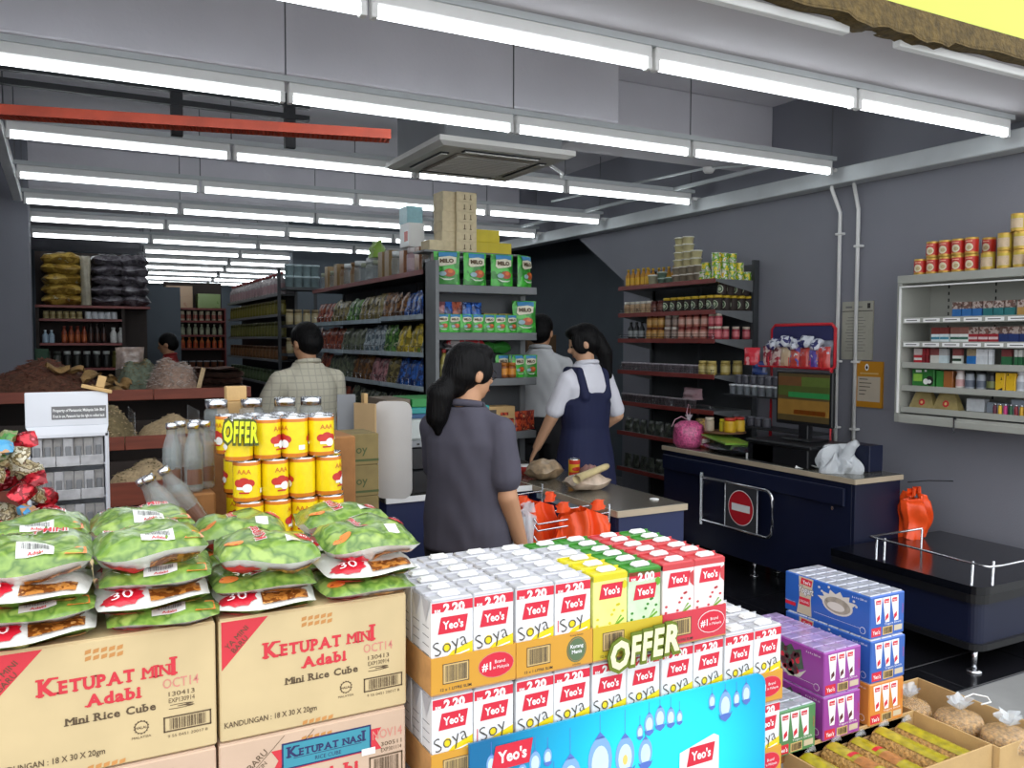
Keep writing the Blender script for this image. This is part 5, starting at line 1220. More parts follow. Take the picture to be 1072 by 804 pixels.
def far_shelves():
    """second gondola, red shelves, bag shelf by the pillar"""
    X0, X1, Y0, Y1 = 2.05, 2.45, 9.15, 12.2
    t = thing('gondola_shelving', 'far dim gondola shelf row behind the man in the checked shirt', 'shelf unit', (X0, Y0, 0)); L = Y1-Y0
    Z = [2.08, 1.86, 1.62, 1.37, 1.1, .8, .3]
    MB().box(.18, .21, 0, L, .1, 2.2, 'shelf_dark').build('spine_panel', t); MB().box(0, .4, -.05, L, 0, .1, 'shelf_dark').build('plinth', t)
    for x in (-.01, .38): MB().box(x, x+.03, -.05, -.02, 0, 2.35, 'shelf_dark').build('upright', t)
    for k, z in enumerate(Z):
        s = MB().box(0, .18, 0, L, z-.015, z, 'shelf_dark').build('shelf', t); MB().box(-.006, 0, 0, L, z-.02, z+.008, 'steel_grey').build('price_strip', s)
    EZ = [2.14, 1.75, 1.45, 1.15, .7]
    for z in EZ: MB().box(.02, .38, -.32, -.05, z-.03, z, 'shelf_dark').build('end_shelf', t)
    nm = ['top', 'second', 'third', 'fourth', 'fifth', 'sixth']
    for k, (me, ds, n, x) in enumerate(((bottle(.24, .045, m_('pet', 'b0a8a8', rough=.2, var=.2, scale=20), '8a3a3a', 'a88a8c'), 'tall pale bottle with red cap', 17, .06), (jar(.16, .045, '6a6224', '5a5424', '77702c'), 'olive yellow jar', 18, .06), (jar(.17, .045, '5c5c2c', '50502c', '6a6834'), 'dim olive jar', 18, .06), (jar(.15, .05, '6a4a2c', '5a3a22', '7a5434'), 'brown jar', 16, .06), (jar(.15, .05, '4a5a3c', '3c4a30', '5a6a4a'), 'green grey jar', 16, .06))):
        for i in range(n): put('jar', me, (X0+x, Y0+.08+(L-.16)*i/(n-1), Z[k]+.001), 0, f'{ds}, {ORD[i]} from near end, {nm[k]} shelf of far gondola', 'bottle' if 'bottle' in ds else 'jar', 'goods on the far gondola')
    a = cup(.12, .05, '9ab0b4', 'b0c0c4'); c = jar(.16, .04, 'a89870', '8a7a58', 'b8ac88')
    for i in range(4):
        put('tub', a, (X0+.075+.09*i, Y0-.2, EZ[0]+.001), 0, f'pale teal tub, {ORD[i]} from left on far gondola end, lower', 'tub', 'tubs on the far gondola'); put('tub', a, (X0+.075+.09*i, Y0-.2, EZ[0]+.122), 0, f'pale teal tub, {ORD[i]} from left on far gondola end, upper', 'tub', 'tubs on the far gondola')
        put('jar', c, (X0+.075+.09*i, Y0-.2, EZ[1]+.001), 0, f'beige jar, {ORD[i]} from left on far gondola end, second shelf', 'jar', 'beige jars on the far gondola'); put('jar', c, (X0+.075+.09*i, Y0-.2, EZ[2]+.001), 0, f'beige jar, {ORD[i]} from left on far gondola end, third shelf', 'jar', 'beige jars on the far gondola')
    # red shelves against the far wall
    t = thing('red_shelf_unit', 'far shelf unit with red edges, jars and orange bottles', 'shelf unit', (1.28, 12.5, 0))
    MB().box(0, .78, .3, .32, 0, 2.4, 'wood_dark').build('back_panel', t); Z2 = [2.03, 1.855, 1.655, 1.47, 1.2]
    for x in (-.02, .77): MB().box(x, x+.02, 0, .32, 0, 2.03, 'red_strip').build('side_panel', t)
    for z in Z2: MB().box(0, .77, 0, .3, z-.025, z, 'red_strip').build('shelf', t)
    for k, (me, ds, n) in enumerate(((jar(.13, .03, 'b0a48c', 'c0b49a', '9a5a4c'), 'cream jar', 9), (bottle(.15, .03, '8a9078', 'b8b8a0', 'a0a488'), 'pale bottle', 9), (bottle(.15, .03, 'c0642c', 'd8a05c', 'b8502c'), 'orange bottle', 9), (cup(.09, .04, '9a6a4c', 'b8b8c0'), 'brown tub with pale lid', 8))):
        for i in range(n): put('bottle', me, (1.33+.67*i/(n-1), 12.56, Z2[k+1]+.001), 0, f'{ds}, {ORD[i]} from left on the far red shelves', 'bottle' if 'bottle' in ds else 'jar', 'goods on the far red shelves')
    for i, (x, w, h, c) in enumerate(((1.46, .34, .15, 'b0805c'), (1.46, .34, .15, 'a8704c'), (1.85, .3, .2, '6a8a44'))):
        tag(link('carton', carton(w, .25, h, blotch(f'carton_far{i}', [c, 'b8946c' if i < 2 else '88a060', c], scale=9)), None, (x, 12.64, 2.031+(.151 if i == 1 else 0))), ['lower reddish brown carton on the far red shelves', 'upper reddish brown carton on the far red shelves', 'green carton on the far red shelves'][i], 'carton')
    # bag shelf by the pillar
    t = thing('bag_shelf', 'dark shelf unit beside the pillar with bottles under large bags', 'shelf unit', (-.22, 9.6, 0))
    MB().box(0, 1.05, .42, .45, 0, 2.5, 'wood_dark').build('back_panel', t); Z3 = [1.935, 1.80, 1.555, 1.30, .9]
    for x in (0, .78): MB().box(x, x+.03, .05, .42, 0, 1.93, 'wood_dark').build('side_panel', t)
    for k, z in enumerate(Z3): MB().box(.03 if k else -.0, .78 if k else 1.05, 0 if k == 0 else .05, .42, z-.025, z, 'red_strip').build('shelf', t)
    for k, (me, ds, n) in enumerate(((jar(.075, .028, 'a89a6c', 'b8a878', '8a7a4c'), 'small tan jar', 6), (jar(.075, .032, 'c8ccd0', 'd8dce0'), 'small white jar', 5))):
        for i in range(n): put('jar', me, (-.13+.06*i+(.38 if k else 0), 9.70, Z3[1]+.001), 0, f'{ds}, {ORD[i]} from left under the large bags', 'jar', 'small jars by the pillar')
    for i, (x, me, ds) in enumerate([(-.14+.055*q, bottle(.13, .028, '9ab0c0', 'c8d4dc'), 'pale blue bottle') for q in range(2)]+[(.03+.06*q, bottle(.17, .026, '8a3c20', '6a2818', 'b05a2c', .5), 'orange brown bottle') for q in range(4)]+[(.27+.06*q, bottle(.2, .024, '2c1c18', '1c1412', '4a2c20', .45), 'dark brown bottle') for q in range(3)]+[(.48+.075*q, bottle(.16, .034, 'd0d0cc', 'c8c8c4', None, .5), 'white bottle') for q in range(2)]):
        put('bottle', me, (x, 9.70, Z3[2]+.001), 0, f'{ds}, {ORD[i]} along the middle shelf by the pillar', 'bottle', 'bottles by the pillar')
    for i in range(9):
        c = ['5a5e54', '4a4e48', '1e201e', '24261f', '1c1e1c', '22241e', '1e201e', '6a6430', '726c34'][i]; put('jar', jar(.17, .036, c, 'b8bcb8' if 1 < i < 7 else c), (-.13+.09*i, 9.70, Z3[3]+.001), 0, f'dark jar with pale lid, {ORD[i]} from left on the lower shelf by the pillar', 'jar', 'dark jars by the pillar')
    ym = blotch('macaroni', ['a88a34', 'b89a48', '8a6c24', 'a8a48c'], scale=14, bump=.5); gm = blotch('grey_bag', ['5a565c', '6c686e', '444046', '7a767c'], scale=12, bump=.5)
    for i in range(5): put('bulk_bag', pillow(.40, .34, .115, ym, i, crink=.2)[0].mesh('bag'), (.03, 9.82, 1.937+.104*i), jit(.1), f'large bag of yellow pasta, {ORD[i]} from bottom of the stack by pillar', 'bag', 'large bags of yellow pasta')
    for i in range(5): put('bulk_bag', pillow(.36, .34, .115, gm, 9+i, crink=.2)[0].mesh('bag'), (.45, 9.82, 1.937+.104*i), jit(.1), f'large grey bulk bag, {ORD[i]} from bottom of the left grey stack', 'bag', 'large grey bulk bags')
    for i in range(5): put('bulk_bag', pillow(.3, .34, .12, gm, 19+i, crink=.25)[0].mesh('bag'), (.69, 9.80, 1.937+.104*i), (0, 0, jit(.2)), f'large grey bulk bag, {ORD[i]} from bottom of the right grey stack', 'bag', 'large grey bulk bags')
    cb = pouch(.1, .5, .12, m_('cello', 'b8b09a', rough=.2, var=.2, scale=15, alpha=.6, coat=.5), 3).mesh('bag'); put('cellophane_bag', cb, (.235, 9.68, 1.94), .1, 'crinkled clear cellophane bag between the pasta and grey bags', 'bag')
    tag(MB().box(-.23, -.11, 9.4, 9.55, 0, 1.5, m_('dark_green', '1c4a2c', rough=.5), bev=.005).build('green_cabinet'), 'dark green cabinet edge standing by the pillar', 'cabinet')
    tag(link('wall_carton', carton(.34, .2, .4, pcol('5a4630')), None, (4.35, 7.6, 1.25)), 'dim brown carton on the ledge behind the two pupils', 'carton'); tag(MB().box(3.95, 4.75, 7.4, 7.95, 0, 1.248, 'wood_dark', bev=.01).build('storage_counter'), 'dark storage counter in the recess behind the pupils', 'counter')
    for i in range(9):
        tag(link('drink_crate', MB().box(-.2, .2, -.15, .15, 0, .1, m_('crate_dark', '2a2a26', rough=.6, var=.4, scale=25), bev=.004).mesh('c'), None, (4.25, 6.62, .003+.102*i), jit(.05)), f'dark stacked crate, {ORD[i]} from bottom beside the wall unit', 'crate', 'dark stacked crates')
far_shelves()

# ------------------------------------------------------------------ tiered bins of dried food
def heap(w, d, h, m, seed, slivers=0, sm=None, sl=.03, flat=1.3, sw=.004):
    R = random.Random(seed); ph = [R.uniform(0, 6) for _ in range(6)]
    def H(u, v):
        r = max(0, 1-(abs(u)**2.2+abs(v)**2.2))
        return h*r**(1/flat)*(1+.12*math.sin(6*u+ph[0])+.1*math.sin(7*v+ph[1]+3*u))+h*.03*math.sin(21*u+ph[2])*math.sin(19*v+ph[3])*(r > 0)
    b = MB(); b.grid(lambda i, j: Vector(((2*i-1)*w/2, (2*j-1)*d/2, H(2*i-1, 2*j-1))), 22, 16, m)
    for _ in range(slivers):
        while True:
            u, v = R.uniform(-.95, .95), R.uniform(-.95, .95)
            if u*u+v*v < .95: break
        p = Vector((u*w/2, v*d/2, H(u, v)+.003)); a = R.uniform(0, PI); dr = Vector((math.cos(a), math.sin(a), R.uniform(-.3, .5)))*sl*R.uniform(.5, 1); sd = Vector((-math.sin(a), math.cos(a), R.uniform(-.3, .3)))*sw
        b.poly([p-dr, p+sd, p+dr, p-sd, p+Vector((0, 0, sw))], [(0, 1, 4), (1, 2, 4), (2, 3, 4), (3, 0, 4)], sm or m)
    return b
def bins():
    t = thing('tiered_bin_stand', 'tiered wooden stand with red front boards holding dried food', 'bin stand', (0, 0, 0))
    tiers = [('low', -.6, .50, 3.95, 4.42, .985, .1), ('mid', -.6, .69, 4.45, 4.95, 1.13, .065), ('top', -.6, .96, 5.0, 5.6, 1.325, .058)]
    for nm, x0, x1, y0, y1, z, h in tiers:
        for q in range(3):
            a, b_ = x0+(x1-x0)*q/3, x0+(x1-x0)*(q+1)/3-.003; MB().box(a, b_, y0-.018, y0, z-h, z, 'wood_red', bev=.002).build('front_board', t)
        MB().box(x0, x1, y0, y1, z-h, z-h+.02, 'wood_dark').build('bin_floor', t)
        MB().box(x1-.018, x1, y0, y1, z-h, z, 'wood_red').build('side_board', t)
        MB().box(x0, x1, y1-.02, y1, z-h, z+.03, 'wood_dark').build('back_board', t)
        for x in (x0+.02, x1-.07): MB().box(x, x+.05, y0+.03, y0+.08, 0, z-h, 'wood_dark').build('leg', t); MB().box(x, x+.05, y1-.1, y1-.05, 0, z-h, 'wood_dark').build('leg', t)
    MB().box(-.6, .96, 5.585, 5.6, .3, 1.3, 'wood_dark').build('rear_panel', t)
    for x in (.305, .60): MB().box(x, x+.004, 4.47, 4.9, 1.08, 1.24, 'clear_film').build('glass_divider', t)
    gl = m_('dry_green', '7a6c4c', rough=.9, var=.3, scale=50, bump=.6); bf = m_('dry_buff', 'b39c78', rough=.9, var=.2, scale=60, bump=.6); br = m_('dry_brown', '5a3a2a', rough=.9, var=.4, scale=40, bump=.8); pk = m_('dry_pink', '9a8070', rough=.8, var=.3, scale=50, bump=.6); sv = m_('dry_silver', 'a89a90', rough=.5, var=.3, scale=60); rs = m_('dry_rust', '6e4030', rough=.8, var=.3, scale=60); lf = m_('dry_leaf', '8a6c40', rough=.7, var=.3, scale=20, bump=.6)
    def hp(nm, lb, loc, *a, **k):
        o = heap(*a, **k).build(nm, loc=loc); o['label'] = lb; o['category'] = 'dried food'; o['kind'] = 'stuff'; return o
    hp('dried_food_heap', 'small pale heap of dried food in the lowest bin', (.33, 4.18, .915), .34, .36, .115, bf, 1, 120, gl, .012)
    hp('dried_food_heap', 'olive brown heap of dried food behind the white stand', (.17, 4.7, 1.09), .34, .40, .155, gl, 2, 160, bf, .014)
    hp('dried_food_heap', 'smooth buff heap of dried food in the middle bin', (.50, 4.68, 1.09), .34, .40, .105, bf, 3, 80, bf, .01)
    hp('dried_food_heap', 'dark brown heap of dried food at far left of top bin', (-.10, 5.3, 1.30), .62, .50, .155, br, 4, 500, rs, .03)
    hp('dried_fish_heap', 'silvery pink heap of dried anchovies in the top bin', (.57, 5.27, 1.30), .30, .46, .17, pk, 5, 500, sv, .028)
    hp('dried_food_heap', 'greenish heap of dried food behind the anchovies', (.40, 5.42, 1.30), .26, .3, .17, m_('dry_sage', '6a7462', rough=.9, var=.3, scale=40, bump=.6), 6, 200, gl, .02)
    # crumpled brown leaves
    R = random.Random(5)
    for i, (x, y, z, rz) in enumerate(((.20, 5.10, 1.335, .3), (.28, 5.06, 1.315, -.4), (.23, 5.2, 1.37, 1.2), (.14, 5.16, 1.395, .8), (.05, 5.2, 1.43, -.3), (.30, 5.14, 1.35, 1.9), (-.02, 5.14, 1.44, .4))):
        ph = R.uniform(0, 6); b = MB(); b.grid(lambda u, v: Vector(((u-.5)*.12, (v-.5)*.09*(1-.5*abs(2*u-1)), .012*math.sin(6*u+ph)+.014*math.sin(7*v+ph*2))), 9, 6, lf)
        b.grid(lambda u, v: Vector(((u-.5)*.12, (v-.5)*.09*(1-.5*abs(2*u-1)), .012*math.sin(6*u+ph)+.014*math.sin(7*v+ph*2)-.003)), 9, 6, lf)
        tag(b.build('dried_leaf', loc=(x, y, z), rot=(R.uniform(-.3, .3), R.uniform(-.3, .3), rz)), f'crumpled brown dried sheet, {ORD[i]} of those beside the anchovies', 'dried food', 'crumpled brown dried sheets')
    # dark stack of dried strips
    t2 = thing('dried_strip_stack', 'dark layered stack of dried strips at right of top bin', 'dried food', (.815, 5.28, 1.285))
    for k in range(12):
        b = MB(); ph = R.uniform(0, 6); w = .125+R.uniform(-.01, .01)
        b.grid(lambda u, v: Vector(((2*u-1)*w, (2*v-1)*.17, .012*k+.008+.004*math.sin(9*u+ph)+.004*math.sin(8*v+ph))), 10, 8, br if k % 2 else rs); b.grid(lambda u, v: Vector(((2*u-1)*w, (2*v-1)*.17, .012*k+.004*math.sin(9*u+ph)+.004*math.sin(8*v+ph))), 10, 8, br)
        b.build('strip_layer', t2)
    tag(MB().box(-.012, .012, -.003, .003, 0, .13, bf, bev=.001).build('price_stick', loc=(.675, 5.03, 1.31), rot=(0, .25, 0)), 'pale wooden price stick standing beside the dark stack', 'stick')
    b = pouch(.16, .13, .08, m_('meat_bag', '8a7a70', rough=.25, var=.4, scale=25, coat=.6), 3); tag(b.build('packed_food', loc=(.36, 5.52, 1.42)), 'clear packet of mixed nuts standing behind the leaves', 'packet')
    b = MB().box(-.08, .08, -.05, .05, 0, .1, m_('plinth_box', '4a4438', rough=.7)); tag(b.build('box', loc=(.36, 5.52, 1.318)), 'small dark box under the packet of nuts', 'box')
bins()

def white_stand():
    t = thing('battery_display_stand', 'white display stand with header sign and rows of grey pockets', 'display stand', (.012, 3.0, 0)); w = .116
    m_('stand_white', 'd9dce2', rough=.45, var=.04); m_('pack_grey', '9a9896', rough=.5, var=.25, scale=35); m_('pack_grey2', 'b4b4b6', rough=.5, var=.2, scale=30)
    b = MB(); b.box(-w, w, -.004, .02, 1.325, 1.432, 'stand_white', bev=.002); b.build('header_sign', t)
    b = MB(); b.poly([(-w, -.006, 1.325), (w, -.006, 1.325), (w-.006, -.012, 1.30), (-w+.014, -.012, 1.30), (-w, .14, 1.325), (w, .14, 1.325), (w-.006, .14, 1.30), (-w+.014, .14, 1.30)], [(0, 1, 2, 3), (4, 5, 6, 7), (0, 3, 7, 4), (1, 2, 6, 5), (0, 1, 5, 4), (3, 2, 6, 7)], 'stand_white', out=(0, .06, 1.31)); b.build('header_ledge', t)
    f = plane_map((0, -.004, 0)); b = MB(); b.rect(f, -.044, 1.346, .11, 1.387, 'print_grey', 1)
    b.text(f, 'Property of Panasonic Malaysia Sdn Bhd', .033, 1.370, .013, 'print_white', l=3, width=.145, bold=.02); b.text(f, 'If not in use, Panasonic has the right to collect back', .033, 1.352, .013, 'print_white', l=3, width=.145, bold=.02); b.build('header_print', t)
    for x in (-w, w-.012): MB().box(x, x+.012, -.012, .14, 0, 1.30, 'stand_white', bev=.002).build('side_panel', t)
    MB().box(-w, w, .13, .14, .1, 1.3, 'stand_white').build('back_panel', t); MB().box(-w, w, -.012, .14, 1.29, 1.3, 'stand_white').build('top_panel', t); MB().box(-w, w, -.012, .14, 0, .08, 'stand_white').build('base', t)
    cols = 3
    for r in range(5):
        z = 1.197-.107*r
        s = MB().box(-w+.012, w-.012, 0, .13, z, z+.006, 'stand_white').build('shelf', t)
        for c in range(cols):
            a = -w+.014+(2*w-.028)*c/cols; a1 = -w+.014+(2*w-.028)*(c+1)/cols-.002
            MB().box(a, a1, -.006, -.002, z, z+.033, 'pack_grey2', bev=.001).build('pocket_front', s)
    i = 0
    for r in range(4):
        z = 1.197-.107*r+.007
        for c in range(7):
            if r > 2: continue
            x = .012-w+.03+(2*w-.06)*c/6
            put('blister_pack', MB().box(-.0135, .0135, -.002, .002, 0, .082, 'pack_grey' if (c+r) % 3 else 'pack_grey2').box(-.008, .008, -.006, -.002, .02, .055, 'steel_grey', bev=.002).mesh('pack'), (x, 3.012+jit(.006), z), jit(.1), f'grey battery pack, {ORD[c]} from left in {ORD[r]} row of white stand', 'battery pack', 'battery packs in the white stand')
    # clip on the header
    b = MB(); b.box(-.05, .04, -.012, .0, 0, .012, 'kraft', bev=.002); b.box(-.01, .015, -.01, .0, .012, .05, 'kraft', bev=.002); tag(b.build('paper_clip', loc=(.10, 3.0, 1.433), rot=(0, .25, 0)), 'tan clip holding paper on the white header sign', 'clip')
white_stand()

def sweets():
    t = thing('sweet_crate', 'cardboard crate under the heap of foil sweet packets at left edge', 'crate', (-.14, 2.42, 0))
    MB().box(-.14, .165, -.12, .2, 0, 1.0, 'kraft_brown', bev=.004).build('body', t); MB().box(-.14, .165, -.125, -.12, .9, 1.03, 'kraft').build('front_lip', t)
    sp = {'red foil': blotch('foil_red', ['b01828', 'd02838', '8a101c', 'e06070'], scale=45, rough=.18, metal=.4, bump=.5), 'blue and tan': blotch('foil_blue', ['2f86b8', 'b88a5c', '4a9cc8', 'c8a078'], scale=32, bump=.4), 'gold and clear': blotch('foil_gold', ['9a8458', 'b8a880', '6a5a34', 'c8c0a8', '4a6a34'], scale=60, bump=.5), 'green': blotch('foil_green', ['2c6a2c', '4a8a3c', '8a8a60', '1c4a20'], scale=55, bump=.5), 'brown striped': blotch('foil_brown', ['8a4a24', 'b87a44', '5a2c18', 'c8b088'], scale=60, bump=.5)}
    R = random.Random(11); keys = list(sp); cnt = {}
    spots = []
    for k in range(78):
        z = 1.01+.34*(k/78); spread = .15*(1-.6*(k/78))
        spots.append((-.15+R.uniform(-spread, spread), 2.43+R.uniform(-.08, .1), z))
    for i, (x, y, z) in enumerate(spots):
        key = keys[R.choice((0, 1, 2, 2, 2, 3, 4, 0))]; c = cnt.get(key, 0); cnt[key] = c+1
        me = pillow(.068, .05, .028, sp[key], i % 5, nu=8, nv=6, crink=.25)[0].mesh('packet') if (key, i % 5) not in BAGM else BAGM[(key, i % 5)]; BAGM[(key, i % 5)] = me
        put('sweet_packet', me, (x, y, z), (R.uniform(.2, 1.2), R.uniform(-.5, .5), R.uniform(-.9, .9)), f'{key} sweet packet, {ORD[c]} upward in heap at left edge', 'packet', f'{key} sweet packets')
    put('sweet_packet', pillow(.13, .07, .05, sp['red foil'], 8, crink=.2)[0].mesh('packet'), (-.03, 2.30, 1.075), (1.0, 0, .1), 'shiny red foil packet low at front of the sweet heap', 'packet')
sweets()

# ------------------------------------------------------------------ yellow cans, bottles and cartons behind the bags
def cans():
    r, h = .0352, .107
    t = thing('fish_can', 'l', 'can'); ye = pcol('f0d414', rough=.3); og = pcol('cf7a22', rough=.3)
    b = MB(); b.lathe([(r*.97, 0), (r, .003), (r, .013), (r, h-.012), (r, h-.003), (r*.98, h), (r*.9, h), (r*.9, h-.004), (.001, h-.004)], 22, mats=['chrome', og, ye, og, 'chrome', 'chrome', 'chrome', 'chrome']); b.build('can_body', t)
    cm = cyl_map(r); b = MB(); rd = pcol('c03028')
    b.text(cm, 'AAA', 0, .074, .017, og, l=2, bold=.02, width=.036)
    for a, s in ((0, 1), (.092, .8)):
        for dx, dz, q in ((-.014, .05, .013), (0, .054, .014), (.014, .05, .013), (.0, .046, .016)): b.ell(cm, a+dx*s, dz, q*s, q*.8*s, rd, 2, 14)
        b.ell(cm, a+.008*s, .038, .012*s, .011*s, 'white', 4, 12); b.rect(cm, a-.018*s, .034, a+.004*s, .041, 'white', 6, 4, 1); b.rect(cm, a-.012*s, .024, a+.012*s, .028, rd, 5, 4, 1)
    b.rect(cm, .045, .022, .063, .034, 'white', 2, 4, 1)
    b.build('paper_label', t); P = Proto(t)
    zb = 1.395-3*h; k = 0
    rots = [.0, 1.1, -.4, .3, 2.2, .8, -1.2, .2, 1.6]
    lay = ['bottom', 'middle', 'top']
    for l in range(3):
        x0 = .398 if l == 2 else .405+.018*(1-l) + (.012 if l == 1 else 0)
        n = 4
        for row in range(3):
            for i in range(n):
                if l == 2 and row == 2 and i > 2: continue
                P.put((x0+.0712*i+(.0 if row == 0 else .02*(row % 2)), 2.24+.0712*row, zb+l*h), rots[(i+2*l+row) % 9], f'yellow fish can, {lay[l]} layer, {ORD[row]} row from front, {ORD[i]} from left', 'can', 'stacked yellow fish cans')
    # cartons under the cans
    for i in range(3):
        h0 = zb/3; tag(MB().box(.36, .69, 2.205, 2.50, i*h0+.0005, (i+1)*h0-.0005, 'kraft_brown', bev=.003).build('carton'), f'brown carton under the yellow cans, {ORD[i]} from floor', 'carton', 'cartons under the yellow cans')
    offer('offer_sign', 'bright yellow OFFER cut-out sign on the yellow cans', (.352, 2.192, 1.342), .05, .056, m_('offer_yellow', 'd8e01a', rough=.4, var=.05), m_('offer_dark', '4a5212', rough=.4, var=.1), -.08, .52)
    # clear jars behind the cans
    cj = jar(.12, .036, 'jar_clear', 'chrome')
    tag(MB().box(.30, .80, 2.53, 2.75, 0, 1.30, 'kraft_brown', bev=.004).build('carton'), 'tall brown carton stack behind the yellow cans', 'carton')
    for i, x in enumerate((.40, .50, .60, .68)): put('glass_jar', cj, (x, 2.60, 1.301), 0, f'clear glass jar with metal lid, {ORD[i]} from left behind the cans', 'jar', 'clear jars behind the cans')
    tag(MB().box(-.03, .03, -.02, .02, 0, .045, 'kraft', bev=.002).build('small_carton', loc=(.47, 2.69, 1.41)), 'small tan box standing behind the clear jars', 'box'); tag(MB().box(.42, .52, 2.66, 2.72, 1.301, 1.409, 'kraft', bev=.002).build('carton'), 'narrow tan carton behind the clear jars', 'carton')
    # bottles in clear wrap
    bt = MB(); bt.lathe([(.022, 0), (.024, .008), (.024, .11), (.021, .125), (.013, .15), (.013, .165), (.015, .165), (.015, .18), (.001, .18)], 14, mats=['jar_clear', 'jar_clear', 'jar_clear', 'jar_clear', 'jar_clear', 'chrome', 'chrome', 'chrome']); bt.rect(cyl_map(.024), -.02, .02, .02, .06, pcol('6a4a3c'), 2, 6, 1); bt = bt.mesh('bottle')
    tag(MB().box(.20, .348, 2.30, 2.46, 0, 1.198, 'kraft_brown', bev=.004).build('carton'), 'brown carton under the clear wrapped bottles', 'carton')
    for i, (x, y) in enumerate(((.300, 2.34), (.335, 2.38), (.315, 2.42), (.275, 2.40), (.25, 2.36))): put('glass_bottle', bt, (x, y, 1.20), 0, f'clear bottle with silver cap, {ORD[i]} of the upright ones left of the cans', 'bottle', 'clear bottles left of the cans')
    for i, (x, y) in enumerate(((.17, 2.27), (.18, 2.22), (.22, 2.26))): put('glass_bottle', bt, (x+.09, y, 1.10+.012*i), (0, -.55, 0), f'leaning clear bottle, {ORD[i]} of the tilted ones left of the cans', 'bottle', 'clear bottles left of the cans')
    # soy drink cartons right of the cans
    for i in range(4):
        b = MB().box(-.08, .08, -.08, .08, 0, .105, m_('carton_olive', '77683f', rough=.8, var=.2, scale=10), bev=.002); f = plane_map((0, -.08, 0)); b.text(f, 'Vsoy', 0, .04, .04, m_('ink_olive', '3f4a22', rough=.7), l=2, bold=.01); b.rect(f, -.08, .012, .08, .02, 'ink_olive', 1)
        tag(b.build('drink_carton', loc=(.86, 2.80, .86+.106*i), rot=.0), f'olive brown soy drink carton, {ORD[i]} from bottom right of the cans', 'carton', 'soy drink cartons')
    tag(MB().box(.76, .96, 2.72, 2.88, 0, .859, 'kraft_brown', bev=.003).build('carton'), 'plain brown carton under the soy drink cartons', 'carton')
    # boards standing in front of the till
    t = thing('notice_board_stand', 'stand with white rounded board, tan card and grey panel', 'board', (1.13, 3.42, 0))
    def rb(nm, loc, rot, w, h, m, th=.012, r=.04):
        pts = []
        for cx, cy, a0 in ((w-r, h-r, 0), (r, h-r, PI/2), (r, r, PI), (w-r, r, 1.5*PI)):
            for q in range(5): a = a0+PI/2*q/4; pts.append((cx+r*math.cos(a), cy+r*math.sin(a)))
        n = len(pts); b = MB(); b.poly([(x, -th/2, z) for x, z in pts]+[(x, th/2, z) for x, z in pts], [tuple(range(n)), tuple(range(n, 2*n))]+[(i, (i+1) % n, n+(i+1) % n, n+i) for i in range(n)], m, out=(w/2, 0, h/2)); return b.build(nm, t, loc, rot)
    rb('white_board', (.05, .05, .915), -.62, .165, .42, m_('board_white', 'd6d3cf', rough=.35, var=.03), .012)
    rb('tan_card', (-.03, .07, .90), -1.15, .13, .43, m_('board_tan', 'c2a377', rough=.7, var=.06), .008, .004); rb('grey_panel', (-.08, .16, 1.0), -.1, .08, .36, 'steel_grey', .008, .004)
    MB().tube([(0, .06, 0), (0, .06, 1.3)], .012, 'black_steel', n=8).build('pole', t); MB().lathe([(.14, 0), (.14, .01), (.02, .025)], 18, (0, .06, 0), m='black_steel').build('base', t)
    b = MB().box(-.004, .012, .02, .06, 1.3, 1.37, 'kraft'); b.build('clamp', t)
cans()

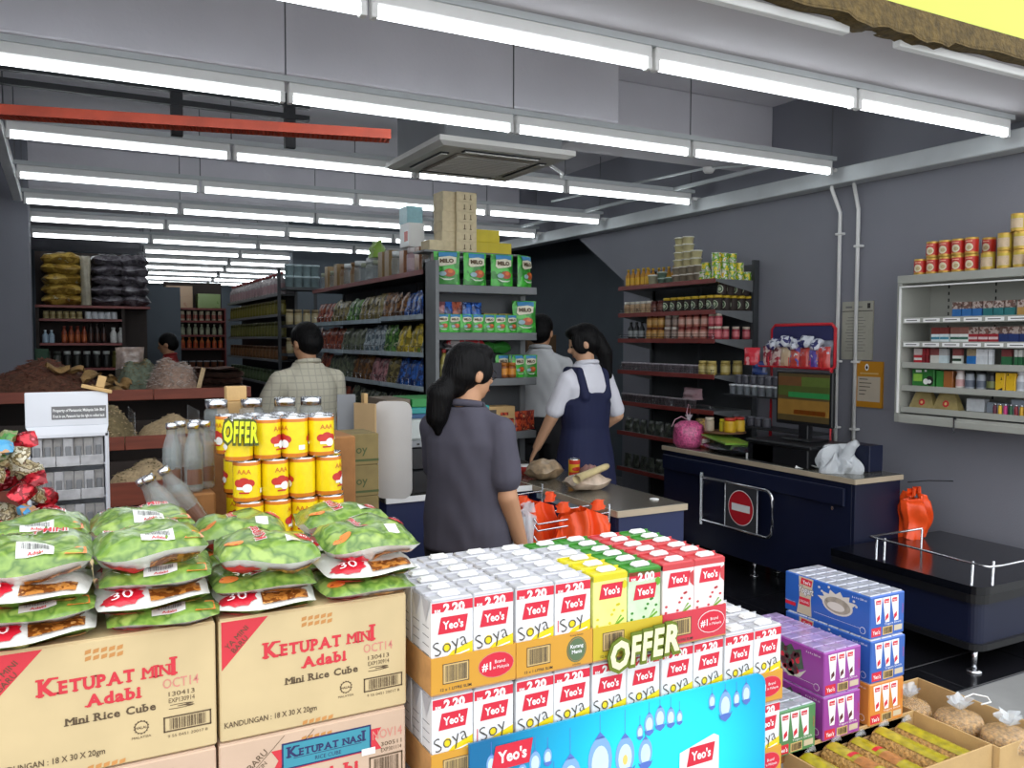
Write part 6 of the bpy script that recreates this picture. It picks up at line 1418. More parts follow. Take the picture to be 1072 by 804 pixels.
# ------------------------------------------------------------------ goods on the two counters
def counter_goods():
    # till devices behind the shopper
    tag(MB().box(1.50, 2.0, 4.06, 4.46, .8005, .92, 'black_plastic', bev=.006).build('money_box'), 'black cash box on the till cabinet', 'cash drawer')
    t = thing('label_scale', 'white weighing printer with teal top on the till cabinet', 'scale', (1.75, 4.26, .921))
    MB().box(-.25, .25, -.19, .19, .0, .12, 'black_plastic', bev=.008).build('lower_body', t); MB().box(-.27, .27, -.2, .2, .12, .155, 'steel_grey', bev=.004).build('tray', t); MB().box(-.26, .26, -.19, .19, .155, .27, m_('device_white', 'b9c0bc', rough=.4, var=.04), bev=.012).build('upper_body', t)
    MB().box(-.26, .26, -.192, .19, .27, .295, m_('device_blue', '22507a', rough=.4), bev=.002).build('blue_band', t); MB().box(-.28, .28, -.2, .2, .295, .325, m_('device_teal', '1f8a86', rough=.4), bev=.003).build('teal_lid', t)
    f = plane_map((0, -.2, 0)); b = MB()
    for q in range(10): b.rect(f, -.24+.05*q, .132, -.225+.05*q, .142, 'print_black', 1)
    b.build('key_marks', t)
    tag(MB().box(1.60, 1.98, 4.1, 4.4, 1.2475, 1.29, m_('book_green', '2f8a44', rough=.5, var=.1), bev=.002).build('green_box'), 'flat green box on top of the teal weighing printer', 'box')
    tag(MB().box(1.46, 1.59, 4.1, 4.4, 1.2475, 1.29, m_('book_tan', '7a6c5c', rough=.6), bev=.002).build('tan_box'), 'flat tan box left of the green one on the printer', 'box')
    # hooks with carrier bags at the first counter
    t = thing('bag_hanger', 'chrome wire hanger arms for carrier bags on the first counter', 'bag hanger', (2.28, 3.35, .735))
    MB().tube([(-.012, -.08, -.06), (-.012, -.08, .09)], .006, 'chrome', n=6).build('post', t); MB().tube([(-.012, .55, -.06), (-.012, .55, .09)], .006, 'chrome', n=6).build('post', t)
    for y, z in ((-.08, .05), (-.08, .02), (-.08, -.03), (.1, .05), (.55, .05)): MB().tube([(-.01, y, z), (-.42, y-.03, z-.01), (-.44, y-.03, z+.02)], .0045, 'chrome', n=6).build('hook_arm', t)
    def hang(nm, lb, m, loc, w, h, seed, rot=0):
        R = random.Random(seed); ph = [R.uniform(0, 6) for _ in range(5)]
        tt = thing(nm, lb, 'carrier bag', loc, rot)
        def body(s):
            def f(i, j):
                u = 2*i-1; zz = -h*j; th = .075*(.25+.75*math.sin(PI*min(1, j*.75+.12)))*(1-abs(u)**3)
                fold = .02*math.sin(7*u+ph[0]+2*j)+.016*math.sin(13*u+ph[1]-3*j)
                return Vector((u*w/2*(.75+.3*j)+.015*math.sin(8*j+ph[2]), s*th+fold, zz+.02*math.sin(5*u+ph[3])*j-.05*abs(u)*(j < .1)))
            return f
        b = MB(); b.grid(body(1), 20, 12, m); b.grid(body(-1), 20, 12, m); b.build('bag_body', tt)
        for sx in (-1, 1):
            b = MB(); b.grid(lambda i, j: Vector((sx*w*.26+(i-.5)*.07*(1-.3*j)+.01*math.sin(9*j+ph[4]), .012*math.sin(6*i+ph[1])+.01, .045*j-.02)), 4, 6, m); b.grid(lambda i, j: Vector((sx*w*.26+(i-.5)*.07*(1-.3*j), -.012*math.sin(6*i+ph[1])-.01, .045*j-.02)), 4, 6, m); b.build('handle', tt)
    hang('carrier_bag', 'bunch of orange carrier bags, back one on the counter hanger', 'orange_bag', (1.96, 3.42, .85), .32, .5, 1, .2)
    hang('carrier_bag', 'bunch of orange carrier bags, front one on the counter hanger', 'orange_bag', (2.10, 3.26, .83), .34, .48, 2, -.15)
    hang('carrier_bag', 'clear plastic carrier bag hanging beside the orange ones', 'clear_bag', (1.80, 3.30, .84), .18, .42, 3, .1)
    hang('carrier_bag', 'orange carrier bag hanging above the packing bench', 'orange_bag', (4.46, 3.27, .70), .17, .28, 4, .3)
    tag(MB().tube([(4.44, 3.30, .755), (4.55, 3.24, .765), (4.66, 3.16, .765)], .004, 'black_steel', n=6).build('hook_rod'), 'thin dark hook rod on the navy counter end', 'hook')
    # groceries on the first counter
    z = .8005
    b, _, _ = pillow(.2, .17, .11, m_('onion_bag', '9a8468', rough=.3, var=.35, scale=30, coat=.5), 4, crink=.1); R = random.Random(2)
    tag(b.build('bag_of_onions', loc=(2.43, 4.16, z), rot=.3), 'clear bag of brown onions on the first counter', 'bag')
    tc = MB(); tc.lathe([(.03, 0), (.033, .004), (.033, .11), (.031, .115), (.028, .115), (.028, .112), (.001, .112)], 18, mats=['chrome', pcol('d8a818'), 'chrome', 'chrome', 'chrome', 'chrome']); cm = cyl_map(.033)
    tc.rect(cm, -.05, .008, .05, .04, pcol('c0281c'), 2, 10, 1); tc.rect(cm, -.05, .085, .05, .108, pcol('c0281c'), 2, 10, 1); tc.ell(cm, 0, .058, .03, .012, pcol('c0281c'), 3); tag(tc.build('food_can', loc=(2.595, 4.10, z), rot=.0), 'red and yellow food can standing on the first counter', 'can')
    b, _, _ = pillow(.25, .16, .085, m_('fish_bag', 'b8a490', rough=.25, var=.3, scale=18, coat=.6), 8, crink=.12); tag(b.build('clear_food_bag', loc=(2.46, 3.76, z), rot=.1), 'clear bag of pale food under the rolled pastry', 'bag')
    b = MB(); b.tube([(-.16, 0, .0), (-.1, 0, .005), (.14, 0, .0), (.16, 0, 0)], [.024, .02, .018, .014], m_('roll_cream', 'cdbb8a', rough=.4, var=.15, scale=15, coat=.3), n=12); tag(b.build('rolled_pastry', loc=(2.47, 3.72, z+.096), rot=(0, -.1, .45)), 'cream rolled sheet lying on the clear food bag', 'roll')
    b, _, _ = pillow(.1, .1, .09, m_('meat_pack', '9a7068', rough=.3, var=.3, scale=20, coat=.5), 5, crink=.2); tag(b.build('meat_packet', loc=(2.62, 3.97, z)), 'pinkish wrapped food packet right of the can', 'packet')
    rt = MB(); rt.lathe([(.045, 0), (.05, .05), (.047, .055), (.001, .055)], 16, mats=[pcol('a83028'), 'white', 'white']); tag(rt.build('red_tub', loc=(2.42, 4.36, z)), 'red and white tub beyond the onions', 'tub')
    bb = MB(); bb.lathe([(.035, 0), (.038, .01), (.038, .17), (.015, .24), (.013, .29), (.001, .29)], 16, m='black_plastic'); bb.lathe([(.006, .29), (.006, .315), (.001, .315)], 8, m=m_('led_red', 'ff2030', emit=4)); tag(bb.build('dark_bottle', loc=(2.335, 4.42, z)), 'black pole display with glowing red tip by the till', 'device')
    sb = MB(); sb.lathe([(.03, 0), (.034, .01), (.034, .12), (.02, .14), (.02, .16), (.001, .16)], 14, mats=['black_plastic', pcol('55626a'), 'black_plastic', 'black_plastic', 'black_plastic']); tag(sb.build('spray_bottle', loc=(2.31, 4.60, z)), 'dark spray bottle with grey label near the till', 'bottle')
    # second counter
    b = MB(); pk = m_('pink_crisps', 'cf5a8c', rough=.35, var=.45, scale=70, bump=.9, bscale=70, coat=.5)
    def bag(i, j):
        a = 2*PI*i; pr = [(.0, 0), (.085, .0), (.112, .03), (.118, .10), (.108, .165), (.065, .192), (.018, .20)]
        k = j*6; q = min(5, int(k)); fr = k-q; r = pr[q][0]*(1-fr)+pr[q+1][0]*fr; zz = pr[q][1]*(1-fr)+pr[q+1][1]*fr
        return Vector((r*(1+.05*math.sin(3*a+zz*30))*math.cos(a), r*(1+.05*math.cos(4*a))*math.sin(a), zz))
    t = thing('pink_bag', 'knotted clear bag of pink crackers on the dark counter', 'bag', (4.13, 4.93, z)); b.grid(bag, 28, 18, pk); b.build('bag_of_crackers', t)
    b = MB(); b.lathe([(.016, .195), (.012, .21), (.028, .235), (.03, .24)], 12, m='clear_bag'); b.build('bag_neck', t)
    b = MB(); b.tube([(0, 0, .2), (-.02, 0, .26), (-.005, 0, .32), (.015, 0, .3), (.01, 0, .25), (0, 0, .21)], .0035, m_('string_pink', 'd8a8b8', rough=.5), n=5); b.tube([(0, 0, .2), (-.07, 0, .23), (-.13, 0, .21), (-.16, 0, .16)], .003, 'string_pink', n=5); b.build('string_tie', t)
    b, top, _ = pillow(.46, .30, .075, m_('dark_film', '2c3038', rough=.15, var=.3, scale=15, coat=.9, bump=.6, bscale=25), 3, crink=.15); tag(b.build('wrapped_garment', loc=(4.185, 4.50, z), rot=(0, 0, 1.45)), 'dark plastic-wrapped packet on the second counter', 'packet')
    b = MB(); b.box(-.19, .19, -.11, .11, 0, .014, m_('folder_green', '7aa63c', rough=.35, var=.15, scale=10, coat=.4), bev=.002); tag(b.build('green_packet', loc=(4.18, 4.57, z+.082), rot=(.05, -.06, 1.3)), 'flat lime green packet on the dark wrapped one', 'packet')
    t = thing('round_tray', 'round tray stand of jars on the dark counter', 'tray', (4.30, 4.72, z)); MB().lathe([(.02, 0), (.06, .005), (.015, .02), (.015, .11), (.15, .12), (.15, .13), (.001, .13)], 20, m=m_('tray_wood', '6a4a30', rough=.5, var=.2)).build('pedestal_tray', t)
    for i, (x, y, h, r, c, l, lb) in enumerate(((4.20, 4.78, .1, .035, 'b0a08a', 'd0c4b0', 'pale jar with cream lid on the round tray'), (4.27, 4.72, .09, .022, 'c8b820', 'd0c028', 'slim yellow jar on the round tray'), (4.27, 4.64, .105, .045, 'd0a420', 'b83a28', 'yellow jar with red lid on the round tray'), (4.38, 4.66, .105, .04, 'd8b030', 'b03024', 'orange yellow jar at right of the round tray'))):
        put('jar', jar(h, r, c, l), (x, y, z+.1305), 0, lb, 'jar')
    put('jar', jar(.11, .035, 'a82c28', 'c8402c', 'd8c8c0'), (4.20, 4.83, z), 0, 'red jar standing beside the pink bag', 'jar')
    tag(MB().box(-.06, .06, -.03, .03, 0, .04, 'white', bev=.002).rect(plane_map((0, -.03, 0)), -.04, .012, .01, .028, pcol('b84a4a'), 1).build('small_white_box', loc=(4.10, 4.20, z), rot=-PI/2+.2), 'small white box with red mark on the second counter', 'box')
    bp = pouch(.14, .2, .1, blotch('snack_amber', ['8a6a2c', 'b08a3c', '6a5428', 'a8a090'], scale=20), 6); tag(bp.build('snack_bag', loc=(4.33, 4.98, z+.001), rot=-.6), 'amber snack bag behind the pink crackers', 'bag')
    # till with screen
    t = thing('cash_till', 'black till drawer unit with printer on the second counter', 'till', (4.24, 3.98, z)); MB().box(-.19, .18, -.27, .25, 0.0, .12, 'black_plastic', bev=.006).build('drawer', t); MB().box(-.2, .19, -.30, .26, .12, .145, 'black_plastic', bev=.006).build('top_plate', t)
    MB().lathe([(.012, 0), (.012, .004)], 12, (0, 0, 0), m='chrome').build('lock', t, (-.08, -.27, .06), (PI/2, 0, 0)); MB().box(-.19, -.16, .02, .2, 0, .115, m_('panel_grey', '2e3036', rough=.4)).build('side_unit', t)
    t = thing('till_monitor', 'till monitor showing green and orange screen bands', 'monitor', (4.25, 3.93, z+.146)); c = lambda *a: MB().box(*a)
    MB().box(-.012, .02, -.235, .235, .10, .45, 'black_plastic', bev=.006).build('bezel', t)
    s = MB().box(-.0135, -.012, -.215, .215, .125, .435, 'black_plastic').build('screen', t); f = plane_map((-.0136, .215, .125), (0, -1, 0), (0, 0, 1), (-1, 0, 0)); b = MB()
    for a0, b0, a1, b1, col, e in ((0, 0, .43, .31, '4a3c1e', .1), (.0, .165, .43, .23, '3f4a1a', .13), (.09, .155, .43, .19, '1f6a34', .25), (.0, .04, .43, .14, '7a5a22', .18), (.0, .23, .2, .29, '5a3a1c', .15), (.2, .23, .43, .29, '4a5a20', .15), (.14, .045, .4, .075, '8a4a20', .18)):
        b.rect(f, a0, b0, a1, b1, mat('screen_'+col, col, emit=e, var=.1, scale=20), 1+e*4)
    b.build('screen_image', s); MB().box(-.01, .04, -.04, .04, .01, .12, 'black_plastic', bev=.005).build('neck', t); MB().box(-.08, .1, -.12, .12, 0, .014, 'black_plastic', bev=.004).build('foot', t)
    # crumpled plastic bag and papers
    b = MB(); R = random.Random(6); ph = [R.uniform(0, 6) for _ in range(6)]
    def crump(i, j):
        a = 2*PI*i; e = PI/2*j; r = .11*math.cos(e)**.7*(1+.22*math.sin(3*a+ph[0]+4*j)+.14*math.sin(7*a+ph[1]-6*j))
        zz = .13*math.sin(e)*(1+.3*math.sin(2*a+ph[2]))+.02*math.sin(9*a+ph[3])*math.sin(2*e)
        return Vector((r*math.cos(a), r*math.sin(a)*1.1, max(0, zz)))
    b.grid(crump, 40, 14, 'clear_bag', smooth=False); b.tube([(0, -.04, .05), (.0, -.07, .12), (.0, -.10, .17), (.01, -.13, .19)], [.05, .035, .03, .02], 'clear_bag', n=9); tag(b.build('plastic_bag', loc=(4.17, 3.58, z)), 'crumpled clear plastic bag on the end of dark counter', 'plastic bag')
    for i, (x, y, rz) in enumerate(((4.10, 3.78, .4), (4.12, 3.70, 1.1), (4.2, 3.75, -.3))):
        b = MB(); b.grid(lambda u, v: Vector(((u-.5)*.11, (v-.5)*.08, .002+.03*abs(math.sin(3*u+i))*v)), 6, 4, 'white'); b.grid(lambda u, v: Vector(((u-.5)*.11, (v-.5)*.08, .001+.03*abs(math.sin(3*u+i))*v)), 6, 4, 'white'); tag(b.build('receipt', loc=(x, y, z), rot=rz), f'curled white receipt, {ORD[i]} of three by the plastic bag', 'paper', 'receipts on the counter')
    tag(MB().box(4.30, 4.42, 3.46, 3.62, z, .96, 'navy', bev=.004).build('card_terminal'), 'small navy box behind the crumpled plastic bag', 'box')
    # red wire rack with noodle packs behind the monitor
    t = thing('red_wire_rack', 'red framed wire rack of noodle packets behind the till', 'rack', (4.66, 4.34, 0))
    b = MB(); pts = [(0, .29, .9), (0, .29, 1.68), (0, .26, 1.71), (0, -.26, 1.71), (0, -.29, 1.68), (0, -.29, 1.42), (-.05, -.31, 1.40), (-.05, -.31, 0)]; b.tube(pts, .012, 'red', n=8); b.tube([(0, .29, .9), (0, .29, 0)], .012, 'red', n=8); b.tube([(0, .29, 1.41), (-.05, -.31, 1.40)], .01, 'red', n=6); b.build('frame', t)
    MB().box(-.004, .004, -.28, .28, 1.60, 1.70, m_('rack_header', '2a2c5a', rough=.5)).build('header_card', t); MB().box(.004, .01, -.28, .28, 1.43, 1.6, m_('rack_silver', 'a0a4b0', rough=.25, var=.4, scale=25)).build('back_card', t)
    s = MB().box(-.14, .0, -.3, .28, 1.405, 1.415, 'red').build('basket', t)
    for k in range(7): MB().tube([(-.14, -.3+k*.097, 1.41), (-.14, -.3+k*.097, 1.48)], .003, 'red', n=4).build('basket_wire', t)
    for k, z2 in enumerate((1.18, .95)): MB().box(-.2, .0, -.28, .6, z2, z2+.01, 'black_steel').build('lower_shelf', t)
    nm = [('maroon', ['7a2430', '9a3040', 'c8b0a8', '5a1820']), ('maroon', ['7a2430', '9a3040', 'c8b0a8', '5a1820']), ('tan', ['a08058', 'c8b090', '7a4a30']), ('white and purple', ['d0c8c0', '5a4aa0', 'c04a40', 'e0dcd8']), ('white and red', ['d8d0c8', 'c03a34', 'b8b0c0']), ('white and purple', ['d0c8c0', '5a4aa0', 'c04a40', 'e0dcd8']), ('white and red', ['d8d0c8', 'c03a34', 'b8b0c0'])]
    for i, (n_, cs) in enumerate(nm): put('noodle_packet', pouch(.1, .14, .05, bagmat('nd'+n_, cs, scale=16), i).mesh('packet'), (4.59, 4.59-.085*i, 1.416), -PI/2+jit(.2), f'{n_} noodle packet, {ORD[i]} from left in the red rack', 'packet', 'noodle packets in the red rack')
    for i in range(5): put('packet', pillow(.12, .1, .06, blotch(f'silver_wrap{i}', ['a8acb8', '2a2c6a', 'd0d4dc', '70748a'], scale=16), i, crink=.25)[0].mesh('packet'), (4.62, 4.55-.1*i, 1.55+.02*(i % 2)), (.9, 0, -PI/2+jit(.5)), f'crinkled silver packet, {ORD[i]} from left atop the noodle packets', 'packet', 'silver packets in the red rack')
    wc = cup(.075, .032, 'a8b0b8', 'd0d4d8')
    for i in range(7): put('white_cup', wc, (4.52, 4.88-.075*i, 1.191), 0, f'white cup with lid, {ORD[i]} from left beside the till monitor', 'cup', 'white lidded cups by the till')
    dk = jar(.07, .034, '4a4a52', '6a6a74')
    for i in range(6): put('dark_jar', dk, (4.56, 4.86-.078*i, 1.268), 0, f'dark jar, {ORD[i]} from left above the white cups', 'jar', 'dark jars by the till')
    for i in range(5): put('dark_jar', dk, (4.54, 4.86-.078*i, .961), 0, f'dark jar, {ORD[i]} from left below the white cups', 'jar', 'dark jars by the till')
    put('packet', pouch(.13, .13, .07, blotch('bright_red', ['b01c2c', 'd02c3c', 'e0a0a0'], scale=14), 2).mesh('packet'), (4.55, 4.72, 1.415), -1.2, 'bright red packet left of the red rack', 'packet'); put('packet', pouch(.14, .1, .07, blotch('deep_blue', ['1c2c5a', '28407a', '101c3c'], scale=14), 2).mesh('packet'), (4.57, 4.66, 1.345), -1.4, 'dark blue packet left of the red rack', 'packet')
    # wall papers
    b = MB().box(4.886, 4.9, 3.935, 4.19, 1.465, 1.87, m_('paper_old', 'aaa89a', rough=.8, var=.1, scale=8)); f = plane_map((4.886, 4.19, 1.465), (0, -1, 0), (0, 0, 1), (-1, 0, 0)); b.rect(f, 0, .335, .255, .34, 'print_black', 1); b.rect(f, .21, .355, .235, .39, 'print_black', 1); b.rect(f, .03, .36, .085, .372, 'print_grey', 2); b.rect(f, .11, .362, .17, .37, 'print_grey', 2); b.ell(f, .125, .384, .008, .008, 'print_grey', 2)
    for q in range(12): b.rect(f, .03+.01*(q % 3), .06+.021*q, .2-.02*(q % 2), .064+.021*q, 'print_grey', 1)
    tag(b.build('wall_notice'), 'pale printed licence sheet behind the white conduits', 'notice')
    b = MB().box(4.884, 4.9, 3.845, 4.075, 1.14, 1.455, m_('notice_orange', 'c98a1e', rough=.5, var=.04)); f = plane_map((4.884, 4.075, 1.14), (0, -1, 0), (0, 0, 1), (-1, 0, 0)); b.rect(f, .03, .04, .215, .21, m_('paper_pale', 'c8bca8', rough=.7, var=.05), 1); b.ell(f, .105, .275, .016, .024, 'print_white', 1); b.shape(f, [(.105, .29), (.115, .272), (.105, .26), (.095, .272)], 'print_black', 2)
    b.rect(f, .05, .228, .2, .238, 'ink_buff', 2)
    for q, wd in enumerate((.07, .1, .09, .06, .05)): b.rect(f, .045, .19-.026*q, .045+wd, .195-.026*q, 'print_black', 2)
    tag(b.build('wall_notice'), 'orange framed notice below the pale licence sheet', 'notice')
    # carton and rice sack under the second counter's far end
    tag(MB().box(3.72, 3.99, 5.15, 5.45, 0, .36, 'kraft_brown', bev=.004).build('carton'), 'brown carton on the floor beyond the gate', 'carton'); tag(MB().box(3.66, 3.92, 4.86, 5.12, 0, .14, 'white', bev=.01).build('white_box'), 'white box on the floor beside the gate', 'box')
counter_goods()

# ------------------------------------------------------------------ people
def _cap(b, p0, p1, r0, r1, n=12, m='skin'):
    """tapered capsule"""
    p0, p1 = Vector(p0), Vector(p1); d = (p1-p0).normalized(); L = (p1-p0).length
    pts, rs = [], []
    for k in range(4): a = PI/2*(k/3.5); pts.append(p0-d*r0*math.cos(a)); rs.append(max(1e-4, r0*math.sin(a)))
    for k in range(5): pts.append(p0+d*L*k/4); rs.append(r0+(r1-r0)*k/4)
    for k in range(3, -1, -1): a = PI/2*(k/3.5); pts.append(p1+d*r1*math.cos(a)); rs.append(max(1e-4, r1*math.sin(a)))
    b.tube(pts, rs, m, n=n)
def _ell(b, c, r, m='skin', R=None, n=14):
    c = Vector(c); vs = []
    for i in range(n+1):
        for j in range(2*n):
            t, p = PI*i/n, PI*j/n; v = Vector((r[0]*math.sin(t)*math.cos(p), r[1]*math.sin(t)*math.sin(p), r[2]*math.cos(t)))
            vs.append(c+(R @ v if R else v))
    N = 2*n; b.poly(vs, [(i*N+j, (i+1)*N+j, (i+1)*N+(j+1) % N, i*N+(j+1) % N) for i in range(n) for j in range(N)], m)
def _loft(b, rings, m='skin', n=24):
    """rings: (x, y, z, rx, ry)"""
    vs = []
    for x, y, z, rx, ry in rings:
        for k in range(n):
            a = 2*PI*k/n; ca, sa = math.cos(a), math.sin(a); e = .85
            vs.append((x+rx*math.copysign(abs(ca)**e, ca), y+ry*math.copysign(abs(sa)**e, sa), z))
    q = len(rings); fs = [(i*n+k, i*n+(k+1) % n, (i+1)*n+(k+1) % n, (i+1)*n+k) for i in range(q-1) for k in range(n)]+[tuple(range(n-1, -1, -1)), tuple((q-1)*n+k for k in range(n))]
    b.poly(vs, fs, m)
def remesh(b, voxel, smooth=4, m='skin', wrinkle=0):
    me = b.mesh('tmp'); o = bpy.data.objects.new('tmp', me)
    md = o.modifiers.new('r', 'REMESH'); md.mode = 'VOXEL'; md.voxel_size = voxel; md.use_smooth_shade = True
    s = o.modifiers.new('s', 'SMOOTH'); s.iterations = smooth; s.factor = .5
    out = evaluated(o); bpy.data.objects.remove(o); bpy.data.meshes.remove(me)
    out.materials.clear(); out.materials.append(M[m] if isinstance(m, str) else m)
    if wrinkle:  # soft cloth folds
        n = len(out.vertices); co = np.empty(n*3); nr = np.empty(n*3); out.vertices.foreach_get('co', co); out.vertex_normals.foreach_get('vector', nr)
        co = co.reshape(-1, 3); nr = nr.reshape(-1, 3); x, y, z = co.T
        k = wrinkle*(np.sin(z*38+x*21+3*np.sin(x*17+y*9))*.6+np.sin(x*47-z*19+y*30)*.4)
        out.vertices.foreach_set('co', (co+nr*k[:, None]).ravel()); out.update()
    out.polygons.foreach_set('use_smooth', [True]*len(out.polygons))
    return out
def hand(b, w, d, s, curl=.5, k=1.0):
    """w wrist, d finger direction, s thumb side"""
    w, d, s = Vector(w), Vector(d).normalized(), Vector(s); s = (s-d*s.dot(d)).normalized(); n = d.cross(s).normalized()
    for o in (-.026, -.009, .009, .026): _cap(b, w+s*o*.75*k+d*.005*k, w+d*.078*k+s*o*k, .0145*k, .0115*k, 8)
    for o, L in ((-.030, .055), (-.0105, .070), (.0105, .076), (.0305, .066)):
        base = w+d*.078*k+s*o*k; m1 = base+(d*math.cos(curl*.6)+n*math.sin(curl*.6)+s*o*2.2)*L*.52*k; m2 = m1+(d*math.cos(curl*1.6)+n*math.sin(curl*1.6))*L*.5*k
        _cap(b, base, m1, .0092*k, .0085*k, 8); _cap(b, m1, m2, .0085*k, .007*k, 8)
    t0 = w+d*.022*k+s*.026*k; t1 = t0+(d*.75+s*.62+n*.15)*.042*k; t2 = t1+(d*.95+s*.15+n*.25)*.034*k
    _cap(b, t0, t1, .0125*k, .0105*k, 8); _cap(b, t1, t2, .0105*k, .008*k, 8)
def person(label, loc, yaw, H, arms, head_yaw=0, head_tilt=0, skin='skin', fem=False, hair='short', tops=None, legs=None, skirt=None, vox=.0075, hands=True, glasses=False, build=1.0):
    """local frame: facing +y, right hand +x; arms: (elbow, wrist) for left and right in units of H"""
    t = thing('person', label, 'person', (loc[0], loc[1], 0.0), yaw)
    h = lambda *a: [Vector([q*H for q in p]) for p in a]
    sw = (.092 if fem else .103)*build
    b = MB()
    # trunk
    tr = [(0, 0, .47, .085, .06), (0, -.005, .52, .10, .068), (0, 0, .6, .082, .058), (0, .003, .68, .086, .064), (0, 0, .76, .096, .064), (0, -.004, .805, .08, .046), (0, -.004, .838, .042, .036)]
    _loft(b, [tuple(q*H*(build if i > 2 else 1) for i, q in enumerate(r)) for r in tr], m=skin)
    _cap(b, (0, -.008*H, .82*H), (0, .004*H, .885*H), .034*H, .033*H, m=skin)
    # legs and feet
    for s in (-1, 1):
        hp, kn, an = h((s*.052, 0, .5), (s*.052, .008, .275), (s*.05, -.008, .055)); _cap(b, hp, kn, .056*H, .036*H, m=skin); _cap(b, kn, an, .036*H, .022*H, m=skin); _cap(b, h((s*.05, -.015, .022))[0], h((s*.055, .095, .016))[0], .022*H, .016*H, m=skin)
    # arms
    sh = []
    for s, (el, wr) in zip((-1, 1), arms):
        a, e, w = h((s*sw, -.004, .793), el, wr); sh.append((a, e, w))
        _cap(b, a, e, .028*H*build, .023*H, m=skin); _cap(b, e, w, .025*H, .0165*H, m=skin)
        d = (w-e).normalized()
        if hands: hand(b, w+d*.004*H, d, Vector((-s*.6, .7, .3)), .55, H/1.68)
        else: _cap(b, w, w+d*.07*H, .02*H, .012*H, m=skin)
    # head
    Rz = Matrix.Rotation(head_yaw, 3, 'Z') @ Matrix.Rotation(head_tilt, 3, 'X'); hc = Vector((0, .012*H, .928*H)); Rt = lambda v: hc+Rz @ (Vector(v)*H)
    def E(c, r): _ell(b, Rt(c), [q*H for q in r], skin, Rz)
    E((0, -.004, .012), (.046, .057, .056)); E((0, .012, -.022), (.038, .042, .046)); E((0, .03, -.048), (.02, .018, .014))
    E((0, .056, -.012), (.0075, .014, .012)); E((0, .050, .004), (.006, .008, .016)); E((0, .048, -.034), (.016, .008, .006))
    for s in (-1, 1): E((s*.047, -.004, -.008), (.006, .012, .018)); E((s*.018, .044, .012), (.014, .008, .006))
    body = link('body', remesh(b, vox, 3, skin), t)
    for s in (-1, 1):
        e = MB(); _ell(e, Rt((s*.018, .0475, .001)), [.0075*H, .005*H, .0045*H], 'print_black', Rz, 7); e.build('eye', t)
    e = MB(); _ell(e, Rt((0, .0535, -.036)), [.013*H, .004*H, .004*H], m_('lips', '9a5a50', rough=.5), Rz, 7); e.build('mouth', t)
    # hair
    b = MB()
    def Eh(c, r): _ell(b, Rt(c), [q*H for q in r], 'hair', Rz)
    Eh((0, -.010, .020), (.053, .060, .056)); Eh((0, -.026, -.004), (.050, .046, .05))
    if hair == 'short': Eh((0, -.03, -.028), (.04, .03, .026))
    if hair == 'ponytail':
        Eh((0, .018, .052), (.042, .034, .024)); Eh((-.036, .008, .01), (.014, .034, .035)); Eh((.036, .008, .01), (.014, .034, .035)); Eh((0, -.035, -.035), (.036, .03, .03))
        _cap(b, Rt((0, -.058, -.03)), Rt((-.004, -.074, -.06)), .024*H, .032*H, m='hair'); _cap(b, Rt((-.004, -.074, -.06)), Rt((-.008, -.074, -.115)), .034*H, .028*H, m='hair'); _cap(b, Rt((-.008, -.074, -.112)), Rt((-.004, -.068, -.15)), .027*H, .010*H, m='hair')
    if hair == 'long':
        Eh((0, .022, .052), (.044, .036, .024)); Eh((-.04, .012, .005), (.012, .034, .045)); Eh((.04, .012, .005), (.012, .034, .045))
        _cap(b, Rt((0, -.046, .0)), Rt((.004, -.062, -.06)), .036*H, .032*H, m='hair'); _cap(b, Rt((.004, -.062, -.06)), Rt((.004, -.050, -.145)), .032*H, .016*H, m='hair')
    link('hair', remesh(b, .008, 2, 'hair', .0012), t)
    if glasses:
        g = MB()
        for s in (-1, 1): g.tube([Rt((s*.018+.014*math.cos(a), .056, .002+.011*math.sin(a))) for a in [2*PI*k/12 for k in range(13)]], .0016, 'black_plastic', n=5); g.tube([Rt((s*.032, .055, .004)), Rt((s*.05, .0, .004)), Rt((s*.05, -.012, -.002))], .0016, 'black_plastic', n=5)
        g.build('glasses', t)
    if hair == 'ponytail':
        g = MB(); _ell(g, Rt((-.002, -.066, -.04)), [.0235*H]*3, m_('hair_tie', '8a6a5c', rough=.6), None, 8); g.build('hair_tie', t)
    # clothing
    for nm, m, sl, zlo, infl, neck in tops:
        b = MB()
        rr = [(0, 0, zlo, .098+infl*.3, .074), (0, 0, .56, .098+infl*.4, .074), (0, 0, .62, .089+infl*.5, .07), (0, .003, .7, .094, .074), (0, 0, .765, .102, .071), (0, -.004, .805, .088, .055), (0, -.004, .83, .062, .046), (0, -.004, neck, .048, .043)]
        rr = [r for r in rr if r[2] >= zlo]
        _loft(b, [tuple(q*H*(build if i > 2 else 1) for i, q in enumerate(r)) for r in rr], m=m)
        if sl:
            for (a, e, w) in sh: _cap(b, a, a+(e-a)*sl, .034*H*build, .036*H*build, m=m); _cap(b, Vector((a.x*.35, a.y, .828*H)), a, .022*H, .033*H*build, m=m)
        link(nm, remesh(b, .0085, 5, m, .0028), t)
        c = MB()   # collar
        c.tube([(.040*H*math.cos(a), -.006*H+.036*H*math.sin(a), (neck+.004)*H-.006*H*math.sin(a)) for a in [2*PI*k/16 for k in range(17)]], .009*H, m, n=7, cap=False); c.build('collar', t)
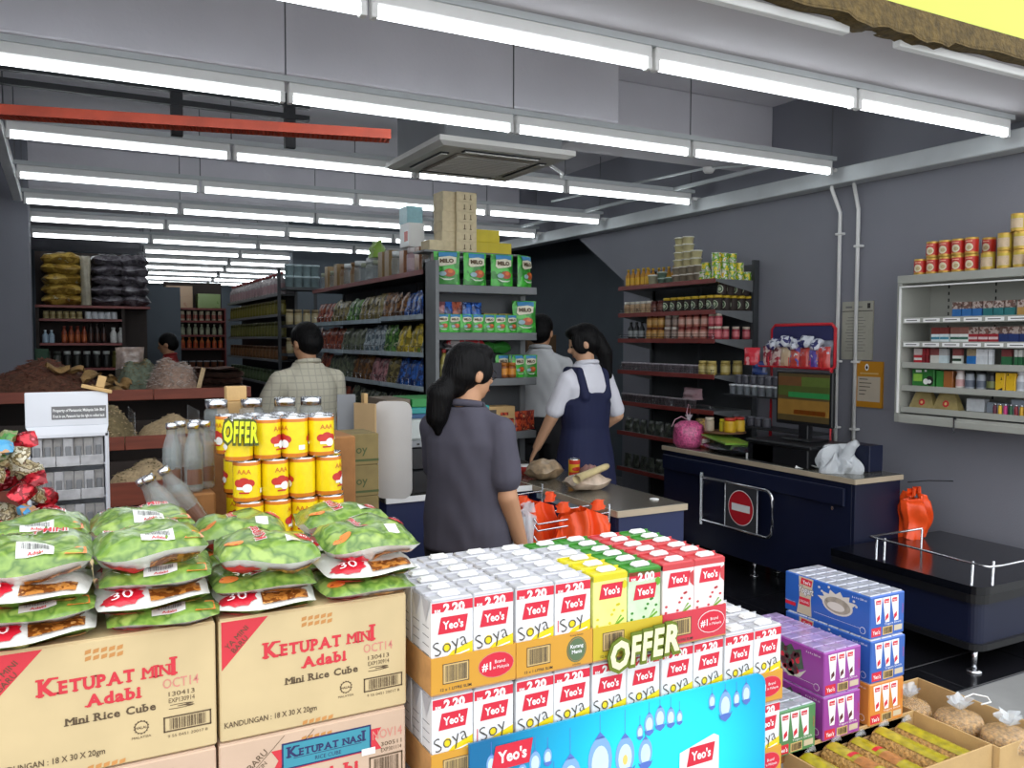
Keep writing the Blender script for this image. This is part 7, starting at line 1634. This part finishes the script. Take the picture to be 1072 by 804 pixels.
    if legs:
        b = MB(); _loft(b, [(0, 0, .47*H, .092*H, .07*H), (0, 0, .53*H, .103*H, .076*H), (0, 0, .60*H, .092*H, .068*H)], m=legs)
        for s in (-1, 1): hp, kn, an = h((s*.052, 0, .5), (s*.052, .006, .275), (s*.05, -.006, .05)); _cap(b, hp, kn, .064*H, .048*H, m=legs); _cap(b, kn, an, .048*H, .038*H, m=legs)
        link('trousers', remesh(b, .010, 4, legs, .002), t)
        for s in (-1, 1): g = MB(); _cap(g, h((s*.05, -.02, .024))[0], h((s*.055, .1, .018))[0], .027*H, .021*H, m='black_plastic'); link('shoe', remesh(g, .009, 2, 'black_plastic'), t)
    if skirt:
        m, zhem = skirt; b = MB()
        rings = [(0, 0, zhem*H, .128*H, .105*H), (0, 0, .47*H, .118*H, .092*H), (0, 0, .55*H, .105*H, .08*H), (0, 0, .61*H, .093*H, .073*H), (0, .002*H, .70*H, .103*H, .0785*H), (0, .002*H, .745*H, .085*H, .079*H)]
        _loft(b, rings, m=m)
        for s in (-1, 1):
            for yy in (-1, 1): _cap(b, (s*.052*H, yy*.06*H, .73*H), (s*.06*H, yy*.038*H, .825*H), .02*H, .016*H, m=m)
            _cap(b, (s*.06*H, -.038*H, .825*H), (s*.06*H, .038*H, .825*H), .016*H, .016*H, m=m)
        link('pinafore', remesh(b, .0085, 4, m, .002), t)
        for s in (-1, 1): g = MB(); _cap(g, h((s*.05, -.02, .024))[0], h((s*.055, .1, .018))[0], .026*H, .02*H, m='white'); link('shoe', remesh(g, .009, 2, 'white'), t)
    return t
def people():
    m_('tee_grey', '474551', rough=.85, var=.06, scale=8); m_('trouser_black', '141418', rough=.8, var=.1); m_('shirt_white', 'c4c6c8', rough=.8, var=.03); m_('blouse_white', 'd8d8e0', rough=.8, var=.03); m_('pinafore_navy', '141b40', rough=.8, var=.08); m_('shirt_red', '8a1c1c', rough=.8, var=.1)
    # checked shirt: thin crossing lines woven into a cream cloth
    m = bpy.data.materials.new('shirt_check'); m.use_nodes = True; nt = m.node_tree; L = nt.links; bs = nt.nodes['Principled BSDF']; bs.inputs['Roughness'].default_value = .85
    tc = nt.nodes.new('ShaderNodeTexCoord'); sx = nt.nodes.new('ShaderNodeSeparateXYZ'); L.new(tc.outputs['Object'], sx.inputs[0]); outs = []
    for ax in ('X', 'Z'):
        k = nt.nodes.new('ShaderNodeMath'); k.operation = 'MULTIPLY'; k.inputs[1].default_value = 24; f = nt.nodes.new('ShaderNodeMath'); f.operation = 'FRACT'; c = nt.nodes.new('ShaderNodeMath'); c.operation = 'LESS_THAN'; c.inputs[1].default_value = .16
        L.new(sx.outputs[ax], k.inputs[0]); L.new(k.outputs[0], f.inputs[0]); L.new(f.outputs[0], c.inputs[0]); outs.append(c)
    mx = nt.nodes.new('ShaderNodeMath'); mx.operation = 'MAXIMUM'; L.new(outs[0].outputs[0], mx.inputs[0]); L.new(outs[1].outputs[0], mx.inputs[1])
    r = nt.nodes.new('ShaderNodeValToRGB'); r.color_ramp.elements[0].color = lin('c9c4b0')+[1]; r.color_ramp.elements[1].color = lin('b5b09e')+[1]; L.new(mx.outputs[0], r.inputs[0]); L.new(r.outputs[0], bs.inputs['Base Color']); M['shirt_check'] = m
    rad = math.radians
    person('woman shopper in dark grey t-shirt with black ponytail, seen from behind at counter', (1.37, 2.93), -rad(58), 1.585,
           (((-.118, .05, .645), (-.07, .18, .60)), ((.122, -.015, .64), (.125, .05, .505))), head_yaw=-rad(24), head_tilt=-.14, fem=True, hair='ponytail', glasses=True, build=1.06,
           tops=[('t_shirt', 'tee_grey', .72, .50, .03, .85)], legs='trouser_black')
    person('man in cream checked shirt with dark hair browsing beside the bins', (1.34, 5.2), rad(12), 1.70,
           (((-.150, .06, .665), (-.125, .19, .64)), ((.132, .03, .645), (.1, .15, .60))), head_yaw=rad(12), head_tilt=-.30, hair='short', build=1.08,
           tops=[('shirt', 'shirt_check', .72, .50, .02, .855)], legs='trouser_black')
    person('man in white shirt and black trousers standing behind the end cap', (3.13, 5.42), -rad(38), 1.785,
           (((-.125, .03, .64), (-.10, .15, .60)), ((.13, -.005, .635), (.12, .10, .55))), head_yaw=-rad(10), head_tilt=-.15, hair='short',
           tops=[('shirt', 'shirt_white', .8, .58, .01, .86)], legs='trouser_black')
    person('schoolgirl in navy pinafore and white blouse between the two counters', (2.97, 4.56), rad(6), 1.70,
           (((-.122, .045, .655), (-.140, .12, .53)), ((.142, -.02, .65), (.10, .07, .575))), head_yaw=rad(52), head_tilt=-.32, skin='skin2', fem=True, hair='long', 
           tops=[('blouse', 'blouse_white', .82, .56, .0, .85)], skirt=('pinafore_navy', .36))
    person('distant person in red top near the far red shelves', (1.05, 10.0), rad(70), 1.66,
           (((-.14, .05, .66), (-.1, .17, .62)), ((.15, .04, .66), (.1, .17, .62))), head_tilt=-.25, hair='short', vox=.012, hands=False,
           tops=[('shirt', 'shirt_red', .75, .52, .01, .855)], legs='trouser_black')
people()

C.flush()
